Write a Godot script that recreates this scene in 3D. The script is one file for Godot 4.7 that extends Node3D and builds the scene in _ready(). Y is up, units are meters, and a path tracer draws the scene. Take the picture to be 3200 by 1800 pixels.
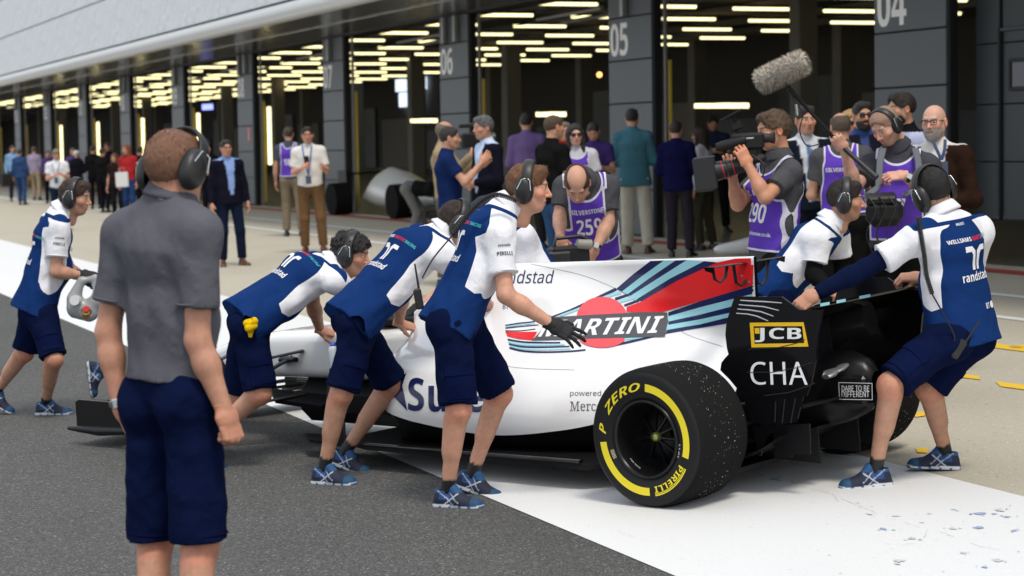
extends Node3D
# Pit lane: a crew pushes a racing car back to its garage. Metres, y up; the lane is the plane y = 0 and the garages stand 2.4 degrees off its normal, because the lane drains away from them.

const F := 6545.0        # focal length in photo pixels (photo 3200 x 1800)
const EYE := Vector3(0, 1.893, 0)
const PITCH := 0.0829
const ROLL := -0.055
const BIG := 3200.0

var cam_x := Vector3.ZERO
var cam_y := Vector3.ZERO
var cam_f := Vector3.ZERO
var rng := RandomNumberGenerator.new()
var names := {}
var fonts := {}
var M := {}
var noise := FastNoiseLite.new()

# ---------------------------------------------------------------- shapes
class Geo:
	var v := PackedVector3Array()
	var n := PackedVector3Array()
	var c := PackedColorArray()
	var ix := PackedInt32Array()
	var uv := PackedVector2Array()
	var col := Color(1, 1, 1)

	func tri_n(a: Vector3, b: Vector3, d: Vector3, na: Vector3, nb: Vector3, nd: Vector3) -> void:
		var i := v.size()
		v.append(a); v.append(b); v.append(d)
		n.append(na); n.append(nb); n.append(nd)
		c.append(col); c.append(col); c.append(col)
		if (b - a).cross(d - a).dot(na + nb + nd) > 0.0:
			ix.append(i); ix.append(i + 2); ix.append(i + 1)
		else:
			ix.append(i); ix.append(i + 1); ix.append(i + 2)

	func tri(a: Vector3, b: Vector3, d: Vector3, out := Vector3.ZERO) -> void:
		var k := (b - a).cross(d - a)
		if k.length_squared() < 1e-16:
			return
		k = k.normalized()
		if out != Vector3.ZERO and k.dot(out) < 0.0:
			k = -k
		tri_n(a, b, d, k, k, k)

	func quad(a: Vector3, b: Vector3, d: Vector3, e: Vector3, out := Vector3.ZERO) -> void:
		tri(a, b, d, out)
		tri(a, d, e, out)

	# rows of points; normals point away from the middle of each row (or along -that when flip)
	func sheet(rows: Array, closed: bool, flip := false, cols := []) -> void:
		var m: int = rows[0].size()
		var base := v.size()
		var cnt := rows.size()
		for r in cnt:
			for k in m:
				var row: PackedVector3Array = rows[r]
				var l := row[(k + m - 1) % m] if closed or k > 0 else row[k]
				var g := row[(k + 1) % m] if closed or k < m - 1 else row[k]
				var up: Vector3 = rows[mini(r + 1, cnt - 1)][k]
				var dn: Vector3 = rows[maxi(r - 1, 0)][k]
				var nn := (g - l).cross(up - dn)
				if nn.length_squared() < 1e-18:
					var r2 := clampi(r, 1, cnt - 2) if cnt > 2 else r
					var row2: PackedVector3Array = rows[r2]
					nn = (row2[(k + 1) % m] - row2[(k + m - 1) % m]).cross(rows[mini(r2 + 1, cnt - 1)][k] - rows[maxi(r2 - 1, 0)][k])
				nn = nn.normalized()
				if flip:
					nn = -nn
				v.append(row[k]); n.append(nn); c.append(cols[r] if cols.size() else col)
		for r in cnt - 1:
			for k in (m if closed else m - 1):
				var a := base + r * m + k
				var b := base + r * m + (k + 1) % m
				var d := a + m
				var e := b + m
				if flip:
					ix.append_array(PackedInt32Array([a, b, e, a, e, d]))
				else:
					ix.append_array(PackedInt32Array([a, e, b, a, d, e]))

	func box(at: Vector3, size: Vector3, b := Basis.IDENTITY, bevel := 0.0) -> void:
		var h := size * 0.5
		var e := minf(bevel, minf(h.x, minf(h.y, h.z)) * 0.9)
		var ax := [b.x, b.y, b.z]
		var hh := [h.x, h.y, h.z]
		for i in 3:
			var j := (i + 1) % 3
			var k := (i + 2) % 3
			for s in [-1.0, 1.0]:
				var o: Vector3 = at + ax[i] * hh[i] * s
				var p: Vector3 = ax[j] * (hh[j] - e)
				var q: Vector3 = ax[k] * (hh[k] - e)
				quad(o + p + q, o - p + q, o - p - q, o + p - q, ax[i] * s)
				if e > 0.0:
					for s2 in [-1.0, 1.0]:
						var c0: Vector3 = at + ax[i] * hh[i] * s + ax[j] * (hh[j] - e) * s2
						var c1: Vector3 = at + ax[i] * (hh[i] - e) * s + ax[j] * hh[j] * s2
						quad(c0 + q, c0 - q, c1 - q, c1 + q, ax[i] * s + ax[j] * s2)
		if e > 0.0:
			for sx in [-1.0, 1.0]:
				for sy in [-1.0, 1.0]:
					for sz in [-1.0, 1.0]:
						var o := at
						tri(o + b.x * h.x * sx + b.y * (h.y - e) * sy + b.z * (h.z - e) * sz, o + b.x * (h.x - e) * sx + b.y * h.y * sy + b.z * (h.z - e) * sz, o + b.x * (h.x - e) * sx + b.y * (h.y - e) * sy + b.z * h.z * sz, b.x * sx + b.y * sy + b.z * sz)

	func ring(at: Vector3, x: Vector3, y: Vector3, r: float, sides: int, sq := 1.0) -> PackedVector3Array:
		var o := PackedVector3Array()
		for k in sides:
			var a := TAU * k / sides
			o.append(at + x * cos(a) * r + y * sin(a) * r * sq)
		return o

	func tube(path: PackedVector3Array, radii: Array, sides := 8, caps := true, sq := 1.0, wide := Vector3.ZERO) -> void:
		var rows := []
		var x := Vector3.ZERO
		for k in path.size():
			var d := (path[mini(k + 1, path.size() - 1)] - path[maxi(k - 1, 0)]).normalized()
			if wide != Vector3.ZERO:
				x = (wide - d * wide.dot(d)).normalized()
			elif k == 0:
				x = d.cross(Vector3.UP if absf(d.y) < 0.9 else Vector3.RIGHT).normalized()
			else:
				x = (x - d * x.dot(d)).normalized()
			rows.append(ring(path[k], x, d.cross(x), radii[mini(k, radii.size() - 1)], sides, sq))
		sheet(rows, true)
		if caps:
			for e in [0, rows.size() - 1]:
				var row: PackedVector3Array = rows[e]
				var out := path[0] - path[1] if e == 0 else path[e] - path[e - 1]
				for k in sides - 2:
					tri(row[0], row[k + 1], row[k + 2], out)

	# profile of Vector2(radius, along) turned round the axis b.y
	func lathe(at: Vector3, b: Basis, profile: PackedVector2Array, sides := 32, cols := []) -> void:
		var rows := []
		for q in profile:
			rows.append(ring(at + b.y * q.y, b.x, -b.z, q.x, sides))
		sheet(rows, true, false, cols)

	# flat outline extruded by d both ways
	func plate(outline: PackedVector3Array, d: Vector3) -> void:
		var two := PackedVector2Array()
		var x := (outline[1] - outline[0]).normalized()
		var y := d.normalized().cross(x)
		for q in outline:
			two.append(Vector2(q.dot(x), q.dot(y)))
		var t := Geometry2D.triangulate_polygon(two)
		for k in range(0, t.size(), 3):
			tri(outline[t[k]] + d, outline[t[k + 1]] + d, outline[t[k + 2]] + d, d)
			tri(outline[t[k]] - d, outline[t[k + 1]] - d, outline[t[k + 2]] - d, -d)
		var ccw := not Geometry2D.is_polygon_clockwise(two)
		for k in outline.size():
			var a := outline[k]
			var b := outline[(k + 1) % outline.size()]
			var o := (b - a).cross(d)
			quad(a + d, b + d, b - d, a - d, o if ccw else -o)

	func add(vs: PackedVector3Array, ns: PackedVector3Array, cs: PackedColorArray, ii: PackedInt32Array, t := Transform3D.IDENTITY) -> void:
		var base := v.size()
		var flip := t.basis.determinant() < 0.0
		var nb := t.basis.inverse().transposed()
		for k in vs.size():
			v.append(t * vs[k]); n.append((nb * ns[k]).normalized()); c.append(cs[k])
		for k in range(0, ii.size(), 3):
			ix.append(base + ii[k])
			if flip:
				ix.append(base + ii[k + 2]); ix.append(base + ii[k + 1])
			else:
				ix.append(base + ii[k + 1]); ix.append(base + ii[k + 2])

	func put(g: Geo, t := Transform3D.IDENTITY) -> void:
		add(g.v, g.n, g.c, g.ix, t)

	func mesh(m: Material) -> ArrayMesh:
		var a := []
		a.resize(Mesh.ARRAY_MAX)
		a[Mesh.ARRAY_VERTEX] = v
		a[Mesh.ARRAY_NORMAL] = n
		a[Mesh.ARRAY_COLOR] = c
		a[Mesh.ARRAY_INDEX] = ix
		if uv.size() == v.size():
			a[Mesh.ARRAY_TEX_UV] = uv
		var r := ArrayMesh.new()
		r.add_surface_from_arrays(Mesh.PRIMITIVE_TRIANGLES, a)
		r.surface_set_material(0, m)
		return r

# ---------------------------------------------------------------- distance field on a grid, meshed as surface nets
class Sdf:
	var o := Vector3.ZERO
	var s := 0.01
	var nx := 0
	var ny := 0
	var nz := 0
	var d := PackedFloat32Array()

	func _init(lo: Vector3, hi: Vector3, cell: float) -> void:
		s = cell
		o = lo - Vector3.ONE * cell * 2.0
		nx = int((hi.x - lo.x) / cell) + 5
		ny = int((hi.y - lo.y) / cell) + 5
		nz = int((hi.z - lo.z) / cell) + 5
		d.resize(nx * ny * nz)
		d.fill(1.0)

	# tapered capsule a-b; wide by w along the unit vector side; flat ends where cap_a / cap_b
	func cone(a: Vector3, b: Vector3, ra: float, rb: float, k := 0.02, side := Vector3.ZERO, w := 1.0, cap_a := false, cap_b := false, carve := false) -> void:
		var m := maxf(ra, rb) * maxf(w, 1.0) + k + s * 2.0
		var lo := (a.min(b) - Vector3.ONE * m - o) / s
		var hi := (a.max(b) + Vector3.ONE * m - o) / s
		var x0 := maxi(0, int(lo.x)); var x1 := mini(nx - 1, int(hi.x) + 1)
		var y0 := maxi(0, int(lo.y)); var y1 := mini(ny - 1, int(hi.y) + 1)
		var z0 := maxi(0, int(lo.z)); var z1 := mini(nz - 1, int(hi.z) + 1)
		var ab := b - a
		var len := ab.length()
		var il := 1.0 / maxf(ab.length_squared(), 1e-9)
		var dr := rb - ra
		var q := 1.0 - 1.0 / w
		var ik := 0.25 / k
		var capped := cap_a or cap_b
		for z in range(z0, z1 + 1):
			for y in range(y0, y1 + 1):
				var i := (z * ny + y) * nx + x0
				for x in range(x0, x1 + 1):
					var p := o + Vector3(x, y, z) * s - a
					var t0 := p.dot(ab) * il
					var t := clampf(t0, 0.0, 1.0)
					p -= ab * t
					if q != 0.0:
						p -= side * (p.dot(side) * q)
					var e := p.length() - ra - dr * t
					if capped:
						if cap_b and t0 > 0.5:
							e = maxf(e, (t0 - 1.0) * len)
						elif cap_a and t0 < 0.5:
							e = maxf(e, -t0 * len)
					var v := d[i]
					if carve:
						e = -e
						var h := maxf(k - absf(v - e), 0.0)
						d[i] = maxf(v, e) + h * h * ik
					else:
						var h := maxf(k - absf(v - e), 0.0)
						d[i] = minf(v, e) - h * h * ik
					i += 1

	func ball(c: Vector3, r: Vector3, k := 0.01, carve := false, b := Basis.IDENTITY) -> void:
		var m := maxf(r.x, maxf(r.y, r.z)) + k + s * 2.0
		var lo := (c - Vector3.ONE * m - o) / s
		var hi := (c + Vector3.ONE * m - o) / s
		var x0 := maxi(0, int(lo.x)); var x1 := mini(nx - 1, int(hi.x) + 1)
		var y0 := maxi(0, int(lo.y)); var y1 := mini(ny - 1, int(hi.y) + 1)
		var z0 := maxi(0, int(lo.z)); var z1 := mini(nz - 1, int(hi.z) + 1)
		var ir := Vector3.ONE / r
		var ir2 := ir * ir
		var ik := 0.25 / k
		var bt := b.transposed()
		var turned := b != Basis.IDENTITY
		for z in range(z0, z1 + 1):
			for y in range(y0, y1 + 1):
				var i := (z * ny + y) * nx + x0
				for x in range(x0, x1 + 1):
					var p := o + Vector3(x, y, z) * s - c
					if turned:
						p = bt * p
					var k0 := (p * ir).length()
					var k1 := (p * ir2).length()
					var e := k0 * (k0 - 1.0) / maxf(k1, 1e-6)
					var v := d[i]
					if carve:
						e = -e
						var h := maxf(k - absf(v - e), 0.0)
						d[i] = maxf(v, e) + h * h * ik
					else:
						var h := maxf(k - absf(v - e), 0.0)
						d[i] = minf(v, e) - h * h * ik
					i += 1

	# keeps what lies behind the plane through at with normal nn
	func cut(at: Vector3, nn: Vector3) -> void:
		var i := 0
		for z in nz:
			for y in ny:
				var e := (o + Vector3(0, y, z) * s - at).dot(nn)
				for x in nx:
					d[i] = maxf(d[i], e)
					e += nn.x * s
					i += 1

	func rough(f: FastNoiseLite, amp: float, squeeze := Basis.IDENTITY) -> void:
		var i := 0
		for z in nz:
			for y in ny:
				for x in nx:
					if absf(d[i]) < 0.04:
						var p := squeeze * (o + Vector3(x, y, z) * s)
						d[i] += f.get_noise_3dv(p) * amp
					i += 1

	func at(p: Vector3) -> float:
		var g := (p - o) / s
		var x := int(g.x); var y := int(g.y); var z := int(g.z)
		if x < 0 or y < 0 or z < 0 or x >= nx - 1 or y >= ny - 1 or z >= nz - 1:
			return 1.0
		var fx := g.x - x; var fy := g.y - y; var fz := g.z - z
		var i := (z * ny + y) * nx + x
		var r := nx * ny
		return lerpf(lerpf(lerpf(d[i], d[i + 1], fx), lerpf(d[i + nx], d[i + nx + 1], fx), fy), lerpf(lerpf(d[i + r], d[i + r + 1], fx), lerpf(d[i + r + nx], d[i + r + nx + 1], fx), fy), fz)

	func slope(p: Vector3) -> Vector3:
		var h := s * 0.9
		return Vector3(at(p + Vector3(h, 0, 0)) - at(p - Vector3(h, 0, 0)), at(p + Vector3(0, h, 0)) - at(p - Vector3(0, h, 0)), at(p + Vector3(0, 0, h)) - at(p - Vector3(0, 0, h))).normalized()

	# first surface point from p along dir (unit), or p itself when none
	func hit(p: Vector3, dir: Vector3, reach: float) -> Vector3:
		var t := 0.0
		var last := 1.0
		while t < reach:
			var e := at(p + dir * t)
			if e <= 0.0:
				var back := s * 0.6 * (-e / maxf(last - e, 1e-6))
				return p + dir * (t - back)
			last = e
			t += s * 0.6
		return Vector3.INF

	func nets() -> Geo:
		var g := Geo.new()
		var row := nx * ny
		var cellv := PackedInt32Array()
		cellv.resize(d.size())
		cellv.fill(-1)
		var lim := s * 2.2
		var offs := PackedInt32Array([0, 1, nx, nx + 1, row, row + 1, row + nx, row + nx + 1])
		var active := PackedInt32Array()
		for z in nz - 1:
			for y in ny - 1:
				var i := (z * ny + y) * nx
				for x in nx - 1:
					var v0 := d[i]
					if v0 < lim and v0 > -lim:
						var v1 := d[i + 1]; var v2 := d[i + nx]; var v3 := d[i + nx + 1]
						var v4 := d[i + row]; var v5 := d[i + row + 1]; var v6 := d[i + row + nx]; var v7 := d[i + row + nx + 1]
						var neg := int(v0 < 0.0) + int(v1 < 0.0) + int(v2 < 0.0) + int(v3 < 0.0) + int(v4 < 0.0) + int(v5 < 0.0) + int(v6 < 0.0) + int(v7 < 0.0)
						if neg > 0 and neg < 8:
							var p := Vector3.ZERO
							var c := 0
							if (v0 < 0.0) != (v1 < 0.0): p += Vector3(v0 / (v0 - v1), 0, 0); c += 1
							if (v2 < 0.0) != (v3 < 0.0): p += Vector3(v2 / (v2 - v3), 1, 0); c += 1
							if (v4 < 0.0) != (v5 < 0.0): p += Vector3(v4 / (v4 - v5), 0, 1); c += 1
							if (v6 < 0.0) != (v7 < 0.0): p += Vector3(v6 / (v6 - v7), 1, 1); c += 1
							if (v0 < 0.0) != (v2 < 0.0): p += Vector3(0, v0 / (v0 - v2), 0); c += 1
							if (v1 < 0.0) != (v3 < 0.0): p += Vector3(1, v1 / (v1 - v3), 0); c += 1
							if (v4 < 0.0) != (v6 < 0.0): p += Vector3(0, v4 / (v4 - v6), 1); c += 1
							if (v5 < 0.0) != (v7 < 0.0): p += Vector3(1, v5 / (v5 - v7), 1); c += 1
							if (v0 < 0.0) != (v4 < 0.0): p += Vector3(0, 0, v0 / (v0 - v4)); c += 1
							if (v1 < 0.0) != (v5 < 0.0): p += Vector3(1, 0, v1 / (v1 - v5)); c += 1
							if (v2 < 0.0) != (v6 < 0.0): p += Vector3(0, 1, v2 / (v2 - v6)); c += 1
							if (v3 < 0.0) != (v7 < 0.0): p += Vector3(1, 1, v3 / (v3 - v7)); c += 1
							cellv[i] = g.v.size()
							g.v.append(o + (Vector3(x, y, z) + p / c) * s)
							g.n.append(Vector3(v1 + v3 + v5 + v7 - v0 - v2 - v4 - v6, v2 + v3 + v6 + v7 - v0 - v1 - v4 - v5, v4 + v5 + v6 + v7 - v0 - v1 - v2 - v3).normalized())
							active.append(i)
					i += 1
		g.c.resize(g.v.size())
		g.c.fill(Color(1, 1, 1))
		for i in active:
			var v0 := d[i] < 0.0
			for a in 3:
				var st := 1 if a == 0 else nx if a == 1 else row
				if v0 != (d[i + st] < 0.0):
					var u := nx if a == 0 else row if a == 1 else 1
					var w := row if a == 0 else 1 if a == 1 else nx
					if i - u - w < 0:
						continue
					var q0 := cellv[i]; var q1 := cellv[i - u]; var q2 := cellv[i - u - w]; var q3 := cellv[i - w]
					if q1 < 0 or q2 < 0 or q3 < 0:
						continue
					if v0:
						g.ix.append_array(PackedInt32Array([q0, q2, q1, q0, q3, q2]))
					else:
						g.ix.append_array(PackedInt32Array([q0, q1, q2, q0, q2, q3]))
		return g

# ---------------------------------------------------------------- helpers
func px(x: float, y: float, depth: float) -> Vector3:            # photo pixel to the point on its ray that lies depth metres ahead
	var r := cam_f + cam_x * ((x - 1600.0) / F) + cam_y * ((900.0 - y) / F)
	return EYE + r * (depth / -r.z)

func ground(x: float, y: float, h := 0.0) -> Vector3:            # photo pixel to the lane
	var r := cam_f + cam_x * ((x - 1600.0) / F) + cam_y * ((900.0 - y) / F)
	return EYE + r * ((h - EYE.y) / r.y)

func numbered(called: String) -> String:
	var k: int = names.get(called, 0)
	names[called] = k + 1
	return called if k == 0 else "%s_%03d" % [called, k]

func tag(o: Node, label: String, category: String, group := "", kind := "") -> Node:
	o.set_meta("label", label)
	if category != "":
		o.set_meta("category", category)
	if group != "":
		o.set_meta("group", group)
	if kind != "":
		o.set_meta("kind", kind)
	return o

func thing(called: String, label: String, category: String, t := Transform3D.IDENTITY, group := "") -> Node3D:
	var o := Node3D.new()
	o.name = numbered(called)
	o.transform = t
	add_child(o)
	tag(o, label, category, group)
	return o

func part(called: String, g: Geo, m: Material, parent: Node) -> MeshInstance3D:
	var o := MeshInstance3D.new()
	o.name = called
	o.mesh = g.mesh(m)
	parent.add_child(o, true)
	return o

func share(called: String, mesh: Mesh, t: Transform3D, parent: Node) -> MeshInstance3D:
	var o := MeshInstance3D.new()
	o.name = called
	o.mesh = mesh
	o.transform = t
	parent.add_child(o, true)
	return o

func single(called: String, g: Geo, m: Material, label: String, category: String, group := "") -> MeshInstance3D:
	var o := part(numbered(called), g, m, self)
	tag(o, label, category, group)
	return o

func struct(called: String, g: Geo, m: Material) -> MeshInstance3D:
	var o := part(numbered(called), g, m, self)
	o.set_meta("kind", "structure")
	return o

func lin(r: float, g: float, b: float) -> Color:
	return Color(r, g, b).linear_to_srgb()

func mat(c: Color, rough := 0.6, metal := 0.0, vertex := false) -> StandardMaterial3D:
	var m := StandardMaterial3D.new()
	m.albedo_color = c.linear_to_srgb()
	m.roughness = rough
	m.metallic = metal
	m.vertex_color_use_as_albedo = vertex
	m.cull_mode = BaseMaterial3D.CULL_DISABLED
	return m

func glow(c: Color, power: float) -> StandardMaterial3D:
	var m := mat(c, 0.5)
	m.emission_enabled = true
	m.emission = c.linear_to_srgb()
	m.emission_energy_multiplier = power
	return m

func basis_to(y: Vector3, z_hint: Vector3) -> Basis:             # a basis whose y runs along y and whose z leans to z_hint
	y = y.normalized()
	var x := y.cross(z_hint).normalized()
	return Basis(x, y, x.cross(y))

# lettering as flat triangles that fill the box (-w/2..w/2, -h/2..h/2)
func letters(text: String, w: float, h: float, bold := true, serif := false, shear := 0.0) -> PackedVector2Array:
	var key := "%s%s" % [bold, serif]
	if not fonts.has(key):
		var f := SystemFont.new()
		f.font_names = ["Droid Serif" if serif else "Droid Sans"]
		f.font_weight = 700 if bold else 400
		fonts[key] = f
	var t := TextMesh.new()
	t.text = text
	t.font = fonts[key]
	t.font_size = 48
	t.pixel_size = 0.02
	t.depth = 0.0
	t.curve_step = 3.0
	var a: Array = t.get_mesh_arrays()
	var vs: PackedVector3Array = a[Mesh.ARRAY_VERTEX]
	var ii: PackedInt32Array = a[Mesh.ARRAY_INDEX]
	var lo := Vector2(1e9, 1e9)
	var hi := -lo
	var r := PackedVector2Array()
	for i in ii:
		var q := Vector2(vs[i].x + vs[i].y * shear, vs[i].y)
		lo = lo.min(q); hi = hi.max(q)
		r.append(q)
	for k in r.size():
		r[k] = Vector2(((r[k].x - lo.x) / (hi.x - lo.x) - 0.5) * w, ((r[k].y - lo.y) / (hi.y - lo.y) - 0.5) * h)
	return r

func outline2(points: Array) -> PackedVector2Array:               # polygon to triangles
	var pts := PackedVector2Array()
	for q in points:
		pts.append(q)
	var r := PackedVector2Array()
	for i in Geometry2D.triangulate_polygon(pts):
		r.append(pts[i])
	return r

func finer(t: PackedVector2Array, most: float) -> PackedVector2Array:
	var todo := t
	var done := PackedVector2Array()
	while todo.size():
		var next := PackedVector2Array()
		for k in range(0, todo.size(), 3):
			var a := todo[k]; var b := todo[k + 1]; var c := todo[k + 2]
			var la := b.distance_to(c); var lb := a.distance_to(c); var lc := a.distance_to(b)
			var l := maxf(la, maxf(lb, lc))
			if l <= most:
				done.append(a); done.append(b); done.append(c)
			elif l == la:
				var m := (b + c) * 0.5
				next.append_array(PackedVector2Array([a, b, m, a, m, c]))
			elif l == lb:
				var m := (a + c) * 0.5
				next.append_array(PackedVector2Array([a, b, m, m, b, c]))
			else:
				var m := (a + b) * 0.5
				next.append_array(PackedVector2Array([a, m, c, m, b, c]))
		todo = next
	return done

# lays flat triangles onto a surface; where(Vector2) gives [point, normal] or []
func lay(g: Geo, t: PackedVector2Array, where: Callable) -> void:
	var seen := {}
	for k in range(0, t.size(), 3):
		var q := []
		for j in 3:
			var key := t[k + j]
			if not seen.has(key):
				seen[key] = where.call(key)
			q.append(seen[key])
		if q[0].size() and q[1].size() and q[2].size():
			g.tri_n(q[0][0], q[1][0], q[2][0], q[0][1], q[1][1], q[2][1])

func flat(at: Vector3, x: Vector3, y: Vector3, lift := 0.0015) -> Callable:
	var nn := x.cross(y).normalized()
	return func(q: Vector2) -> Array: return [at + x * q.x + y * q.y + nn * lift, nn]

func spline(points: Array, t: float):                             # Catmull-Rom through evenly spaced values
	var k := clampi(int(t), 0, points.size() - 2)
	var f := t - k
	var a = points[maxi(k - 1, 0)]; var b = points[k]; var c = points[k + 1]; var d = points[mini(k + 2, points.size() - 1)]
	return b + (c - a) * (0.5 * f) + (a * 2.0 - b * 5.0 + c * 4.0 - d) * (0.5 * f * f) + (b * 3.0 - c * 3.0 + d - a) * (0.5 * f * f * f)

func table(keys: Array, vals: Array, x: float) -> float:         # smooth lookup, monotone keys
	if x <= keys[0]:
		return vals[0]
	for k in keys.size() - 1:
		if x <= keys[k + 1]:
			var f: float = (x - keys[k]) / (keys[k + 1] - keys[k])
			var m0: float = (vals[k + 1] - vals[maxi(k - 1, 0)]) / (keys[k + 1] - keys[maxi(k - 1, 0)])
			var m1: float = (vals[mini(k + 2, keys.size() - 1)] - vals[k]) / (keys[mini(k + 2, keys.size() - 1)] - keys[k])
			var h: float = keys[k + 1] - keys[k]
			var f2 := f * f
			var f3 := f2 * f
			return vals[k] * (2 * f3 - 3 * f2 + 1) + m0 * h * (f3 - 2 * f2 + f) + vals[k + 1] * (3 * f2 - 2 * f3) + m1 * h * (f3 - f2)
	return vals[-1]

# ---------------------------------------------------------------- textures and materials
func speckle(size: int, seed_: int, base: float, spread: float, stones: int, stone_lo: float, stone_hi: float, rmin: float, rmax: float) -> Image:
	var r := RandomNumberGenerator.new()
	r.seed = seed_
	var im := Image.create(size, size, false, Image.FORMAT_RGB8)
	var f := FastNoiseLite.new()
	f.seed = seed_
	f.frequency = 0.02
	var a := PackedFloat32Array()
	a.resize(size * size)
	for k in size * size:
		a[k] = base + r.randf_range(-spread, spread)
	for k in stones:
		var cx := r.randf() * size
		var cy := r.randf() * size
		var rad := r.randf_range(rmin, rmax)
		var val := r.randf_range(stone_lo, stone_hi)
		var e := r.randf_range(0.6, 1.5)
		for y in range(int(cy - rad * 1.5), int(cy + rad * 1.5) + 1):
			for x in range(int(cx - rad * 1.5), int(cx + rad * 1.5) + 1):
				if pow((x - cx) * e, 2) + pow((y - cy) / e, 2) < rad * rad:
					a[posmod(y, size) * size + posmod(x, size)] = val
	for y in size:
		for x in size:
			var g := clampf(a[y * size + x], 0.0, 1.0)
			im.set_pixel(x, y, Color(g, g, g))
	return im

func surface(im: Image, metres: float, c: Color, rough: float, bump: float) -> StandardMaterial3D:
	var m := mat(c, rough, 0.0, true)
	m.albedo_texture = ImageTexture.create_from_image(im)
	if bump > 0.0:
		var b: Image = im.duplicate()
		b.bump_map_to_normal_map(bump)
		m.normal_enabled = true
		m.normal_texture = ImageTexture.create_from_image(b)
	m.uv1_triplanar = true
	m.uv1_world_triplanar = true
	m.uv1_scale = Vector3.ONE / metres
	return m

func ripple(m: StandardMaterial3D, freq: float, strength: float, metres: float, world := false) -> StandardMaterial3D:
	var t := NoiseTexture2D.new()
	t.width = 256
	t.height = 256
	t.seamless = true
	t.as_normal_map = true
	t.bump_strength = strength
	var f := FastNoiseLite.new()
	f.seed = 5
	f.frequency = freq
	t.noise = f
	m.normal_enabled = true
	m.normal_texture = t
	m.uv1_triplanar = true
	m.uv1_world_triplanar = world
	m.uv1_scale = Vector3.ONE / metres
	return m

func creased(m: StandardMaterial3D) -> StandardMaterial3D:          # fabric: warped ridges that read as creases
	var t := NoiseTexture2D.new()
	t.width = 512
	t.height = 512
	t.seamless = true
	t.as_normal_map = true
	t.bump_strength = 7.0
	var f := FastNoiseLite.new()
	f.seed = 15
	f.frequency = 0.006
	f.noise_type = FastNoiseLite.TYPE_SIMPLEX_SMOOTH
	f.fractal_type = FastNoiseLite.FRACTAL_RIDGED
	f.fractal_octaves = 3
	f.fractal_gain = 0.35
	f.domain_warp_enabled = true
	f.domain_warp_amplitude = 40.0
	f.domain_warp_frequency = 0.008
	t.noise = f
	m.normal_enabled = true
	m.normal_scale = 1.0
	m.normal_texture = t
	m.uv1_triplanar = true
	m.uv1_scale = Vector3(1.15, 0.9, 1.15)
	return m

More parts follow.
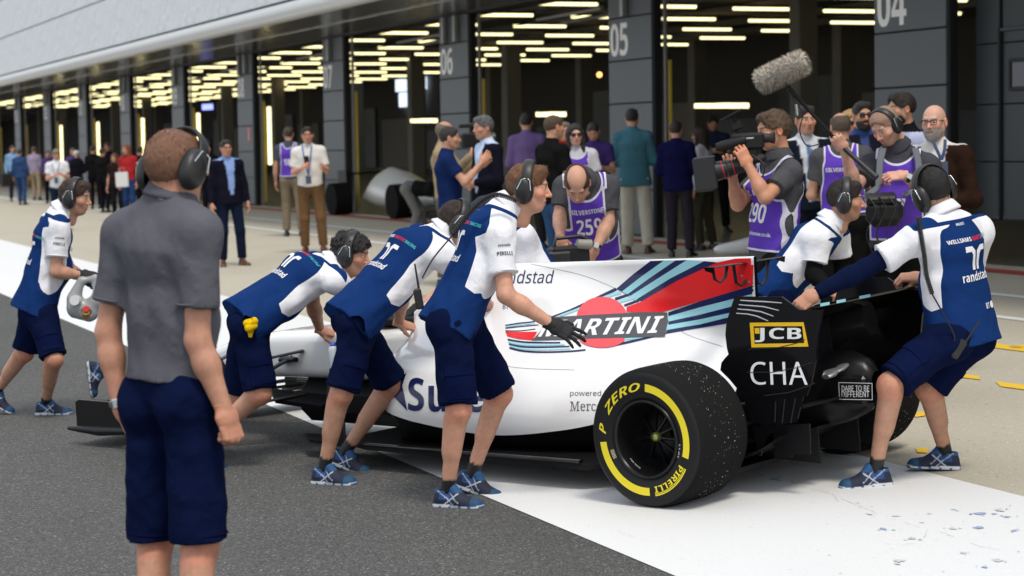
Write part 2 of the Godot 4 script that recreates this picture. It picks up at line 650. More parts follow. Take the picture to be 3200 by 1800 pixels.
func materials() -> void:
	M.asphalt = surface(speckle(1024, 3, 0.45, 0.20, 46000, 0.18, 0.86, 0.6, 1.35), 4.3, Color(0.385, 0.38, 0.365), 0.9, 1.4)
	M.concrete = surface(speckle(1024, 9, 0.86, 0.05, 7000, 0.72, 0.99, 0.8, 2.4), 4.7, Color(0.60, 0.545, 0.435), 0.85, 0.5)
	M.paint = surface(speckle(1024, 12, 0.955, 0.025, 900, 0.84, 1.0, 0.8, 2.2), 3.9, Color(0.765, 0.765, 0.765), 0.6, 0.35)
	M.line_white = mat(Color(0.72, 0.72, 0.70), 0.7)
	M.line_red = mat(Color(0.36, 0.045, 0.03), 0.7)
	M.line_yellow = mat(Color(0.75, 0.48, 0.03), 0.7)
	M.chip = mat(Color(0.30, 0.38, 0.55), 0.7)
	M.chip_grey = mat(Color(0.52, 0.52, 0.53), 0.8)
	M.cladding = ripple(mat(Color(0.64, 0.665, 0.68), 0.42, 0.15), 0.02, 2.0, 3.0)
	M.lip = mat(Color(0.62, 0.63, 0.63), 0.35, 0.2)
	M.soffit = ripple(mat(Color(0.60, 0.59, 0.56), 0.18, 0.9), 0.015, 1.2, 2.2)
	M.pillar = mat(Color(0.068, 0.082, 0.092), 0.45, 0.1)
	M.joint = mat(Color(0.02, 0.022, 0.025), 0.7)
	M.black = mat(Color(0.006, 0.006, 0.007), 0.6)
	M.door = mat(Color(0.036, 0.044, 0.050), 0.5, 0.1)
	M.steel = mat(Color(0.33, 0.33, 0.32), 0.4, 0.6)
	M.safety = mat(Color(0.62, 0.45, 0.06), 0.45)
	M.digit = mat(Color(0.84, 0.85, 0.84), 0.5)
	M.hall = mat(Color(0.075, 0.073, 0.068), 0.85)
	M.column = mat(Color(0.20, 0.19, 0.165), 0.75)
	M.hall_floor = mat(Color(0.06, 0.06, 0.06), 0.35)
	M.tube = glow(Color(1.0, 0.89, 0.46), 1.5)
	M.panel_glow = glow(Color(0.75, 0.88, 1.0), 0.9)
	M.glass = mat(Color(0.03, 0.035, 0.06), 0.08)
	M.white_car = mat(Color(0.80, 0.80, 0.81), 0.16)
	M.white_car.clearcoat_enabled = true
	M.white_car.clearcoat = 0.6
	M.white_car.clearcoat_roughness = 0.05
	M.carbon = mat(Color(0.010, 0.010, 0.011), 0.28)
	M.carbon_matt = mat(Color(0.016, 0.016, 0.017), 0.5)
	M.gloss_black = mat(Color(0.005, 0.005, 0.006), 0.1)
	M.navy_paint = mat(Color(0.010, 0.016, 0.085), 0.2)
	M.steel_blue = mat(Color(0.085, 0.16, 0.36), 0.2)  # navy with the sky's reflection mixed into its colour; laid on nothing
	M.sky_paint = mat(Color(0.30, 0.62, 0.70), 0.2)
	M.red_paint = mat(Color(0.74, 0.018, 0.022), 0.2)
	M.red_sky_sheen = mat(Color(0.80, 0.085, 0.10), 0.2)  # the red paint again, with the sky's reflection mixed into its colour
	M.grey_paint = mat(Color(0.075, 0.078, 0.088), 0.25)
	M.white_paint = mat(Color(0.82, 0.82, 0.82), 0.25)
	M.grey_text = mat(Color(0.12, 0.12, 0.13), 0.4)
	M.yellow_paint = mat(Color(0.82, 0.50, 0.015), 0.3)
	M.tyre = ripple(mat(Color(0.012, 0.012, 0.012), 0.8), 0.06, 3.0, 0.25)
	M.tyre_side = mat(Color(0.014, 0.014, 0.015), 0.5)
	M.tyre_yellow = mat(Color(0.80, 0.66, 0.02), 0.6)
	M.rim = mat(Color(0.012, 0.012, 0.013), 0.3, 0.5)
	M.silver = mat(Color(0.55, 0.56, 0.57), 0.25, 0.8)
	M.vertex = mat(Color(1, 1, 1), 0.75, 0.0, true)
	M.cloth = creased(mat(Color(1, 1, 1), 0.9, 0.0, true))
	M.cloth.metallic_specular = 0.12
	M.skin = ripple(mat(Color(1, 1, 1), 0.5, 0.0, true), 0.2, 2.2, 0.10)
	M.hair = ripple(mat(Color(1, 1, 1), 0.6, 0.0, true), 0.25, 6.0, 0.09)
	M.rubber = mat(Color(0.012, 0.012, 0.013), 0.45)
	M.plastic = mat(Color(1, 1, 1), 0.35, 0.0, true)
	M.print = mat(Color(1, 1, 1), 0.6, 0.0, true)
	for key in ["carbon", "carbon_matt", "tyre", "tyre_side", "rubber_"]:
		if M.has(key): M[key].metallic_specular = 0.16 if key == "tyre" else 0.3

# ---------------------------------------------------------------- the lane and the garages
const E := Vector3(-0.3645, 0, -0.9312)      # along the garages, away from the camera
const N := Vector3(0.9312, 0, -0.3645)       # towards the garages
var B := Transform3D()                        # garage axes: x along, y up, z inward; z = 0 is the row of pillars

func lane(s: float, t: float, h := 0.0) -> Vector3:
	return E * s + N * t + Vector3(0, h, 0)

func strip(called: String, m: Material, s0: float, s1: float, t0: float, t1: float, h: float, step := 0.0, tone := 0.0, freq := 0.5) -> MeshInstance3D:
	var g := Geo.new()
	var ss := [s0]
	var tt := [t0]
	if step > 0.0:
		var near := step
		var x := s0
		while x < s1:
			x = minf(x + maxf(near, absf(x - 8.0) * 0.05), s1)
			ss.append(x)
		x = t0
		while x < t1:
			x = minf(x + step, t1)
			tt.append(x)
	else:
		ss.append(s1)
		tt.append(t1)
	var f := FastNoiseLite.new()
	f.seed = 21
	f.frequency = freq
	f.fractal_octaves = 4
	for a in ss.size() - 1:
		for b in tt.size() - 1:
			var i := g.v.size()
			for q in [[a, b], [a + 1, b], [a + 1, b + 1], [a, b + 1]]:
				var w := lane(ss[q[0]], tt[q[1]], h)
				g.v.append(w)
				g.n.append(Vector3.UP)
				var k := 1.0 + tone * f.get_noise_2d(ss[q[0]], tt[q[1]]) + tone * 0.6 * f.get_noise_2d(ss[q[0]] * 0.3 + 90, tt[q[1]] * 2.5)
				g.c.append(Color(k, k, k * (1.0 - 0.05 * (1.0 - k))))
			g.ix.append_array(PackedInt32Array([i, i + 1, i + 2, i, i + 2, i + 3]))
	return struct(called, g, m)

func blot(c: Vector2, along: float, across: float, turn: float, r: RandomNumberGenerator) -> PackedVector2Array:
	var o := []
	var k := 11
	for j in k:
		var a := TAU * j / k
		var q := Vector2(cos(a) * along, sin(a) * across) * r.randf_range(0.45, 1.15)
		o.append(c + q.rotated(turn))
	return outline2(o)

func make_lane() -> void:
	strip("ground", M.asphalt, -300, 900, -300, 3.60, 0.0, 0.0)
	strip("pit_lane_asphalt", M.asphalt, 2, 140, -12, 3.60, 0.004, 0.35, 0.24, 0.35)
	strip("painted_band", M.paint, -60, 300, 3.575, 5.62, 0.008, 0.25, 0.035, 0.6)
	strip("concrete_apron", M.concrete, -60, 300, 5.60, 12.95, 0.004, 0.3, 0.13, 0.30)
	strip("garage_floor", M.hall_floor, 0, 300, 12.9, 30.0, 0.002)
	strip("red_line", M.line_red, -40, 300, 12.36, 12.62, 0.009)
	strip("white_line", M.line_white, -40, 300, 11.00, 11.12, 0.009)
	strip("white_line", M.line_white, -40, 300, 9.92, 10.04, 0.009)
	# yellow box marks on the apron
	for q in [[[2944, 1160], [3058, 1174], [3064, 1186], [2960, 1174]], [[3110, 1191], [3236, 1206], [3236, 1222], [3126, 1207]], [[2850, 1290], [2893, 1285], [2893, 1298], [2862, 1303]], [[2862, 1400], [2900, 1399], [2897, 1415], [2866, 1413]], [[3100, 1070], [3260, 1094], [3260, 1106], [3104, 1086]], [[3150, 1082], [3240, 1072], [3240, 1080], [3165, 1091]]]:
		var g := Geo.new()
		var a := []
		for p in q:
			a.append(ground(p[0], p[1], 0.010))
		g.quad(a[0], a[1], a[2], a[3], Vector3.UP)
		struct("yellow_mark", g, M.line_yellow)
	make_cracks()
	# flakes gone from the painted band
	var r := RandomNumberGenerator.new()
	r.seed = 77
	var big := [[2420, 1504, 0.055, 0.028], [2385, 1492, 0.03, 0.01], [2475, 1512, 0.05, 0.006], [2590, 1450, 0.02, 0.006], [2450, 1467, 0.025, 0.006], [3060, 1612, 0.05, 0.03], [3120, 1600, 0.05, 0.02], [3145, 1622, 0.03, 0.02], [2980, 1660, 0.04, 0.016], [2760, 1660, 0.05, 0.014], [2850, 1690, 0.05, 0.02], [2720, 1615, 0.03, 0.008], [2800, 1620, 0.035, 0.008], [3060, 1655, 0.05, 0.016], [3010, 1735, 0.03, 0.014], [2810, 1760, 0.05, 0.022], [3120, 1760, 0.04, 0.02], [2680, 1578, 0.02, 0.006], [3170, 1665, 0.03, 0.016], [2880, 1640, 0.02, 0.01], [2905, 1612, 0.02, 0.01], [2985, 1600, 0.04, 0.006], [3080, 1780, 0.03, 0.012]]
	for k in 14:
		big.append([r.randf_range(2350, 3200), r.randf_range(1500, 1800), r.randf_range(0.004, 0.015), r.randf_range(0.002, 0.007)])
	for q in big:
		var p := ground(q[0], q[1])
		var st := Vector2(p.dot(E), p.dot(N))
		if st.y < 3.62 or st.y > 5.55:
			continue
		var g := Geo.new()
		for j in (4 if q[2] > 0.02 else 1):
			var o := st + Vector2(r.randf_range(-1, 1) * q[2], r.randf_range(-1, 1) * q[3] * 2.0) * (1.0 if j else 0.0)
			var sc := 1.0 / (1.0 + j * 0.9)
			lay(g, blot(o, q[2] * sc * 0.6, q[3] * sc * 1.1, r.randf_range(-0.7, 0.7), r), func(w: Vector2) -> Array: return [lane(w.x, w.y, 0.011 + 0.0008 * j), Vector3.UP])
		struct("paint_chip", g, M.chip if r.randf() < 0.6 else M.chip_grey)

func make_cracks() -> void:                                          # hairline cracks across the painted band
	for line in [[[2340, 1462], [2385, 1490], [2470, 1502], [2520, 1524], [2580, 1536], [2680, 1578], [2760, 1612], [2850, 1640], [2960, 1668], [3060, 1706], [3150, 1722]], [[2240, 1540], [2330, 1518], [2390, 1508]], [[2620, 1566], [2600, 1540], [2560, 1524]], [[2900, 1652], [2880, 1690], [2830, 1702], [2760, 1698]], [[1930, 1660], [1990, 1682], [2070, 1690]]]:
		var g := Geo.new()
		var r := RandomNumberGenerator.new()
		r.seed = line.size()
		for k in line.size() - 1:
			var a := ground(line[k][0], line[k][1], 0.0105)
			var b := ground(line[k + 1][0], line[k + 1][1], 0.0105)
			for j in 4:
				if r.randf() < 0.3: continue
				var p := a.lerp(b, j / 4.0) + Vector3(r.randf_range(-0.006, 0.006), 0, r.randf_range(-0.012, 0.012))
				var q := a.lerp(b, (j + 0.95) / 4.0)
				var w := (q - p).cross(Vector3.UP).normalized() * r.randf_range(0.0008, 0.0024)
				g.quad(p - w, p + w, q + w * 0.5, q - w * 0.5, Vector3.UP)
		struct("paint_crack", g, M.chip_grey)

func panel(g: Geo, lo: Vector3, hi: Vector3, bevel := 0.006) -> void:
	g.box((lo + hi) * 0.5, hi - lo, Basis.IDENTITY, bevel)

func make_garages() -> void:
	var t := deg_to_rad(2.42)
	B = Transform3D(Basis(E, Vector3.UP * cos(t) + N * sin(t), N * cos(t) - Vector3.UP * sin(t)), N * 12.9)
	var hall := thing("pit_building", "long pit building with grey cladding canopy above a row of numbered garages", "building", B)
	var g: Geo
	# pillars: a black core with cladding panels on the front, a number and a door rail
	var one := Geo.new()
	panel(one, Vector3(-0.742, -0.309, -0.03), Vector3(0.742, 0.309, 0.02), 0.008)
	var cassette := one.mesh(M.pillar)
	var joints := [0.03, 0.69, 1.32, 1.95, 2.58, 3.21]
	for k in 15:
		var s := 20.45 + 7.5 * k
		var core := Geo.new()
		panel(core, Vector3(s - 0.745, -0.3, 0.02), Vector3(s + 0.745, 3.72, 0.13))
		var pl := part("pillar", core, M.black, hall)
		for j in joints.size():
			var top: float = joints[j + 1] if j < 5 else 3.70
			var lo: float = joints[j]
			share("panel", cassette, Transform3D(Basis.from_scale(Vector3(1, (top - lo - 0.014) / 0.618, 1)), Vector3(s, (top + lo) / 2.0, 0)), pl)
		var num := k + 4
		if num < 16:
			var tx := Geo.new()
			lay(tx, letters("%02d" % num, 0.62, 0.48), flat(Vector3(s + 0.36, 2.895, -0.03), Vector3(-1, 0, 0), Vector3(0, 1, 0)))
			part("number", tx, M.digit, pl)
		for q in [-0.25, 0.35] if k % 2 == 0 else [0.1]:
			g = Geo.new()
			panel(g, Vector3(s + q - 0.05, 3.22, -0.12), Vector3(s + q + 0.05, 3.69, -0.031), 0.01)
			part("bracket", g, M.steel, pl)
		if k > 0:
			# rail and yellow edge guard on the jamb that faces the lane's entry
			g = Geo.new()
			panel(g, Vector3(s - 0.80, 0.0, 0.15), Vector3(s - 0.75, 3.70, 0.20), 0.005)
			part("door_rail", g, M.steel, pl)
			g = Geo.new()
			panel(g, Vector3(s - 0.80, 0.10, 0.21), Vector3(s - 0.72, 2.55, 0.27), 0.01)
			part("edge_guard", g, M.safety, pl)
		# bars across the head of the opening
		if k > 0:
			for q in [0.7, 1.5]:
				g = Geo.new()
				g.tube(PackedVector3Array([Vector3(s - 5.6 + q, 3.52, q), Vector3(s - 2.9 + q, 3.50, q)]), [0.035], 8)
				part("door_bar", g, M.steel, hall)
			g = Geo.new()
			g.tube(PackedVector3Array([Vector3(s - 6.8, 3.40, 0.36), Vector3(s - 0.7, 3.40, 0.36)]), [0.008], 5)
			part("cable", g, M.black, hall)
	# lintel behind the soffit, canopy panels, lip and cladding
	g = Geo.new()
	panel(g, Vector3(5, 3.70, 0.0), Vector3(180, 3.86, 0.5))
	part("lintel", g, M.black, hall)
	for k in 24:
		var s0 := 5.0 + 7.5 * k
		for row in 2:
			g = Geo.new()
			var z0 := -2.46 + row * 1.24
			panel(g, Vector3(s0 + 0.006, 3.755 - 0.02 * row, z0), Vector3(s0 + 7.494, 3.80, z0 + 1.225), 0.004)
			part("soffit_panel", g, M.soffit, hall)
		g = Geo.new()
		var prof := PackedVector2Array([Vector2(-2.44, 3.72), Vector2(-2.54, 3.73), Vector2(-2.60, 3.80), Vector2(-2.62, 3.92), Vector2(-2.60, 4.02), Vector2(-2.52, 4.05)])
		var rows := []
		for q in prof:
			rows.append(PackedVector3Array([Vector3(s0 + 0.004, q.y, q.x), Vector3(s0 + 7.496, q.y, q.x)]))
		g.sheet(rows, false)
		part("lip", g, M.lip, hall)
		var h0 := 4.07
		for row in 4:
			g = Geo.new()
			var h1: float = [5.33, 6.62, 7.9, 9.2][row]
			for half in 2:
				var c := Geo.new()
				panel(c, Vector3(s0 + 3.75 * half + 0.003, h0 + 0.016, -2.56), Vector3(s0 + 3.75 * half + 3.747, h1 - 0.016, -2.50), 0.006)
				part("cladding_panel", c, M.cladding, hall)
			h0 = h1
	g = Geo.new()
	panel(g, Vector3(5, 4.0, -2.49), Vector3(186, 9.2, -2.30))
	part("frame_wall", g, M.joint, hall)
	# the hall behind: ceiling, back wall, end walls, columns
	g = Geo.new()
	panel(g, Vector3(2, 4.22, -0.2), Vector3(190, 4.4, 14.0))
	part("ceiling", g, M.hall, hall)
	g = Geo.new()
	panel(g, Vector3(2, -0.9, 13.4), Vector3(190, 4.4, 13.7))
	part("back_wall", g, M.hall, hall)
	for s in [2.0, 188.0]:
		g = Geo.new()
		panel(g, Vector3(s - 0.2, -0.9, 0.2), Vector3(s, 4.4, 13.5))
		part("end_wall", g, M.hall, hall)
	g = Geo.new()
	panel(g, Vector3(2, 9.0, -2.3), Vector3(190, 9.2, 13.7))
	part("roof", g, M.joint, hall)
	for k in 14:
		for q in [6.6, 11.9]:
			g = Geo.new()
			panel(g, Vector3(27.2 + 7.5 * k, -0.9, q), Vector3(27.6 + 7.5 * k, 4.21, q + 0.4), 0.02)
			part("column", g, M.column, hall)
	for q in [1.0, 3.2, 5.3, 7.5, 9.7, 11.8]:
		g = Geo.new()
		panel(g, Vector3(3, 4.06, q), Vector3(188, 4.21, q + 0.12), 0.01)
		part("purlin", g, M.column, hall)
	for k in 20:
		g = Geo.new()
		panel(g, Vector3(23.6 + 7.5 * k, 3.98, 0.6), Vector3(23.8 + 7.5 * k, 4.055, 13.2), 0.01)
		part("beam", g, M.column, hall)
	# dim wall panels and shelves at the back
	for k in 26:
		g = Geo.new()
		var s := 24.0 + 4.1 * k
		panel(g, Vector3(s, -0.6, 13.30), Vector3(s + 3.2, 2.0 + 0.5 * (k % 3), 13.395), 0.01)
		part("wall_panel", g, M.column if k % 3 == 1 else M.door, hall)
	g = Geo.new()
	panel(g, Vector3(74.9, 3.56, 13.2), Vector3(78.4, 4.03, 13.29))
	part("window", g, M.panel_glow, hall)
	g = Geo.new()
	panel(g, Vector3(75.4, 2.95, 13.2), Vector3(78.0, 3.50, 13.29))
	part("window", g, M.panel_glow, hall)
	# the shut garage by pillar 04: horizontal door cassettes, a wicket door with a window
	var shut := part("shutter_door", block(Vector3(10, 0.45, 0.36), Vector3(19.62, 3.7, 0.40)), M.joint, hall)
	var hs := [0.47, 1.10, 1.723, 2.379, 3.03, 3.68]
	for j in hs.size() - 1:
		var c := Geo.new()
		panel(c, Vector3(19.19, hs[j] + 0.005, 0.30), Vector3(19.62, hs[j + 1] - 0.005, 0.355), 0.006)
		part("panel", c, M.door, shut)
		c = Geo.new()
		panel(c, Vector3(18.2, hs[j] + 0.005, 0.315), Vector3(19.14, hs[j + 1] - 0.005, 0.355), 0.006)
		part("panel", c, M.door, shut)
		c = Geo.new()
		panel(c, Vector3(10.0, hs[j] + 0.005, 0.30), Vector3(18.15, hs[j + 1] - 0.005, 0.355), 0.006)
		part("panel", c, M.door, shut)
	g = Geo.new()
	panel(g, Vector3(19.145, 0.52, 0.27), Vector3(19.185, 2.55, 0.31), 0.004)
	part("door_edge", g, M.joint, shut)
	g = Geo.new()
	panel(g, Vector3(18.2, 2.50, 0.28), Vector3(19.14, 2.54, 0.314), 0.004)
	part("door_edge", g, M.door, shut)
	var wf := Geo.new()
	for q in [[18.3, 19.0, 1.86, 1.90], [18.3, 19.0, 2.16, 2.20], [18.96, 19.0, 1.90, 2.16]]:
		panel(wf, Vector3(q[0], q[2], 0.285), Vector3(q[1], q[3], 0.314), 0.004)
	part("window_frame", wf, M.black, shut)
	g = Geo.new()
	panel(g, Vector3(18.3, 1.9, 0.300), Vector3(18.96, 2.16, 0.3135), 0.0)
	part("window", g, M.glass, shut)
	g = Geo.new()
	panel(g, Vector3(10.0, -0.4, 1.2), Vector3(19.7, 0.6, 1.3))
	part("gap_shade_board", g, M.door, hall)  # dark board put in for the shade in the gap below the door
	# ceiling lights in rows across the hall
	var body := Geo.new()
	body.box(Vector3(0, 0.05, 0), Vector3(0.10, 0.05, 1.26), Basis.IDENTITY, 0.01)
	var body_mesh := body.mesh(M.joint)
	var lit := Geo.new()
	lit.tube(PackedVector3Array([Vector3(0, 0, -0.6), Vector3(0, 0, 0.6)]), [0.034], 8)
	var lit_mesh := lit.mesh(M.tube)
	for k in 30:
		for row in 5:
			var s := 25.7 + 3.1 * k + 0.35 * row
			var at := Vector3(s, 3.90, 2.0 + 2.17 * row)
			var o := thing("ceiling_light", "warm white fluorescent tube light under the dark garage ceiling", "light", B * Transform3D(Basis.IDENTITY, at), "fluorescent ceiling lights in the garages")
			share("housing", body_mesh, Transform3D.IDENTITY, o)
			share("tube", lit_mesh, Transform3D.IDENTITY, o)
	for q in [[30.5, 7.0], [38.0, 7.0], [45.5, 7.0], [53.0, 7.0], [60.5, 7.0], [72.0, 7.0], [86.0, 7.0]]:
		var l := OmniLight3D.new()
		l.name = "garage_fill"  # added fill that pools the ceiling tubes' light; no fixture hangs here
		l.light_color = Color(1.0, 0.88, 0.6)
		l.light_energy = 0.06
		l.omni_range = 14.0
		l.light_size = 0.4
		l.shadow_enabled = true
		l.position = B * Vector3(q[0], 3.7, q[1])
		add_child(l, true)
	# low wall lights seen under the ceiling rows
	for q in [[2255, 330, 36.0, 170], [1722, 357, 40.0, 95], [1325, 377, 46.0, 85]]:
		var a := px(q[0] - q[3] / 2.0, q[1], q[2])
		var b := px(q[0] + q[3] / 2.0, q[1], q[2])
		var o := thing("wall_light", "low fluorescent tube light deep inside the garage", "light", Transform3D(Basis.IDENTITY, a), "low lights deep in the garages")
		g = Geo.new()
		g.tube(PackedVector3Array([Vector3.ZERO, b - a]), [0.045], 8)
		part("tube", g, M.tube, o)
		g = Geo.new()
		g.box((b - a) * 0.5 + Vector3(0, 0.07, -0.02), Vector3((b - a).length(), 0.05, 0.08))
		part("housing", g, M.joint, o)

func block(lo: Vector3, hi: Vector3, bevel := 0.0) -> Geo:
	var g := Geo.new()
	panel(g, lo, hi, bevel)
	return g

# ---------------------------------------------------------------- the racing car; car axes: x right, y up, -z forward, origin on the lane under the rear axle
var CAR := Transform3D()
const WL := [-0.25, 0.1, 0.35, 0.55, 0.9, 1.3, 1.7, 2.1]
const WH := [0.1, 0.2, 0.3, 0.4, 0.5, 0.6, 0.7, 0.8, 0.9, 1.0, 1.1]
const WW := [
	[0.20, 0.24, 0.24, 0.22, 0.17, 0.03, 0.015, 0.012, 0.012, 0.012, 0.012],
	[0.25, 0.30, 0.30, 0.27, 0.19, 0.06, 0.016, 0.012, 0.012, 0.012, 0.012],
	[0.31, 0.37, 0.38, 0.34, 0.26, 0.14, 0.03, 0.013, 0.012, 0.012, 0.012],
	[0.37, 0.43, 0.44, 0.41, 0.33, 0.23, 0.12, 0.03, 0.014, 0.012, 0.012],
	[0.47, 0.55, 0.57, 0.55, 0.47, 0.36, 0.25, 0.16, 0.06, 0.015, 0.012],
	[0.53, 0.62, 0.65, 0.64, 0.58, 0.47, 0.34, 0.23, 0.15, 0.06, 0.014],
	[0.55, 0.65, 0.69, 0.69, 0.66, 0.57, 0.40, 0.26, 0.19, 0.13, 0.03],
	[0.55, 0.66, 0.70, 0.70, 0.68, 0.60, 0.36, 0.24, 0.18, 0.10, 0.02]]
var coat := 0.0025                                                 # how far the paint layer now being laid stands off the skin

var flank_grid := PackedFloat32Array()

func flank(l: float, h: float) -> float:                          # half width of the engine cover and sidepods, l metres ahead of the rear axle
	if flank_grid.is_empty():
		flank_grid.resize(271 * 121)
		for a in 271:
			for b in 121:
				flank_grid[a * 121 + b] = flank_at(-0.35 + a * 0.01, b * 0.01)
	var x := clampf((l + 0.35) * 100.0, 0.0, 269.0)
	var y := clampf(h * 100.0, 0.0, 119.0)
	var i := int(x)
	var j := int(y)
	var k := i * 121 + j
	return lerpf(lerpf(flank_grid[k], flank_grid[k + 121], x - i), lerpf(flank_grid[k + 1], flank_grid[k + 122], x - i), y - j)

func flank_at(l: float, h: float) -> float:
	var vals := []
	for k in WL.size():
		vals.append(table(WH, WW[k], h))
	var w := table(WL, vals, l)
	if l > 1.95:                                                      # the sidepod's nose rounds off
		var f := clampf((l - 1.95) / 0.27, 0.0, 1.0)
		w = lerpf(w, minf(w, 0.22), 1.0 - sqrt(maxf(1.0 - f * f, 0.0)))
	return w

func cp(lat: float, h: float, l: float) -> Vector3:
	return Vector3(lat, h, -l)

func car_ray(x: float, y: float) -> Array:                         # photo pixel to [origin, direction] in car axes
	var d := (px(x, y, 10.0) - EYE).normalized()
	return [CAR.affine_inverse() * EYE, CAR.basis.transposed() * d]

func on_plane(x: float, y: float, lat: float) -> Vector3:
	var r := car_ray(x, y)
	return r[0] + r[1] * ((lat - r[0].x) / r[1].x)

func on_flank(q: Vector2) -> Array:                                # where the pixel's ray meets the left flank
	var r := car_ray(q.x, q.y)
	var t0: float = (-0.75 - r[0].x) / r[1].x
	var t1: float = (-0.005 - r[0].x) / r[1].x
	var last := t0
	for k in 40:
		var t := lerpf(t0, t1, k / 39.0)
		var p: Vector3 = r[0] + r[1] * t
		if -p.x < flank(-p.z, p.y):
			var a := last
			var b := t
			for j in 9:
				var m := (a + b) * 0.5
				p = r[0] + r[1] * m
				if -p.x < flank(-p.z, p.y): b = m
				else: a = m
			p = r[0] + r[1] * b
			if p.y > cover_top(-p.z) or -p.z > 2.2 or -p.z < 0.02:
				return []
			var nn := flank_normal(-p.z, p.y)
			return [p + nn * coat, nn]
		last = t
	return []

func flank_normal(l: float, h: float) -> Vector3:
	var w := flank(l, h)
	var dl := (flank(l + 0.01, h) - flank(l - 0.01, h)) / 0.02
	var dh := (flank(l, h + 0.01) - flank(l, h - 0.01)) / 0.02
	return Vector3(-1.0, -dh, dl).normalized()

func cover_top(l: float) -> float:
	return table([-0.1, 0.0, 0.67, 1.3, 1.65, 1.85, 2.0, 2.12, 2.25], [1.112, 1.11, 1.09, 1.073, 1.065, 1.055, 1.0, 0.88, 0.78], l)

func cover_bottom(l: float) -> float:
	return table([-0.3, 0.3, 0.6, 0.87, 1.3, 1.8, 2.05, 2.2], [0.46, 0.40, 0.32, 0.262, 0.222, 0.27, 0.33, 0.40], l)

func z5(x: float, y: float) -> Vector2:
	return Vector2(1580.0 + x / 2.8, 760.0 + y / 2.8)

func livery(g: Geo, pts: Array) -> void:                           # a painted area whose outline is read off the photo, wrapped onto the flank
	var o := []
	for q in pts:
		o.append(z5(q[0], q[1]))
	lay(g, finer(outline2(o), 14.0), on_flank)

func stroke(g: Geo, pts: Array, w0: float, w1: float) -> void:
	var a := []
	var b := []
	var cnt := (pts.size() - 1) * 6
	var vs := []
	for q in pts:
		vs.append(Vector2(q[0], q[1]))
	for k in cnt + 1:
		var t := k / 6.0
		var p: Vector2 = spline(vs, minf(t, pts.size() - 1.0))
		var p2: Vector2 = spline(vs, minf(t + 0.05, pts.size() - 1.0))
		var p1: Vector2 = spline(vs, maxf(t - 0.05, 0.0))
		var nn := (p2 - p1).normalized().orthogonal() * lerpf(w0, w1, float(k) / cnt) * 0.5
		a.append([p.x + nn.x, p.y + nn.y])
		b.append([p.x - nn.x, p.y - nn.y])
	b.reverse()
	livery(g, a + b)

func words_on_flank(text: String, x0: float, y0: float, x1: float, y1: float, m: Material, parent: Node, bold := true, serif := false, shear := 0.0, tilt := 0.0) -> void:
	var g := Geo.new()
	var c := Vector2((x0 + x1) / 2, (y0 + y1) / 2)
	lay(g, finer(letters(text, x1 - x0, y1 - y0, bold, serif, shear), 14.0), func(q: Vector2) -> Array: return on_flank(c + Vector2(q.x, -q.y + q.x * tilt)))
	part("lettering", g, m, parent)

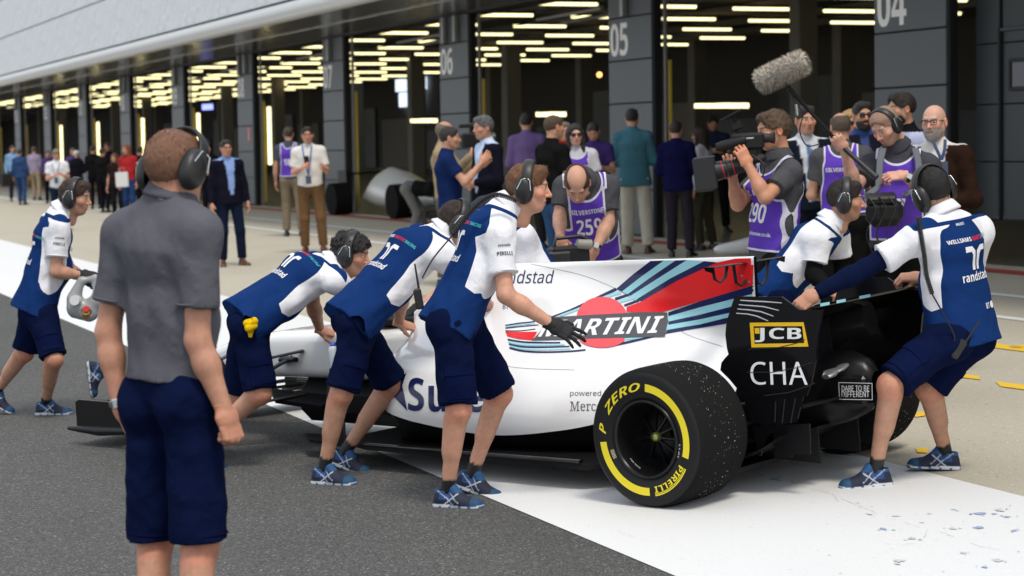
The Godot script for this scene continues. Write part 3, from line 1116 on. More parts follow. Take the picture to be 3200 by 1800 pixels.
func wheel(car: Node3D, called: String, at: Vector3, side: float, width: float, turn: float) -> void:
	var w := Node3D.new()
	w.name = called
	w.transform = Transform3D(Basis(Vector3.UP, turn), at)
	car.add_child(w, true)
	var b := Basis(Vector3(0, 0, -1) * side, Vector3(side, 0, 0), Vector3(0, -1, 0))   # y of the lathe = outward
	b = Basis(Vector3(0, 1, 0), Vector3(side, 0, 0), Vector3(0, 1, 0).cross(Vector3(side, 0, 0)) * -1.0)
	b = basis_to(Vector3(side, 0, 0), Vector3(0, 0, 1))
	var h := width * 0.5
	var g := Geo.new()
	g.lathe(Vector3.ZERO, b, PackedVector2Array([Vector2(0.19, -h + 0.02), Vector2(0.25, -h), Vector2(0.305, -h + 0.006), Vector2(0.322, -h + 0.02), Vector2(0.331, -h + 0.045), Vector2(0.335, -h + 0.09), Vector2(0.336, 0), Vector2(0.335, h - 0.09), Vector2(0.331, h - 0.045), Vector2(0.322, h - 0.02), Vector2(0.317, h - 0.0135)]), 96)
	var ty := part("tyre", g, M.tyre, w)
	g = Geo.new()
	g.lathe(Vector3.ZERO, b, PackedVector2Array([Vector2(0.3172, h - 0.0137), Vector2(0.308, h - 0.007), Vector2(0.296, h - 0.002), Vector2(0.25, h), Vector2(0.215, h - 0.004), Vector2(0.193, h - 0.014), Vector2(0.186, h - 0.022)]), 96)
	part("sidewall", g, M.tyre_side, ty)
	# stones and rubber picked up by the tread
	g = Geo.new()
	var r := RandomNumberGenerator.new()
	r.seed = 31 + int(at.x * 10)
	for k in 420:
		var a := r.randf() * TAU
		var y := clampf(r.randfn(0.0, 0.45), -0.9, 0.9) * (h - 0.03)
		var o := b.x * cos(a) - b.z * sin(a)
		var c := o * (0.3358 if absf(y) < h - 0.08 else 0.331) + b.y * y
		var e := r.randf_range(0.0007, 0.0022) * (1.9 if r.randf() < 0.05 else 1.0)
		var tang := b.y.cross(o)
		var k0 := r.randf_range(0.15, 0.6)
		g.col = Color(k0, k0, k0 * 0.95)
		var tip := c + o * e
		var u1 := tang * e * r.randf_range(0.8, 2.0)
		var u2 := b.y * e * r.randf_range(0.8, 1.6)
		for q in [[u1, u2], [u2, -u1], [-u1, -u2], [-u2, u1]]:
			g.tri(c + q[0], c + q[1], tip, o)
	tag(part("grit", g, M.vertex, ty), "pale grit stuck to the tread", "", "", "stuff")
	# rim: flange, barrel, spokes, nut
	g = Geo.new()
	g.lathe(Vector3.ZERO, b, PackedVector2Array([Vector2(0.192, h - 0.02), Vector2(0.186, h - 0.004), Vector2(0.178, h - 0.004), Vector2(0.168, h - 0.02), Vector2(0.166, h - 0.06), Vector2(0.150, h - 0.09), Vector2(0.147, h - 0.22), Vector2(0.02, h - 0.23)]), 64)
	var rim := part("rim", g, M.rim, w)
	for k in 9:
		g = Geo.new()
		var a := TAU * k / 9.0 + 0.35
		var o := b.x * cos(a) - b.z * sin(a)
		g.tube(PackedVector3Array([o * 0.026 + b.y * (h - 0.10), o * 0.07 + b.y * (h - 0.13), o * 0.149 + b.y * (h - 0.17)]), [0.010, 0.009, 0.014], 6)
		part("spoke", g, M.rim, rim)
	g = Geo.new()
	g.lathe(b.y * (h - 0.115), b, PackedVector2Array([Vector2(0.032, -0.05), Vector2(0.030, 0.0), Vector2(0.024, 0.012), Vector2(0.020, 0.035), Vector2(0.001, 0.04)]), 20)
	part("wheel_nut", g, mat(Color(0.30, 0.34, 0.10), 0.3, 0.7), rim)
	# lettering and stripes on the outer sidewall
	var face := func(ang: float, rad: float) -> Array:
		var y := table([0.186, 0.193, 0.215, 0.25, 0.296, 0.308, 0.317], [-0.022, -0.014, -0.004, 0.0, -0.002, -0.007, -0.0135], rad) + h
		# seen from outside: angle counter-clockwise from the car's tail (left side) so that words read the right way round
		var o := Vector3(0, sin(ang), cos(ang) * -side)
		return [o * rad + b.y * (y + 0.0012), b.y]
	for q in [[85.0, -16.5], [-85.5, -174.0]]:
		g = Geo.new()
		var rows := []
		for k in 41:
			var a := deg_to_rad(lerpf(q[0], q[1], k / 40.0))
			var row := PackedVector3Array()
			for rr in [0.229, 0.248, 0.266]:
				row.append(face.call(a, rr)[0])
			rows.append(row)
		for k in 40:
			for j in 2:
				g.tri_n(rows[k][j], rows[k + 1][j], rows[k + 1][j + 1], b.y, b.y, b.y)
				g.tri_n(rows[k][j], rows[k + 1][j + 1], rows[k][j + 1], b.y, b.y, b.y)
		part("stripe", g, M.tyre_yellow, ty)
	for q in [["P", 177.0, 165.5], ["ZERO", 153.0, 91.5], ["PIRELLI", -28.0, -78.0]]:
		g = Geo.new()
		var mid := deg_to_rad((q[1] + q[2]) * 0.5)
		var span := deg_to_rad(absf(q[1] - q[2]))
		var small: bool = q[0] == "PIRELLI"
		var t := letters(q[0], span, 0.040 if not small else 0.029, true, false, 0.0 if small else 0.35)
		var rad: float = 0.249 if not small else 0.240
		lay(g, finer(t, 0.06), func(p: Vector2) -> Array: return face.call(mid - p.x, rad + p.y))
		if small:
			for bar in [[0.2575, 0.2615], [0.2640, 0.2700]]:
				var o := []
				for k in 13:
					o.append(Vector2(lerpf(-0.5, 0.5, k / 12.0) * span * 1.02, bar[0]))
				for k in 13:
					o.append(Vector2(lerpf(0.5, -0.5, k / 12.0) * span * 1.02, bar[1]))
				lay(g, finer(outline2(o), 0.06), func(p: Vector2) -> Array: return face.call(mid - p.x, p.y))
		part("lettering", g, M.tyre_yellow, ty)
	if side < 0 and at.z > -1.0:
		g = Geo.new()
		lay(g, letters("L1-01", 0.30, 0.012, false), func(p: Vector2) -> Array: return face.call(deg_to_rad(-12.0) - p.x, 0.203 + p.y))
		lay(g, letters("APP TECH", 0.45, 0.011, true), func(p: Vector2) -> Array: return [(face.call(deg_to_rad(-128.0) + p.x, 0.166 - p.y)[0]) - b.y * 0.028, b.y])
		part("lettering", g, M.white_paint, ty)
		g = Geo.new()
		for k in 12:
			var a := deg_to_rad(-152.0 - k * 1.0)
			var wd := deg_to_rad(0.35 if k % 3 else 0.7)
			g.quad(face.call(a, 0.200)[0], face.call(a + wd, 0.200)[0], face.call(a + wd, 0.218)[0], face.call(a, 0.218)[0], b.y)
		part("barcode_label", g, mat(Color(0.55, 0.45, 0.30), 0.7), ty)

func blade(g: Geo, a: Vector3, b: Vector3, chord: Vector3, thick: float, camber: float) -> void:   # wing section from a to b
	var rows := []
	var up := Vector3.UP
	for k in 2:
		var o := a if k == 0 else b
		var row := PackedVector3Array()
		for j in 14:
			var t := j / 7.0
			var x := t if t <= 1.0 else 2.0 - t
			var th := thick * sqrt(maxf(x, 0.0)) * (1.0 - x) * 2.2 * (1.0 if t <= 1.0 else -0.6)
			row.append(o + chord * x + up * (th + camber * 4.0 * x * (1.0 - x)))
		rows.append(row)
	g.sheet(rows, true)
	for e in 2:
		var row: PackedVector3Array = rows[e]
		for k in range(1, row.size() - 1):
			g.tri(row[0], row[k], row[k + 1], (a - b) if e == 0 else (b - a))

func make_car() -> void:
	var phi := 0.726
	CAR = Transform3D(Basis(Vector3(sin(phi), 0, -cos(phi)), Vector3.UP, Vector3(cos(phi), 0, sin(phi))), Vector3(1.2434, 0, -10.4926))
	var car := thing("racing_car", "white single-seat racing car with striped engine cover being pushed backwards by the crew", "racing car", CAR)
	var g := Geo.new()
	# engine cover with sidepods and shark fin: one skin from the left edge over the fin to the right edge
	var rows := []
	var nl := 60
	for k in nl + 1:
		var l := lerpf(0.02, 2.215, k / float(nl))
		var row := PackedVector3Array()
		var hb := cover_bottom(l)
		var ht := cover_top(l)
		var nv := 34
		for j in nv + 1:
			var h := lerpf(hb, ht, j / float(nv))
			row.append(cp(-flank(l, h), h, l))
		row.append(cp(0, ht + 0.004, l))
		for j in nv + 1:
			var h := lerpf(ht, hb, j / float(nv))
			row.append(cp(flank(l, h), h, l))
		rows.append(row)
	g.sheet(rows, false, true)
	var skin := part("engine_cover", g, M.white_car, car)
	g = Geo.new()                                                      # fin's rear edge and the open tail
	var last: PackedVector3Array = rows[0]
	for k in last.size() / 2:
		g.quad(last[k], last[k + 1], last[last.size() - 2 - k], last[last.size() - 1 - k], Vector3(0, 0, 1))
	part("cover_tail", g, M.gloss_black, car)
	g = Geo.new()                                                      # dark undercut below the sidepods
	rows = []
	for k in 31:
		var l := lerpf(-0.05, 2.19, k / 30.0)
		var hb := cover_bottom(l) + 0.004
		var w := flank(l, hb) - 0.003
		rows.append(PackedVector3Array([cp(-w, hb, l), cp(-w * 0.86, lerpf(hb, 0.12, 0.45), l), cp(-w * 0.80, 0.12, l), cp(w * 0.80, 0.12, l), cp(w * 0.86, lerpf(hb, 0.12, 0.45), l), cp(w, hb, l)]))
	g.sheet(rows, false, false)
	part("undercut", g, M.carbon, car)
	g = Geo.new()                                                      # inlets
	for s in [-1.0, 1.0]:
		g.plate(PackedVector3Array([cp(0.27 * s, 0.36, 2.2), cp(0.60 * s, 0.36, 2.12), cp(0.62 * s, 0.55, 2.1), cp(0.30 * s, 0.60, 2.16)]), Vector3(0, 0, 0.01))
	part("inlet", g, M.black, car)
	# livery
	var L := Node3D.new()
	L.name = "livery"
	skin.add_child(L, true)
	coat = 0.0018
	var seam := Geo.new()
	stroke(seam, [[-200, 150], [120, 168], [420, 222], [700, 290], [970, 402], [1200, 545], [1430, 690], [1600, 805], [1900, 905]], 3.0, 3.0)
	stroke(seam, [[-330, 500], [-318, 800], [-300, 1100], [-260, 1400]], 3.0, 3.0)
	stroke(seam, [[-300, 1010], [100, 1090], [600, 1110]], 2.5, 2.5)
	part("panel_gap", seam, M.grey_text, L)
	coat = 0.0025
	var navy := Geo.new()
	for q in [[[970, 400], [1120, 270], [1270, 155], [1390, 150], [1200, 285], [1020, 425]], [[1070, 448], [1270, 300], [1490, 150], [1590, 146], [1340, 305], [1095, 462]], [[1150, 492], [1440, 310], [1740, 156], [1855, 168], [1500, 330], [1190, 512]], [[1425, 606], [1700, 510], [2190, 362], [2190, 436], [1700, 560], [1425, 640]], [[1425, 690], [1700, 628], [2010, 542], [2000, 600], [1700, 665], [1425, 716]], [[1410, 765], [1700, 712], [1990, 640], [1990, 694], [1700, 742], [1400, 795]]]:
		livery(navy, q)
	stroke(navy, [[400, 648], [560, 590], [750, 505], [970, 402]], 10, 28)
	stroke(navy, [[960, 492], [1080, 450]], 26, 22)
	stroke(navy, [[1040, 548], [1170, 500]], 20, 22)
	stroke(navy, [[0, 722], [120, 702], [230, 690], [430, 650]], 12, 8)
	stroke(navy, [[0, 746], [120, 732], [290, 716]], 9, 8)
	stroke(navy, [[0, 768], [130, 768], [262, 752]], 8, 7)
	stroke(navy, [[20, 845], [150, 866], [300, 872], [480, 872]], 16, 12)
	stroke(navy, [[30, 886], [150, 908], [330, 912], [560, 905]], 14, 12)
	stroke(navy, [[35, 918], [150, 945], [330, 955], [560, 948], [700, 935]], 16, 14)
	stroke(navy, [[880, 905], [1100, 862], [1400, 790]], 26, 16)
	part("stripe", navy, M.navy_paint, L)
	coat = 0.0032
	var sk := Geo.new()
	for q in [[[1020, 425], [1200, 285], [1390, 150], [1490, 150], [1270, 300], [1070, 448]], [[1095, 462], [1340, 305], [1590, 146], [1740, 156], [1440, 310], [1150, 492]], [[1425, 642], [1700, 562], [2190, 438], [2190, 500], [1700, 625], [1425, 688]], [[1425, 718], [1700, 667], [2000, 602], [1990, 638], [1700, 710], [1410, 762]]]:
		livery(sk, q)
	stroke(sk, [[480, 636], [700, 555], [880, 472], [1010, 432]], 16, 30)
	stroke(sk, [[980, 520], [1130, 474]], 26, 30)
	stroke(sk, [[0, 734], [120, 718], [260, 703]], 9, 7)
	stroke(sk, [[25, 866], [150, 888], [320, 893], [520, 888]], 16, 14)
	stroke(sk, [[35, 902], [150, 926], [330, 934], [570, 926]], 12, 10)
	stroke(sk, [[950, 842], [1150, 828], [1400, 762]], 18, 30)
	part("stripe", sk, M.sky_paint, L)
	coat = 0.0039
	var red := Geo.new()
	livery(red, [[1190, 512], [1500, 330], [1855, 168], [2015, 134], [2196, 130], [2190, 360], [1700, 508], [1345, 612], [1260, 560]])
	livery(red, [[1060, 560], [1190, 514], [1330, 606], [1060, 606]])
	livery(red, [[0, 776], [140, 780], [278, 778], [238, 852], [120, 842], [20, 818]])
	part("stripe", red, M.red_paint, L)
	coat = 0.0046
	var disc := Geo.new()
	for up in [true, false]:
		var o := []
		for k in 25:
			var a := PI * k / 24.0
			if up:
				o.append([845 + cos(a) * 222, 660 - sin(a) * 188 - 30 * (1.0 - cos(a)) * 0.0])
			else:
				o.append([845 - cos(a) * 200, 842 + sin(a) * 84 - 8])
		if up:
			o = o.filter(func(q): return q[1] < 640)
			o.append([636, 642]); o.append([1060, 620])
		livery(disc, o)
	part("disc", disc, M.red_sky_sheen, L)
	coat = 0.0053
	var board := Geo.new()
	livery(board, [[425, 650], [830, 628], [1250, 606], [1418, 608], [1424, 690], [1395, 822], [800, 838], [235, 855], [330, 752]])
	part("name_board", board, M.grey_paint, L)
	var word := Geo.new()
	lay(word, finer(letters("MARTINI", 1.0, 1.0, true, false, 0.22), 0.04), func(q: Vector2) -> Array:
		var u := q.x + 0.5
		var v := q.y + 0.5
		var lo := Vector2(lerpf(285, 1360, u), lerpf(826, 790, u))
		var hi := Vector2(lerpf(330, 1392, u), lerpf(685, 640, u))
		var p := lo.lerp(hi, v)
		var r := on_flank(z5(p.x, p.y))
		return [r[0] + r[1] * 0.002, r[1]] if r.size() else [])
	part("lettering", word, M.white_paint, L)
	coat = 0.0025
	words_on_flank("randstad", 1543, 845, 1733, 886, M.navy_paint, L, false, false, 0.25)
	words_on_flank("powered by", 1782, 1221, 1915, 1242, M.grey_text, L, false)
	words_on_flank("Mercedes", 1782, 1254, 1935, 1284, M.grey_text, L, false, true)
	words_on_flank("Sure", 1276, 1183, 1512, 1288, M.navy_paint, L, true, false, 0.0, 0.02)
	words_on_flank("BT", 1572, 951, 1590, 966, M.navy_paint, L, false)
	g = Geo.new()
	livery(g, [[(1272 - 1580) * 2.8, (1162 - 760) * 2.8], [(1258 - 1580) * 2.8, (1205 - 760) * 2.8], [(1274 - 1580) * 2.8, (1284 - 760) * 2.8], [(1232 - 1580) * 2.8, (1240 - 760) * 2.8], [(1246 - 1580) * 2.8, (1195 - 760) * 2.8]])
	part("emblem", g, M.navy_paint, L)
	# T-shaped winglet on the fin, with webbing straps
	g = Geo.new()
	blade(g, cp(-0.31, 1.075, 0.10), cp(0.31, 1.075, 0.10), Vector3(0, 0.004, 0.045), 0.008, 0.002)
	for s in [-1.0, 1.0]:
		g.plate(PackedVector3Array([cp(0.312 * s, 1.085, 0.11), cp(0.312 * s, 1.085, 0.05), cp(0.312 * s, 1.055, 0.055), cp(0.312 * s, 1.065, 0.10)]), Vector3(0.003, 0, 0))
	var tw := part("winglet", g, M.gloss_black, car)
	for q in [[-0.24, 0.05], [-0.06, 0.085], [0.12, 0.10]]:
		g = Geo.new()
		g.tube(PackedVector3Array([cp(q[0] - 0.03, 1.08, 0.09), cp(q[0] - 0.028, 1.07 - q[1], 0.08), cp(q[0] + 0.0, 1.05 - q[1], 0.07), cp(q[0] + 0.05, 1.06 - q[1] * 0.7, 0.07), cp(q[0] + 0.08, 1.075, 0.08)]), [0.011], 6, true, 0.2, Vector3(0, 0, 1))
		part("strap", g, M.carbon_matt, tw)
	# chassis and nose
	g = Geo.new()
	rows = []
	for q in [[1.9, 0.25, 0.40, 0.74], [2.3, 0.26, 0.40, 0.72], [2.6, 0.265, 0.39, 0.70], [2.95, 0.26, 0.385, 0.69], [3.4, 0.235, 0.375, 0.665], [3.8, 0.19, 0.35, 0.61], [4.2, 0.14, 0.29, 0.50], [4.55, 0.10, 0.23, 0.38], [4.78, 0.06, 0.20, 0.29], [4.82, 0.02, 0.22, 0.26]]:
		var row := PackedVector3Array()
		for k in 28:
			var a := TAU * k / 28.0
			var c := cos(a)
			var s := sin(a)
			var e := 0.42
			row.append(cp(-signf(c) * pow(absf(c), e) * q[1], (q[2] + q[3]) * 0.5 + signf(s) * pow(absf(s), e) * (q[3] - q[2]) * 0.5, q[0]))
		rows.append(row)
	g.sheet(rows, true, true)
	var nose := part("nose", g, M.white_car, car)
	g = Geo.new()
	rows = []
	for q in [[0.0, 1.0], [0.03, 1.02], [0.05, 0.94], [0.02, 0.86]]:
		var row := PackedVector3Array()
		for k in 24:
			var a := TAU * k / 24.0
			row.append(cp(cos(a) * 0.21 * q[1], 0.705 + q[0] + 0.03 * (1.0 - sin(a)) * 0.5, 2.45 + sin(a) * 0.36 * q[1]))
		rows.append(row)
	g.sheet(rows, true)
	part("cockpit_rim", g, M.carbon_matt, nose)
	g = Geo.new()
	var pit := PackedVector3Array()
	for k in 24:
		var a := TAU * k / 24.0
		pit.append(cp(cos(a) * 0.185, 0.735, 2.45 + sin(a) * 0.32))
	for k in 22:
		g.tri(pit[0], pit[k + 1], pit[k + 2], Vector3.UP)
	part("cockpit", g, M.black, nose)
	g = Geo.new()
	g.tube(PackedVector3Array([cp(-0.24, 0.50, 3.30), cp(-0.262, 0.505, 3.18)]), [0.05, 0.028], 12, true, 0.5)
	part("rod_fairing", g, M.carbon, nose)
	# floor, plank edge and vanes
	g = Geo.new()
	var fl := PackedVector3Array()
	for q in [[-0.45, 2.42], [-0.70, 2.32], [-0.775, 2.1], [-0.775, 0.55], [-0.60, 0.40], [-0.58, -0.2], [0.58, -0.2], [0.60, 0.40], [0.775, 0.55], [0.775, 2.1], [0.70, 2.32], [0.45, 2.42]]:
		fl.append(cp(q[0], 0.125, q[1]))
	g.plate(fl, Vector3(0, 0.012, 0))
	var floor_ := part("car_floor", g, M.carbon, car)
	for s in [-1.0, 1.0]:
		g = Geo.new()
		g.tube(PackedVector3Array([cp(0.775 * s, 0.145, 2.1), cp(0.785 * s, 0.15, 1.3), cp(0.775 * s, 0.155, 0.58)]), [0.02], 8, true, 0.5)
		part("floor_edge", g, M.gloss_black, floor_)
		for q in [[2.62, 0.52, 0.50], [2.74, 0.44, 0.46], [2.50, 0.60, 0.42]]:
			g = Geo.new()
			g.plate(PackedVector3Array([cp(q[1] * s, 0.12, q[0] + 0.05), cp((q[1] + 0.06) * s, 0.12, q[0] - 0.12), cp((q[1] + 0.03) * s, q[2], q[0] - 0.10), cp((q[1] - 0.02) * s, q[2] - 0.03, q[0] + 0.0)]), Vector3(0.005 * s, 0, 0.002))
			part("barge_board", g, M.carbon, floor_)
		g = Geo.new()
		g.plate(PackedVector3Array([cp(0.46 * s, 0.10, 2.95), cp(0.62 * s, 0.10, 2.72), cp(0.66 * s, 0.10, 2.4), cp(0.40 * s, 0.10, 2.4)]), Vector3(0, 0.008, 0))
		part("foot_plate", g, M.carbon, floor_)
		g = Geo.new()
		g.plate(PackedVector3Array([cp(0.20 * s, 0.30, 3.5), cp(0.34 * s, 0.26, 3.3), cp(0.34 * s, 0.24, 2.9), cp(0.20 * s, 0.28, 2.9)]), Vector3(0, 0.012, 0))
		part("turning_vane", g, M.carbon, floor_)
	g = Geo.new()
	g.box(cp(0, 0.25, 2.75), Vector3(0.42, 0.26, 1.1), Basis.IDENTITY, 0.08)
	part("keel", g, M.carbon_matt, floor_)
	# tail: gearbox cover, crash structure, diffuser, lamps
	g = Geo.new()
	rows = []
	for q in [[0.05, 0.20, 0.20, 0.62], [-0.15, 0.18, 0.22, 0.62], [-0.35, 0.16, 0.26, 0.64], [-0.5, 0.13, 0.30, 0.66], [-0.62, 0.09, 0.36, 0.62], [-0.66, 0.05, 0.42, 0.56]]:
		var row := PackedVector3Array()
		for k in 24:
			var a := TAU * k / 24.0
			row.append(cp(-cos(a) * q[1], (q[2] + q[3]) * 0.5 + sin(a) * (q[3] - q[2]) * 0.5, q[0]))
		rows.append(row)
	g.sheet(rows, true, false)
	var tail := part("gearbox_cover", g, M.carbon, car)
	g = Geo.new()
	g.tube(PackedVector3Array([cp(0.10, 0.66, -0.25), cp(0.12, 0.78, -0.42), cp(0.14, 0.80, -0.55)]), [0.11, 0.10, 0.085], 20)
	part("exhaust_shroud", g, M.carbon, tail)
	for q in [[-0.19, 0.565, -0.52, 0.05], [-0.12, 0.585, -0.54, 0.038]]:
		g = Geo.new()
		g.tube(PackedVector3Array([cp(q[0] - 0.04, q[1] - 0.012, q[2]), cp(q[0], q[1], q[2]), cp(q[0] + 0.06, q[1] + 0.012, q[2])]), [q[3] * 0.45, q[3] * 0.8, q[3] * 0.4], 12, true, 0.5)
		part("wastegate_pipe", g, M.silver, tail)
	g = Geo.new()
	g.box(cp(0, 0.40, -0.70), Vector3(0.09, 0.12, 0.08), Basis.IDENTITY, 0.015)
	part("rain_light", g, M.carbon, tail)
	var diff := Geo.new()
	rows = []
	for k in 7:
		var t := k / 6.0
		rows.append(PackedVector3Array([cp(-0.52, 0.13 + 0.17 * t * t, 0.05 - 0.48 * t), cp(0.52, 0.13 + 0.17 * t * t, 0.05 - 0.48 * t)]))
	diff.sheet(rows, false, true)
	var df := part("diffuser", diff, M.carbon, car)
	for q in [-0.18, 0.18, 0.40]:
		g = Geo.new()
		var low := 0.10
		g.plate(PackedVector3Array([cp(q, 0.13, 0.02), cp(q, low + 0.03, -0.05), cp(q, low + 0.02, -0.44), cp(q, 0.30, -0.43)]), Vector3(0.004, 0, 0))
		part("strake", g, M.carbon_matt, df)
	# rear wing
	var wing := Node3D.new()
	wing.name = "rear_wing"
	car.add_child(wing)
	var ol := [[240, 118], [262, 112], [590, 113], [720, 211], [906, 213], [884, 320], [862, 420], [846, 600], [815, 760], [778, 862], [752, 872], [700, 1062], [520, 1085], [395, 1070], [360, 1060], [330, 960], [290, 850], [200, 740], [128, 668], [136, 612], [160, 580], [190, 548], [178, 500], [166, 400], [172, 330], [186, 268], [208, 195], [230, 130]]
	var to_plate := func(x: float, y: float, lat: float) -> Vector3: return on_plane(2200.0 + x / 2.415, 880.0 + y / 2.415, lat)
	for s in [-1.0, 1.0]:
		var edge := PackedVector3Array()
		for q in ol:
			var p: Vector3 = to_plate.call(q[0], q[1], -0.475)
			p.x = 0.475 * s
			edge.append(p)
		g = Geo.new()
		g.plate(edge, Vector3(0.006, 0, 0))
		var ep := part("endplate", g, M.gloss_black, wing)
		if s < 0:
			for q in [[[275, 142], [360, 148], [450, 152], [588, 162]], [[265, 175], [350, 182], [450, 190], [565, 218]], [[255, 208], [340, 214], [430, 228], [525, 262]], [[245, 240], [330, 246], [400, 262], [485, 298]]]:
				g = Geo.new()
				var path := PackedVector3Array()
				for p in q:
					path.append(to_plate.call(p[0], p[1], -0.483))
				g.tube(path, [0.0035, 0.0045, 0.0045, 0.003], 6)
				part("louvre", g, M.silver, ep)
			for q in [[540, 905, 535, 1060], [610, 890, 590, 1068], [690, 880, 655, 1066]]:
				g = Geo.new()
				g.tube(PackedVector3Array([to_plate.call(q[0], q[1], -0.483), to_plate.call(q[2], q[3], -0.483)]), [0.004], 5)
				part("slot", g, M.carbon_matt, ep)
			for q in [[[335, 512], [560, 498], [700, 465], [765, 438]], [[325, 685], [520, 684], [700, 650], [820, 610]], [[460, 862], [640, 838], [780, 790], [835, 765]]]:
				g = Geo.new()
				var path := PackedVector3Array()
				for p in q:
					path.append(to_plate.call(p[0], p[1], -0.482))
				g.tube(path, [0.003], 5)
				part("crease", g, M.carbon_matt, ep)
			# yellow framed board with white letters, and white letters below
			var deck := func(q: Vector2) -> Array: return [to_plate.call(q.x, q.y, -0.4835), Vector3(-1, 0, 0)]
			g = Geo.new()
			for q in [[[345, 310], [752, 307], [741, 336], [373, 337]], [[752, 307], [788, 490], [756, 464], [741, 336]], [[788, 490], [358, 497], [382, 470], [756, 464]], [[358, 497], [345, 310], [373, 337], [382, 470]]]:
				var o := []
				for p in q:
					o.append(Vector2(p[0], p[1]))
				lay(g, outline2(o), deck)
			lay(g, outline2([Vector2(382, 350), Vector2(418, 350), Vector2(420, 393), Vector2(384, 393)]), deck)
			part("emblem", g, M.yellow_paint, ep)
			g = Geo.new()
			lay(g, letters("JCB", 350, 108), func(q: Vector2) -> Array: return deck.call(Vector2(560 + q.x - q.y * 0.0, 403 - q.y)))
			part("lettering", g, M.white_paint, ep)
			g = Geo.new()
			lay(g, letters("CHA", 428, 172, false), func(q: Vector2) -> Array: return deck.call(Vector2(564 + q.x - q.y * 0.05, 692 - q.y)))
			part("lettering", g, M.white_paint, ep)
		else:
			pass
	var beam := Geo.new()
	beam.box((on_plane(2725, 1237, -0.13) + on_plane(2600, 1195, -0.13)) * 0.5 + Vector3(0.03, -0.01, -0.06), Vector3(0.06, 0.15, 0.26), Basis.IDENTITY, 0.015)
	var crash := part("crash_structure", beam, M.carbon, car)
	var deck2 := func(q: Vector2) -> Array: return [to_plate.call(q.x, q.y, -0.1325), Vector3(-1, 0, 0)]
	for line in [["DARE TO BE", 806], ["DIFFERENT", 850]]:
		g = Geo.new()
		lay(g, letters(line[0], 208, 42, false), func(q: Vector2) -> Array: return deck2.call(Vector2(1143 + q.x, line[1] - q.y)))
		part("lettering", g, M.white_paint, crash)
	g = Geo.new()
	for q in [[1015, 760, 1270, 766], [1020, 886, 1272, 890]]:
		lay(g, outline2([Vector2(q[0], q[1]), Vector2(q[2], q[3]), Vector2(q[2], q[3] + 4), Vector2(q[0], q[1] + 4)]), deck2)
	for q in [[1015, 764, 1020, 886], [1266, 770, 1268, 890]]:
		lay(g, outline2([Vector2(q[0], q[1]), Vector2(q[0] + 4, q[1]), Vector2(q[2] + 4, q[3]), Vector2(q[2], q[3])]), deck2)
	part("border", g, M.white_paint, crash)
	g = Geo.new()
	blade(g, cp(-0.468, 0.80, -0.20), cp(0.468, 0.80, -0.20), Vector3(0, 0.05, 0.27), 0.03, -0.02)
	part("main_plane", g, M.gloss_black, wing)
	g = Geo.new()
	blade(g, cp(-0.468, 0.845, -0.45), cp(0.468, 0.845, -0.45), Vector3(0, 0.085, 0.19), 0.018, -0.015)
	part("flap", g, M.gloss_black, wing)
	g = Geo.new()
	for q in [[-0.44, -0.36], [-0.30, -0.22], [-0.10, 0.0]]:
		g.quad(cp(q[0], 0.918, -0.6445), cp(q[1], 0.918, -0.6445), cp(q[1], 0.932, -0.6445), cp(q[0], 0.932, -0.6445), Vector3(0, 0, 1))
	part("edge_stripe", g, M.sky_paint, wing)
	g = Geo.new()
	g.plate(PackedVector3Array([cp(0, 0.62, -0.30), cp(0, 0.62, -0.42), cp(0, 0.82, -0.40), cp(0, 0.82, -0.26)]), Vector3(0.008, 0, 0))
	part("pylon", g, M.carbon, wing)
	g = Geo.new()
	blade(g, cp(-0.468, 0.42, -0.42), cp(0.468, 0.42, -0.42), Vector3(0, 0.03, 0.14), 0.014, -0.008)
	part("beam", g, M.carbon, wing)
	g = Geo.new()
	var skirt := PackedVector3Array()
	for q in [[370, 1088], [800, 1072], [806, 1306], [668, 1304], [662, 1330], [532, 1326], [528, 1140], [480, 1165], [430, 1316], [408, 1310], [386, 1180]]:
		skirt.append(to_plate.call(q[0], q[1], -0.43))
	g.plate(skirt, Vector3(0.005, 0, 0))
	part("lower_plate", g, M.carbon, wing)
	for q in [[2060, 180], [2070, 286], [2130, 340]]:
		g = Geo.new()
		var h: Array = on_flank(z5(q[0], q[1]))
		if h.size():
			rod(g, h[0], h[0] + h[1] * 0.004, 0.007, 0.006, 10)
			part("fastener", g, M.silver, skin)
	# front wing
	var fw := Node3D.new()
	fw.name = "front_wing"
	car.add_child(fw)
	for s in [-1.0, 1.0]:
		g = Geo.new()
		g.plate(PackedVector3Array([cp(0.87 * s, 0.12, 4.54), cp(0.87 * s, 0.12, 4.08), cp(0.87 * s, 0.285, 4.06), cp(0.87 * s, 0.285, 4.50), cp(0.87 * s, 0.27, 4.54)]), Vector3(0.006, 0, 0))
		var ep := part("endplate", g, M.gloss_black, fw)
		g = Geo.new()
		g.tube(PackedVector3Array([cp(0.895 * s, 0.105, 4.60), cp(0.895 * s, 0.105, 4.5), cp(0.885 * s, 0.10, 4.3), cp(0.88 * s, 0.115, 4.02)]), [0.012, 0.02, 0.028, 0.02], 10, true, 1.0)
		part("footplate", g, M.carbon, ep)
		for q in [[0.115, 4.50, 0.30], [0.165, 4.30, 0.16], [0.215, 4.18, 0.12]]:
			g = Geo.new()
			blade(g, cp(0.25 * s, q[0], q[1] + 0.12), cp(0.865 * s, q[0], q[1]), Vector3(0, 0.035, q[2]), 0.012, -0.008)
			part("element", g, M.carbon, fw)
		g = Geo.new()
		g.plate(PackedVector3Array([cp(0.09 * s, 0.12, 4.72), cp(0.09 * s, 0.12, 4.45), cp(0.08 * s, 0.30, 4.42), cp(0.08 * s, 0.32, 4.62)]), Vector3(0.005, 0, 0))
		part("pylon", g, M.white_car, fw)
		g = Geo.new()
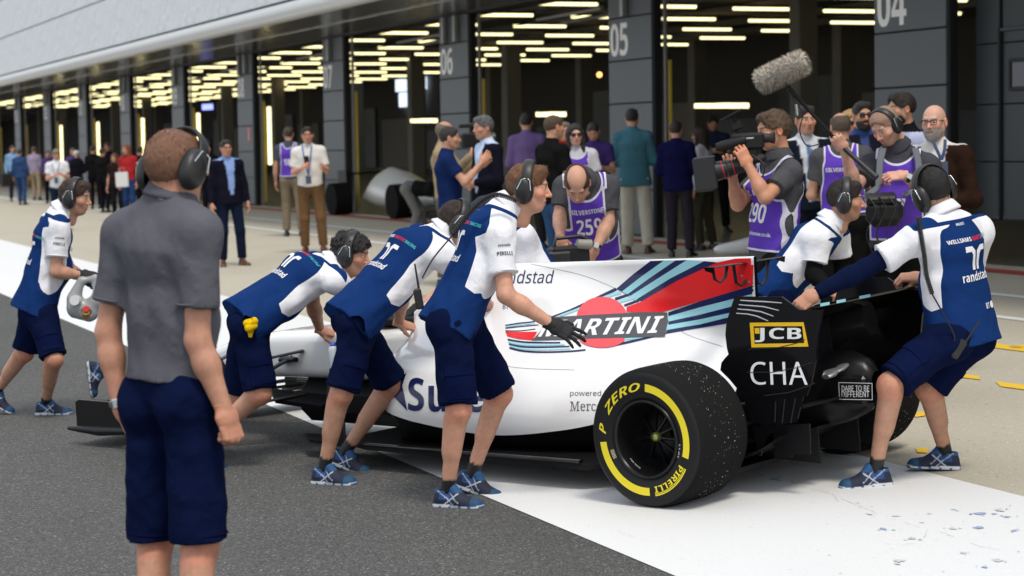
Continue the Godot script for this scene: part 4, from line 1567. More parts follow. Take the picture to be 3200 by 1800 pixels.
		blade(g, cp(0.55 * s, 0.26, 4.36), cp(0.84 * s, 0.27, 4.30), Vector3(0, 0.04, 0.16), 0.014, -0.01)
		part("cascade", g, M.carbon, fw)
	# suspension
	for s in [-1.0, 1.0]:
		for q in [[3.72, 0.55, 0.21, 3.58, 0.47, 0.70], [3.12, 0.56, 0.25, 3.53, 0.47, 0.70], [3.70, 0.30, 0.20, 3.57, 0.22, 0.70], [3.15, 0.30, 0.22, 3.53, 0.22, 0.70], [3.22, 0.52, 0.25, 3.54, 0.26, 0.68]]:
			g = Geo.new()
			g.tube(PackedVector3Array([cp(q[2] * s, q[1], q[0]), cp(q[5] * s, q[4], q[3])]), [0.024, 0.02], 10, true, 0.35, Vector3(0, 0, 1))
			part("wishbone", g, M.carbon, car)
		for q in [[0.35, 0.42, 0.20, 0.04, 0.42, 0.62], [-0.20, 0.42, 0.15, -0.02, 0.42, 0.62], [0.30, 0.22, 0.22, 0.03, 0.20, 0.62], [-0.15, 0.24, 0.16, -0.03, 0.20, 0.62], [-0.12, 0.32, 0.15, -0.09, 0.30, 0.62]]:
			g = Geo.new()
			g.tube(PackedVector3Array([cp(q[2] * s, q[1], q[0]), cp(q[5] * s, q[4], q[3])]), [0.026, 0.022], 10, true, 0.35, Vector3(0, 0, 1))
			part("wishbone", g, M.carbon, car)
		g = Geo.new()
		g.tube(PackedVector3Array([cp(0.66 * s, 0.335, 0.0), cp(0.58 * s, 0.335, 0.0)]), [0.15, 0.13], 24)
		part("brake_duct", g, M.carbon_matt, car)
		g = Geo.new()
		g.tube(PackedVector3Array([cp(0.68 * s, 0.335, 3.55), cp(0.62 * s, 0.335, 3.55)]), [0.15, 0.13], 24)
		part("brake_duct", g, M.carbon_matt, car)
		g = Geo.new()
		g.tube(PackedVector3Array([cp(0.30 * s, 0.66, 2.45), cp(0.46 * s, 0.74, 2.43)]), [0.012], 8)
		g.box(cp(0.50 * s, 0.755, 2.43), Vector3(0.15, 0.055, 0.06), Basis.IDENTITY, 0.02)
		part("mirror", g, M.carbon, car)
	wheel(car, "wheel", cp(-0.7975, 0.335, 0), -1.0, 0.405, 0.0)
	wheel(car, "wheel", cp(0.7975, 0.335, 0), 1.0, 0.405, 0.0)
	wheel(car, "wheel", cp(-0.8475, 0.335, 3.55), -1.0, 0.305, 0.0)
	wheel(car, "wheel", cp(0.8475, 0.335, 3.55), 1.0, 0.305, 0.0)

# ---------------------------------------------------------------- people: canonical heads, hair, hands, shoes, headsets; then bodies and clothes as distance fields
var kit := {}
const SKIN := Color(0.50, 0.262, 0.172)
const BLUE := Color(0.009, 0.033, 0.130)
const NAVY := Color(0.0055, 0.010, 0.038)
const WHITE := Color(0.74, 0.74, 0.78)
const BLACK := Color(0.010, 0.010, 0.011)
const PURPLE := Color(0.115, 0.052, 0.42)

func make_head() -> Geo:
	var s := Sdf.new(Vector3(-0.10, -0.19, -0.13), Vector3(0.10, 0.13, 0.14), 0.0038)
	s.ball(Vector3(0, 0.025, -0.012), Vector3(0.074, 0.088, 0.095))
	s.ball(Vector3(0, -0.040, 0.022), Vector3(0.060, 0.076, 0.068), 0.03)
	s.ball(Vector3(0, -0.090, 0.052), Vector3(0.030, 0.022, 0.028), 0.025)
	for e in [-1.0, 1.0]:
		s.cone(Vector3(0.052 * e, -0.045, -0.005), Vector3(0.02 * e, -0.092, 0.045), 0.016, 0.014, 0.03)
		s.ball(Vector3(0.040 * e, -0.022, 0.056), Vector3(0.024, 0.022, 0.024), 0.02)
		s.ball(Vector3(0.032 * e, 0.004, 0.093), Vector3(0.019, 0.012, 0.014), 0.012, true)
		s.ball(Vector3(0.031 * e, 0.004, 0.0715), Vector3(0.0125, 0.0125, 0.0125), 0.002)
		s.cone(Vector3(0.016 * e, 0.013, 0.079), Vector3(0.046 * e, 0.010, 0.068), 0.004, 0.004, 0.006)
		s.ball(Vector3(0.079 * e, -0.006, -0.010), Vector3(0.010, 0.032, 0.019), 0.006)
		s.ball(Vector3(0.088 * e, -0.004, -0.006), Vector3(0.007, 0.019, 0.010), 0.004, true)
	s.cone(Vector3(-0.034, 0.026, 0.076), Vector3(0.034, 0.026, 0.076), 0.011, 0.011, 0.016)
	s.cone(Vector3(0, 0.014, 0.082), Vector3(0, -0.026, 0.108), 0.008, 0.0115, 0.010)
	for e in [-1.0, 1.0]:
		s.ball(Vector3(0.011 * e, -0.031, 0.095), Vector3(0.008, 0.007, 0.010), 0.006)
	s.ball(Vector3(0, -0.058, 0.080), Vector3(0.026, 0.010, 0.013), 0.008)
	s.ball(Vector3(0, -0.071, 0.078), Vector3(0.022, 0.009, 0.013), 0.008)
	s.ball(Vector3(0, -0.0635, 0.096), Vector3(0.025, 0.0026, 0.012), 0.003, true)
	s.cone(Vector3(0, -0.05, -0.02), Vector3(0, -0.16, -0.032), 0.053, 0.056, 0.03)
	var g := s.nets()
	for k in g.v.size():                                            # marks: red channel tells which tint a point takes
		var p := g.v[k]
		var ax := absf(p.x)
		var code := 0.0
		if p.z > 0.06:
			if Vector2((ax - 0.031) / 0.0125, (p.y - 0.004) / 0.0075).length() < 1.0 and p.z < 0.0895:
				code = 4.0 if Vector2(ax - 0.031, p.y - 0.004).length() < 0.0062 else 3.0
			elif absf(p.y - 0.0255 - 0.10 * minf(ax - 0.02, 0.016)) < 0.0052 and ax > 0.013 and ax < 0.050:
				code = 2.0
			elif Vector2(ax / 0.0245, (p.y + 0.0640) / 0.0125).length() < 1.0 and p.z > 0.078:
				code = 1.0
		if code == 0.0 and p.y < -0.028 and p.y > -0.125 and p.z > -0.005 and not (p.z > 0.07 and p.y > -0.045):
			code = 5.0
		elif code == 0.0 and p.z > 0.05 and ax > 0.022 and p.y < -0.002 and p.y > -0.05:
			code = 6.0
		elif code == 0.0 and p.z > 0.098:
			code = 6.0
		elif code == 0.0 and ax > 0.077:
			code = 6.0
		g.c[k] = Color(code, 0, 0)
	return g

func tint_head(g: Geo, skin: Color, hair: Color, stubble: float, r: RandomNumberGenerator) -> Geo:
	var o := Geo.new()
	o.v = g.v; o.n = g.n; o.ix = g.ix
	o.c.resize(g.c.size())
	for k in g.c.size():
		var j := 0.97 + 0.06 * noise.get_noise_3dv(g.v[k] * 900.0)
		var c := skin * j
		match int(g.c[k].r):
			1: c = skin.lerp(Color(0.38, 0.09, 0.08), 0.55)
			2: c = skin.lerp(hair, 0.8)
			3: c = Color(0.62, 0.58, 0.55)
			4: c = Color(0.035, 0.03, 0.03)
			5: c = (skin * j).lerp(hair, stubble)
			6: c = skin * Color(1.08, 0.86, 0.82)
		o.c[k] = c
	return o

func make_hair(kind: String) -> Geo:
	var s := Sdf.new(Vector3(-0.12, -0.30 if kind == "long" else -0.15, -0.15), Vector3(0.12, 0.16, 0.13), 0.0052)
	var f := FastNoiseLite.new()
	f.seed = 8
	f.frequency = 22.0
	f.fractal_octaves = 3
	if kind == "beard":
		s.ball(Vector3(0, -0.062, 0.022), Vector3(0.066, 0.064, 0.074))
		s.ball(Vector3(0, -0.10, 0.052), Vector3(0.038, 0.028, 0.038), 0.02)
		s.ball(Vector3(0, 0.03, 0.06), Vector3(0.060, 0.072, 0.07), 0.006, true)
		s.ball(Vector3(0, -0.064, 0.10), Vector3(0.022, 0.010, 0.03), 0.006, true)
		s.cut(Vector3(0, -0.018, 0), Vector3(0, 1, -0.25).normalized())
		s.cut(Vector3(0, 0, -0.022), Vector3(0, 0, -1))
		s.rough(f, 0.003)
		return s.nets()
	var r := Vector3(0.0825, 0.094, 0.103)
	var lift := 0.0
	match kind:
		"short": pass
		"buzz": r = Vector3(0.0785, 0.0905, 0.0985)
		"crop": r = Vector3(0.080, 0.094, 0.100)
		"curly": r = Vector3(0.093, 0.106, 0.115)
		"tousled": r = Vector3(0.086, 0.100, 0.108)
		"long": r = Vector3(0.090, 0.098, 0.108)
		"ring": r = Vector3(0.0800, 0.092, 0.100)
	s.ball(Vector3(0, 0.028, -0.014), r)
	s.ball(Vector3(0, 0.065, 0.035), Vector3(0.062, 0.036, 0.052) * (1.0 if kind != "curly" else 1.15), 0.02)
	if kind == "tousled" or kind == "short":
		s.cone(Vector3(-0.045, 0.086, 0.055), Vector3(0.035, 0.092, 0.058), 0.022, 0.02, 0.025)
	if kind == "long":
		s.cone(Vector3(0, 0.0, -0.06), Vector3(0, -0.22, -0.07), 0.085, 0.07, 0.03, Vector3.RIGHT, 1.15)
		for e in [-1.0, 1.0]:
			s.cone(Vector3(0.075 * e, 0.02, 0.0), Vector3(0.085 * e, -0.20, 0.02), 0.03, 0.025, 0.02)
	s.rough(f, {"curly": 0.020, "tousled": 0.009, "short": 0.005, "long": 0.008}.get(kind, 0.0025))
	if kind != "long":
		s.cut(Vector3(0, -0.014, 0), Vector3(0, -1, 0.70).normalized())          # hairline from brow to nape
		for e in [-1.0, 1.0]:
			s.ball(Vector3(0.085 * e, -0.028, 0.010), Vector3(0.026, 0.046, 0.036), 0.006, true)   # round the ears
	s.ball(Vector3(0, 0.008, 0.115), Vector3(0.066 if kind != "long" else 0.055, 0.074 if kind != "curly" else 0.060, 0.064), 0.012, true)   # the face
	if kind == "ring":
		s.ball(Vector3(0, 0.09, 0.02), Vector3(0.062, 0.062, 0.10), 0.01, true)
	return s.nets()

func make_headset() -> Array:                                     # cups and band over the head
	var cups := []
	var pad := Geo.new()
	for e in [-1.0, 1.0]:
		var cup := Geo.new()
		cups.append(cup)
		var b := basis_to(Vector3(e, 0, -0.08), Vector3(0, 0.1, 1))
		var rows := []
		for q in [[0.052, 0.066], [0.054, 0.076], [0.050, 0.092], [0.040, 0.103], [0.024, 0.108], [0.002, 0.110]]:
			var row := PackedVector3Array()
			for k in 28:
				var a := TAU * k / 28.0
				row.append(b.y * q[1] + b.x * sin(a) * q[0] * 1.2 * (1.0 if e > 0 else 1.0) + b.z * cos(a) * q[0] * 0.86 + Vector3(0, -0.012, -0.008))
			rows.append(row)
		cup.sheet(rows, true)
	var band := PackedVector3Array()
	for k in 25:
		var a := lerpf(-1.45, 1.45, k / 24.0)
		band.append(Vector3(sin(a) * 0.094, 0.018 + cos(a) * 0.108, -0.006))
	pad.tube(band, [0.024], 10, true, 0.32, Vector3(0, 0, 1))
	var wire := []
	for e in [-1.0, 1.0]:
		for z in [-0.022, 0.016]:
			var w := Geo.new()
			w.tube(PackedVector3Array([Vector3(0.096 * e, 0.045, -0.006 + z * 0.3), Vector3(0.104 * e, 0.038, -0.006 + z), Vector3(0.106 * e, -0.008, -0.008 + z * 1.7)]), [0.0028], 5)
			wire.append(w)
	return [cups, pad, wire]

func make_hand(pose: String) -> Geo:                               # left hand: y to the fingers, z out of the back, thumb at +x
	var s := Sdf.new(Vector3(-0.06, -0.045, -0.11), Vector3(0.085, 0.20, 0.035), 0.0031)
	var curl: Array = {"relaxed": [0.30, 0.45, 0.35], "grip": [0.75, 1.05, 0.7], "flat": [0.06, 0.10, 0.08], "fist": [1.35, 1.6, 1.0], "hook": [0.45, 0.9, 0.6], "spread": [0.12, 0.22, 0.18]}[pose]
	s.cone(Vector3(0, -0.03, 0), Vector3(0, 0.02, 0), 0.0235, 0.021, 0.01, Vector3.RIGHT, 1.3, true)
	s.cone(Vector3(0.002, 0.012, 0), Vector3(0.001, 0.078, 0.0), 0.019, 0.0145, 0.018, Vector3.RIGHT, 2.2)
	s.ball(Vector3(0.022, 0.030, -0.010), Vector3(0.016, 0.026, 0.015), 0.012)
	var fan := 0.05 if pose != "spread" else 0.14
	for k in 4:
		var p := Vector3([0.031, 0.0105, -0.0105, -0.030][k], [0.084, 0.090, 0.086, 0.076][k], 0.0)
		var ln: float = [0.070, 0.079, 0.073, 0.057][k]
		var r: float = [0.0092, 0.0095, 0.0090, 0.0080][k]
		var a := 0.0
		var dx := sin(fan * (1.3 - k) * 1.2)
		s.cone(p - Vector3(0, 0.03, 0), p, r, r * 1.06, 0.008)
		for j in 3:
			a += curl[j] * (1.0 + 0.08 * k)
			var l: float = ln * [0.45, 0.31, 0.24][j]
			var q := p + Vector3(dx * cos(a), cos(a), -sin(a)) * l
			s.cone(p, q, r * (1.0 - 0.08 * j), r * (0.93 - 0.10 * j), 0.004)
			p = q
	var th := Vector3(0.024, 0.018, -0.008)
	var shut := pose == "fist" or pose == "grip" or pose == "hook"
	var d1 := Vector3(0.62, 0.62, -0.30).normalized() if not shut else Vector3(0.32, 0.72, -0.62).normalized()
	var d2 := Vector3(0.28, 0.90, -0.30).normalized() if not shut else Vector3(-0.50, 0.62, -0.60).normalized()
	var m := th + d1 * 0.042
	s.cone(th, m, 0.0135, 0.0108, 0.010)
	s.cone(m, m + d2 * 0.034, 0.0106, 0.0084, 0.004)
	return s.nets()

func make_shoe(kind: String) -> Geo:                               # origin at the ankle joint, toes along z, sole 88 mm below
	var s := Sdf.new(Vector3(-0.07, -0.10, -0.09), Vector3(0.07, 0.05, 0.22), 0.0044)
	s.cone(Vector3(0, -0.050, -0.036), Vector3(0, -0.058, 0.06), 0.036, 0.036, 0.02)
	s.cone(Vector3(0, -0.056, 0.06), Vector3(0.004, -0.066, 0.150), 0.036, 0.026, 0.02, Vector3.RIGHT, 1.3)
	s.cone(Vector3(0, -0.040, -0.026), Vector3(0, 0.000, -0.022), 0.040, 0.040, 0.02, Vector3.ZERO, 1.0, false, true)
	s.cone(Vector3(0, -0.050, 0.075), Vector3(0, 0.006, 0.030), 0.026, 0.026, 0.02)
	s.cone(Vector3(0, -0.075, -0.048), Vector3(0.004, -0.078, 0.150), 0.034, 0.038, 0.008, Vector3.RIGHT, 1.18)
	s.ball(Vector3(0, 0.018, -0.020), Vector3(0.033, 0.040, 0.036), 0.004, true)
	s.cut(Vector3(0, -0.088, 0), Vector3(0, -1, 0))
	var g := s.nets()
	for k in g.v.size():
		var p := g.v[k]
		var c := Color(0.010, 0.012, 0.038)
		if kind == "trainer":
			var sole := -0.070 + 0.010 * cos(p.z * 26.0) * 0.4 + (0.004 if p.z < -0.02 else 0.0)
			if p.y < sole:
				c = Color(0.55, 0.57, 0.60)
				if p.y < -0.082: c = Color(0.03, 0.05, 0.10)
				elif p.y < -0.073 and absf(sin(p.z * 60.0)) > 0.9: c = Color(0.05, 0.15, 0.35)
			elif p.z > 0.135: c = Color(0.01, 0.055, 0.13)
			else:
				var side := absf(p.x) > 0.022
				var l1 := absf((p.y + 0.050) - (p.z - 0.020) * 0.75)
				var l2 := absf((p.y + 0.030) + (p.z - 0.045) * 0.9)
				var l3 := absf((p.y + 0.036) + (p.z - 0.010) * 0.85)
				if side and p.z > -0.035 and p.z < 0.075 and (l1 < 0.0042 or l2 < 0.0034 or l3 < 0.0034):
					c = Color(0.36, 0.40, 0.48)
				elif p.y > -0.010: c = Color(0.012, 0.075, 0.20)
				elif side and p.z < 0.03 and p.z > -0.03 and p.y > -0.045: c = Color(0.012, 0.055, 0.19)
				elif absf(p.x) < 0.012 and p.z > 0.05: c = Color(0.012, 0.014, 0.03)
		else:
			c = Color(1, 1, 1) if p.y > -0.080 else Color(0.1, 0.1, 0.1)
		g.c[k] = c
	return g

func recolour(g: Geo, c: Color) -> Geo:
	var o := Geo.new()
	o.v = g.v; o.n = g.n; o.ix = g.ix
	o.c.resize(g.v.size())
	for k in g.v.size():
		var j := 1.0 + 0.25 * noise.get_noise_3dv(g.v[k] * 500.0)
		o.c[k] = c * g.c[k] * j
	return o

func box_of(pts: Array, m: float) -> AABB:
	var a := AABB(pts[0], Vector3.ZERO)
	for p in pts:
		a = a.expand(p)
	return a.grow(m)

func field(pts: Array, m: float, cell: float) -> Sdf:
	var a := box_of(pts, m)
	return Sdf.new(a.position, a.end, cell)

# q: joints hd nk pv sl sr el er wl wr hl hr kl kr al ar (world), look, up, toel, toer, hand l/r directions; c: clothes
func person(label: String, q: Dictionary, c: Dictionary, group := "") -> Node3D:
	var k: float = c.get("k", 1.0)
	var cell: float = c.get("cell", 0.022)
	var at: Vector3 = c.get("at", Vector3(q.pv.x, 0, q.pv.z))
	var man := thing("person", label, "person", Transform3D(Basis.IDENTITY, at), group)
	var J := {}
	for key in q:
		J[key] = q[key] - at if key.length() == 2 else q[key]
	var up: Vector3 = (J.nk - J.pv).normalized()
	var right: Vector3 = J.sr - J.sl
	right = (right - up * right.dot(up)).normalized()
	var front := up.cross(right)
	var spine: float = (J.nk - J.pv).length()
	var r := RandomNumberGenerator.new()
	r.seed = hash(label)
	var skin: Color = c.get("skin", SKIN)
	var hair: Color = c.get("hair", Color(0.035, 0.02, 0.012))
	var shorts: bool = c.get("shorts", false)
	var sleeve: float = c.get("sleeve", 0.62)                        # share of the upper arm; above 1 the forearm too
	var fat: float = c.get("fat", 1.0)
	var loose: float = c.get("loose", 1.0) * (1.10 if c.get("hem", 0.0) >= 0.10 else 1.0)
	# ---- body
	var all := []
	for key in ["nk", "pv", "sl", "sr", "el", "er", "wl", "wr", "hd"] + (["hl", "hr", "kl", "kr", "al", "ar"] if shorts else []):
		all.append(J[key])
	var s := field(all, 0.10 * k, cell * 1.35)
	s.cone(J.pv, J.nk - up * 0.10 * k, 0.085 * k, 0.095 * k, 0.03, right, 1.2)
	s.cone(J.sl, J.sr, 0.045 * k, 0.045 * k, 0.04)
	var look: Vector3 = q.look.normalized()
	var hup: Vector3 = q.get("hup", Vector3.UP)
	var hb := Basis(hup.cross(look).normalized(), Vector3.ZERO, look)
	hb.y = hb.z.cross(hb.x)
	var hs: Vector3 = c.get("head", Vector3.ONE) * k
	s.cone(J.nk - up * 0.04 * k, J.hd - hb.y * 0.075 * k - hb.z * 0.02 * k, 0.056 * k, 0.054 * k, 0.03)
	for e in ["l", "r"]:
		var sh: Vector3 = J["s" + e]; var el: Vector3 = J["e" + e]; var wr: Vector3 = J["w" + e]
		var hp: Vector3 = J["h" + e]; var kn: Vector3 = J["k" + e]; var an: Vector3 = J["a" + e]
		s.cone(sh, el, 0.050 * k, 0.041 * k, 0.02)
		s.cone(el, el.lerp(wr, 0.35), 0.041 * k, 0.043 * k, 0.02)
		s.cone(el.lerp(wr, 0.3), wr, 0.042 * k, 0.0265 * k, 0.02)
		if shorts:
			s.cone(hp, kn, 0.080 * k, 0.056 * k, 0.03)
			var fwd: Vector3 = q["toe" + e].normalized()
			s.ball(kn + fwd * 0.010 * k, Vector3.ONE * 0.052 * k, 0.03)
			s.cone(kn, an, 0.050 * k, 0.034 * k, 0.03)
			s.cone(kn.lerp(an, 0.14) - fwd * 0.018 * k, kn.lerp(an, 0.50) - fwd * 0.013 * k, 0.046 * k, 0.037 * k, 0.04)
	var g := s.nets()
	var sock: Color = c.get("sock", BLACK)
	for i in g.v.size():
		g.c[i] = _skin(g.v[i], J, skin, sock, shorts)
	var hw: Vector3 = J.hd
	g.put(tint_head(kit.head, skin, hair, c.get("stubble", 0.06), r), Transform3D(hb.scaled_local(hs), hw))
	for e in ["l", "r"]:
		var fist: Array = q.get("hand" + e, [])
		var el: Vector3 = J["e" + e]; var wr: Vector3 = J["w" + e]
		var pose: String = fist[0] if fist.size() else "relaxed"
		var dir: Vector3 = fist[1] if fist.size() > 1 else (wr - el).normalized()
		var back: Vector3 = fist[2] if fist.size() > 2 else (right if e == "r" else -right)
		var b := basis_to(dir, back)
		var t := Transform3D(Basis(b.x * (1.0 if e == "l" else -1.0), b.y, b.z).scaled_local(Vector3.ONE * k * c.get("hand", 1.0)), wr)
		var gloved: bool = c.get("glove" + e, false)
		if gloved:
			var gl := Geo.new()
			gl.put(recolour(kit[pose], Color(0.011, 0.011, 0.012)), Transform3D(t.basis.scaled_local(Vector3(1.08, 1.04, 1.12)), t.origin))
			gl.tube(PackedVector3Array([wr - dir * 0.045 * k, wr + dir * 0.012 * k]), [0.034 * k, 0.034 * k], 14)
			for i in range(gl.c.size()):
				if gl.c[i].r > 0.5: gl.c[i] = BLACK
			part("glove", gl, M.vertex, man)
		else:
			g.put(recolour(kit[pose], skin * Color(1.03, 0.93, 0.90)), t)
	part("body", g, M.skin, man)
	# ---- shirt
	if c.has("top"):
		var pts := [J.pv - up * 0.1, J.nk + up * 0.05, J.sl, J.sr]
		for e in ["l", "r"]:
			pts.append((J["s" + e] as Vector3).lerp(J["e" + e], minf(sleeve, 1.0)))
			if sleeve > 1.0: pts.append(J["w" + e])
		s = field(pts, 0.165 * k * fat, cell)
		var hem: Vector3 = J.pv - up * c.get("hem", 0.04) * k - front * (0.022 * k if c.has("team") else 0.0)
		var waist: Vector3 = J.pv.lerp(J.nk, 0.38) + front * 0.008 * k
		var ribs: Vector3 = J.pv.lerp(J.nk, 0.74) - front * 0.004 * k
		var bow: float = c.get("bow", 0.0)                             # rounded back
		waist -= front * bow * 0.7
		ribs -= front * bow
		s.cone(hem, waist, 0.128 * k * fat * loose, 0.116 * k * fat, 0.05, right, 1.44, true)
		s.cone(waist, ribs, 0.116 * k * fat, 0.122 * k, 0.06, right, 1.40)
		if fat > 1.02:
			s.ball(waist + front * 0.05 * k, Vector3.ONE * 0.11 * k * fat, 0.06)
		s.cone(ribs, J.nk - up * 0.05 * k, 0.116 * k, 0.075 * k, 0.05, right, 1.5)
		s.cone(J.sl, J.sr, 0.062 * k, 0.062 * k, 0.05)
		s.cone(J.nk, J.sl, 0.056 * k, 0.058 * k, 0.05)
		s.cone(J.nk, J.sr, 0.056 * k, 0.058 * k, 0.05)
		for e in ["l", "r"]:
			var sh: Vector3 = J["s" + e]; var el: Vector3 = J["e" + e]; var wr: Vector3 = J["w" + e]
			var rs: float = c.get("cuff", 1.0)
			if sleeve <= 1.0:
				s.cone(sh, sh.lerp(el, sleeve), 0.068 * k, 0.068 * k * rs, 0.035, Vector3.ZERO, 1.0, false, true)
			else:
				s.cone(sh, el, 0.066 * k, 0.058 * k * rs, 0.035)
				s.cone(el, el.lerp(wr, 0.97), 0.058 * k * rs, 0.042 * k * rs, 0.03, Vector3.ZERO, 1.0, false, true)
		s.cone(J.nk - up * 0.03 * k, J.nk.lerp(J.hd, 0.42) , 0.068 * k, 0.064 * k, 0.02, Vector3.ZERO, 1.0, false, true)
		noise.frequency = 7.0
		noise.fractal_octaves = 2
		if cell < 0.016:
			s.rough(noise, c.get("fold", 0.010), Basis.from_scale(Vector3(1.0, 0.55, 1.0)) * Basis(right, up, front).transposed() * Basis(front, 0.5))
		g = s.nets()
		if c.has("team"):
			var phi := PackedFloat32Array()
			phi.resize(g.v.size())
			for i in g.v.size():
				phi[i] = _white(g.v[i], J, up, right, front, spine, k)
			g = split(g, phi, WHITE, BLUE)
		else:
			for i in g.v.size():
				g.c[i] = _plain(g.v[i], J, up, right, front, spine, k, c)
		part(c.get("top_name", "shirt"), g, M.cloth, man)
		if cell < 0.0135 and sleeve <= 1.0:
			trims(man, J, up, k, c, sleeve)
		if c.has("bib"):
			make_bib(g, man, J, up, right, front, spine, k, c, s)
		if c.has("words"):
			for w in c.words:
				torso_words(w, s, man, J, up, right, front, k)
	# ---- undersleeves
	if c.has("under"):
		for e in ["l", "r"]:
			if c.get("under_only", e) != e: continue
			var sh: Vector3 = J["s" + e]; var el: Vector3 = J["e" + e]; var wr: Vector3 = J["w" + e]
			s = field([sh, el, wr], 0.1 * k, cell)
			s.cone(sh, el, 0.056 * k, 0.047 * k, 0.02)
			s.cone(el, el.lerp(wr, 0.35), 0.047 * k, 0.048 * k, 0.02)
			s.cone(el.lerp(wr, 0.3), el.lerp(wr, 0.95), 0.048 * k, 0.033 * k, 0.02, Vector3.ZERO, 1.0, false, true)
			if cell < 0.016: s.rough(noise, 0.005)
			g = s.nets()
			for i in g.v.size(): g.c[i] = c.under
			part("undersleeve", g, M.cloth, man)
	# ---- shorts or trousers
	var legs: Color = c.get("legs", NAVY)
	var pts2 := [J.pv + up * 0.12, J.hl, J.hr, J.kl, J.kr]
	if not shorts: pts2 += [J.al, J.ar]
	s = field(pts2, 0.135 * k * fat, cell)
	s.cone(J.pv + up * c.get("waist", 0.10) * k, J.pv, 0.104 * k * fat, 0.106 * k * fat, 0.03, right, 1.40, true)
	s.cone(J.hl, J.hr, 0.088 * k * fat, 0.088 * k * fat, 0.05)
	for e in ["l", "r"]:
		var hp: Vector3 = J["h" + e]; var kn: Vector3 = J["k" + e]; var an: Vector3 = J["a" + e]
		s.ball(hp - front * (0.035 if shorts else 0.018) * k - up * 0.02 * k, Vector3.ONE * (0.090 if shorts else 0.082) * k * fat, 0.04)
		if shorts:
			s.cone(hp, hp.lerp(kn, c.get("short", 0.93)), 0.096 * k * fat, 0.094 * k, 0.04, Vector3.ZERO, 1.0, false, true)
		else:
			var tl: float = c.get("leg", 1.0)
			s.cone(hp, kn, 0.092 * k * fat, 0.072 * k * tl, 0.04)
			s.cone(kn, kn.lerp(an, 0.97), 0.073 * k * tl, 0.064 * k * tl, 0.03, Vector3.ZERO, 1.0, false, true)
	if cell < 0.016:
		s.rough(noise, 0.009, Basis(Vector3.RIGHT, 0.7))
	g = s.nets()
	for i in g.v.size():
		g.c[i] = legs
	part("shorts" if shorts else "trousers", g, M.cloth, man)
	if shorts and cell < 0.0135:
		for e in ["l", "r"]:
			var hp: Vector3 = J["h" + e]; var kn: Vector3 = J["k" + e]
			part("hem", hoop(hp.lerp(kn, c.get("short", 0.93) - 0.05), (kn - hp).normalized(), 0.0925 * k, 0.0036, legs * 0.8), M.cloth, man)
	if c.get("pockets", false):
		for e in ["l", "r"]:
			cargo(s, man, J["h" + e], J["k" + e], right * (1.0 if e == "r" else -1.0), k, legs)
	# ---- shoes
	for e in ["l", "r"]:
		var toe: Vector3 = q["toe" + e].normalized()
		var fup: Vector3 = q.get("fup" + e, Vector3.UP)
		var b := basis_to(fup, toe)
		var t := Transform3D(b.scaled_local(Vector3.ONE * k * c.get("foot", 1.0)), J["a" + e])
		var sg := Geo.new()
		if c.has("shoe"): sg.put(recolour(kit.shoe, c.shoe), t)
		else: sg.put(kit.trainer, t)
		part("shoe", sg, M.plastic if c.has("shoe") else M.vertex, man)
	# ---- hair, headset
	var ht := Transform3D(hb.scaled_local(hs), hw)
	for kind in c.get("hairs", ["short"]):
		if kit.has("hair_" + kind):
			var hg := Geo.new()
			hg.put(recolour(kit["hair_" + kind], c.get("beard", hair) if kind == "beard" else hair), ht)
			if cell < 0.015 and kind != "buzz":
				strands(hg, ht, kind, c.get("beard", hair) if kind == "beard" else hair, r)
			part("beard" if kind == "beard" else "hair", hg, M.hair, man)
	if c.get("headset", false):
		var t := Transform3D((hb * Basis(Vector3.RIGHT, c.get("tip", 0.0))).scaled_local(hs * c.get("set", 1.05)), hw)
		var hg := Geo.new()
		hg.put(kit.headset[1], t)
		var set_ := part("headset", hg, M.rubber, man)
		for cup in kit.headset[0]:
			hg = Geo.new()
			hg.put(cup, t)
			part("ear_cup", hg, M.rubber, set_)
		for w in kit.headset[2]:
			hg = Geo.new()
			hg.put(w, t)
			part("wire", hg, M.silver, set_)
		hg = Geo.new()
		for e in [-1.0, 1.0]:
			var bb := basis_to(Vector3(e, 0, -0.08), Vector3(0, 0.1, 1))
			lay(hg, letters("MLTC" if e < 0 else "WILLIAMS", 0.032, 0.008), func(p: Vector2) -> Array: return [t * (bb.y * 0.1045 + Vector3(0, -0.034 + p.y, -0.008 + p.x * e) ), (t.basis * bb.y).normalized()])
		part("lettering", hg, M.white_paint, set_)
	if c.get("glasses", "") != "":
		var gg := Geo.new()
		for e in [-1.0, 1.0]:
			if c.glasses == "dark":
				gg.box(Vector3(0.031 * e, 0.004, 0.093), Vector3(0.052, 0.034, 0.004), Basis.IDENTITY, 0.001)
			else:
				for z in [[0, 0.016, 0.046, 0.005], [0, -0.014, 0.046, 0.003], [0.022, 0.001, 0.003, 0.03], [-0.022, 0.001, 0.003, 0.03]]:
					gg.box(Vector3(0.031 * e + z[0], 0.004 + z[1], 0.094), Vector3(z[2], z[3], 0.004))
			gg.box(Vector3(0.073 * e, 0.010, 0.045), Vector3(0.004, 0.006, 0.10))
		gg.box(Vector3(0, 0.012, 0.099), Vector3(0.02, 0.005, 0.004))
		var g2 := Geo.new()
		g2.put(gg, ht)
		part("glasses", g2, M.rubber, man)
	return man

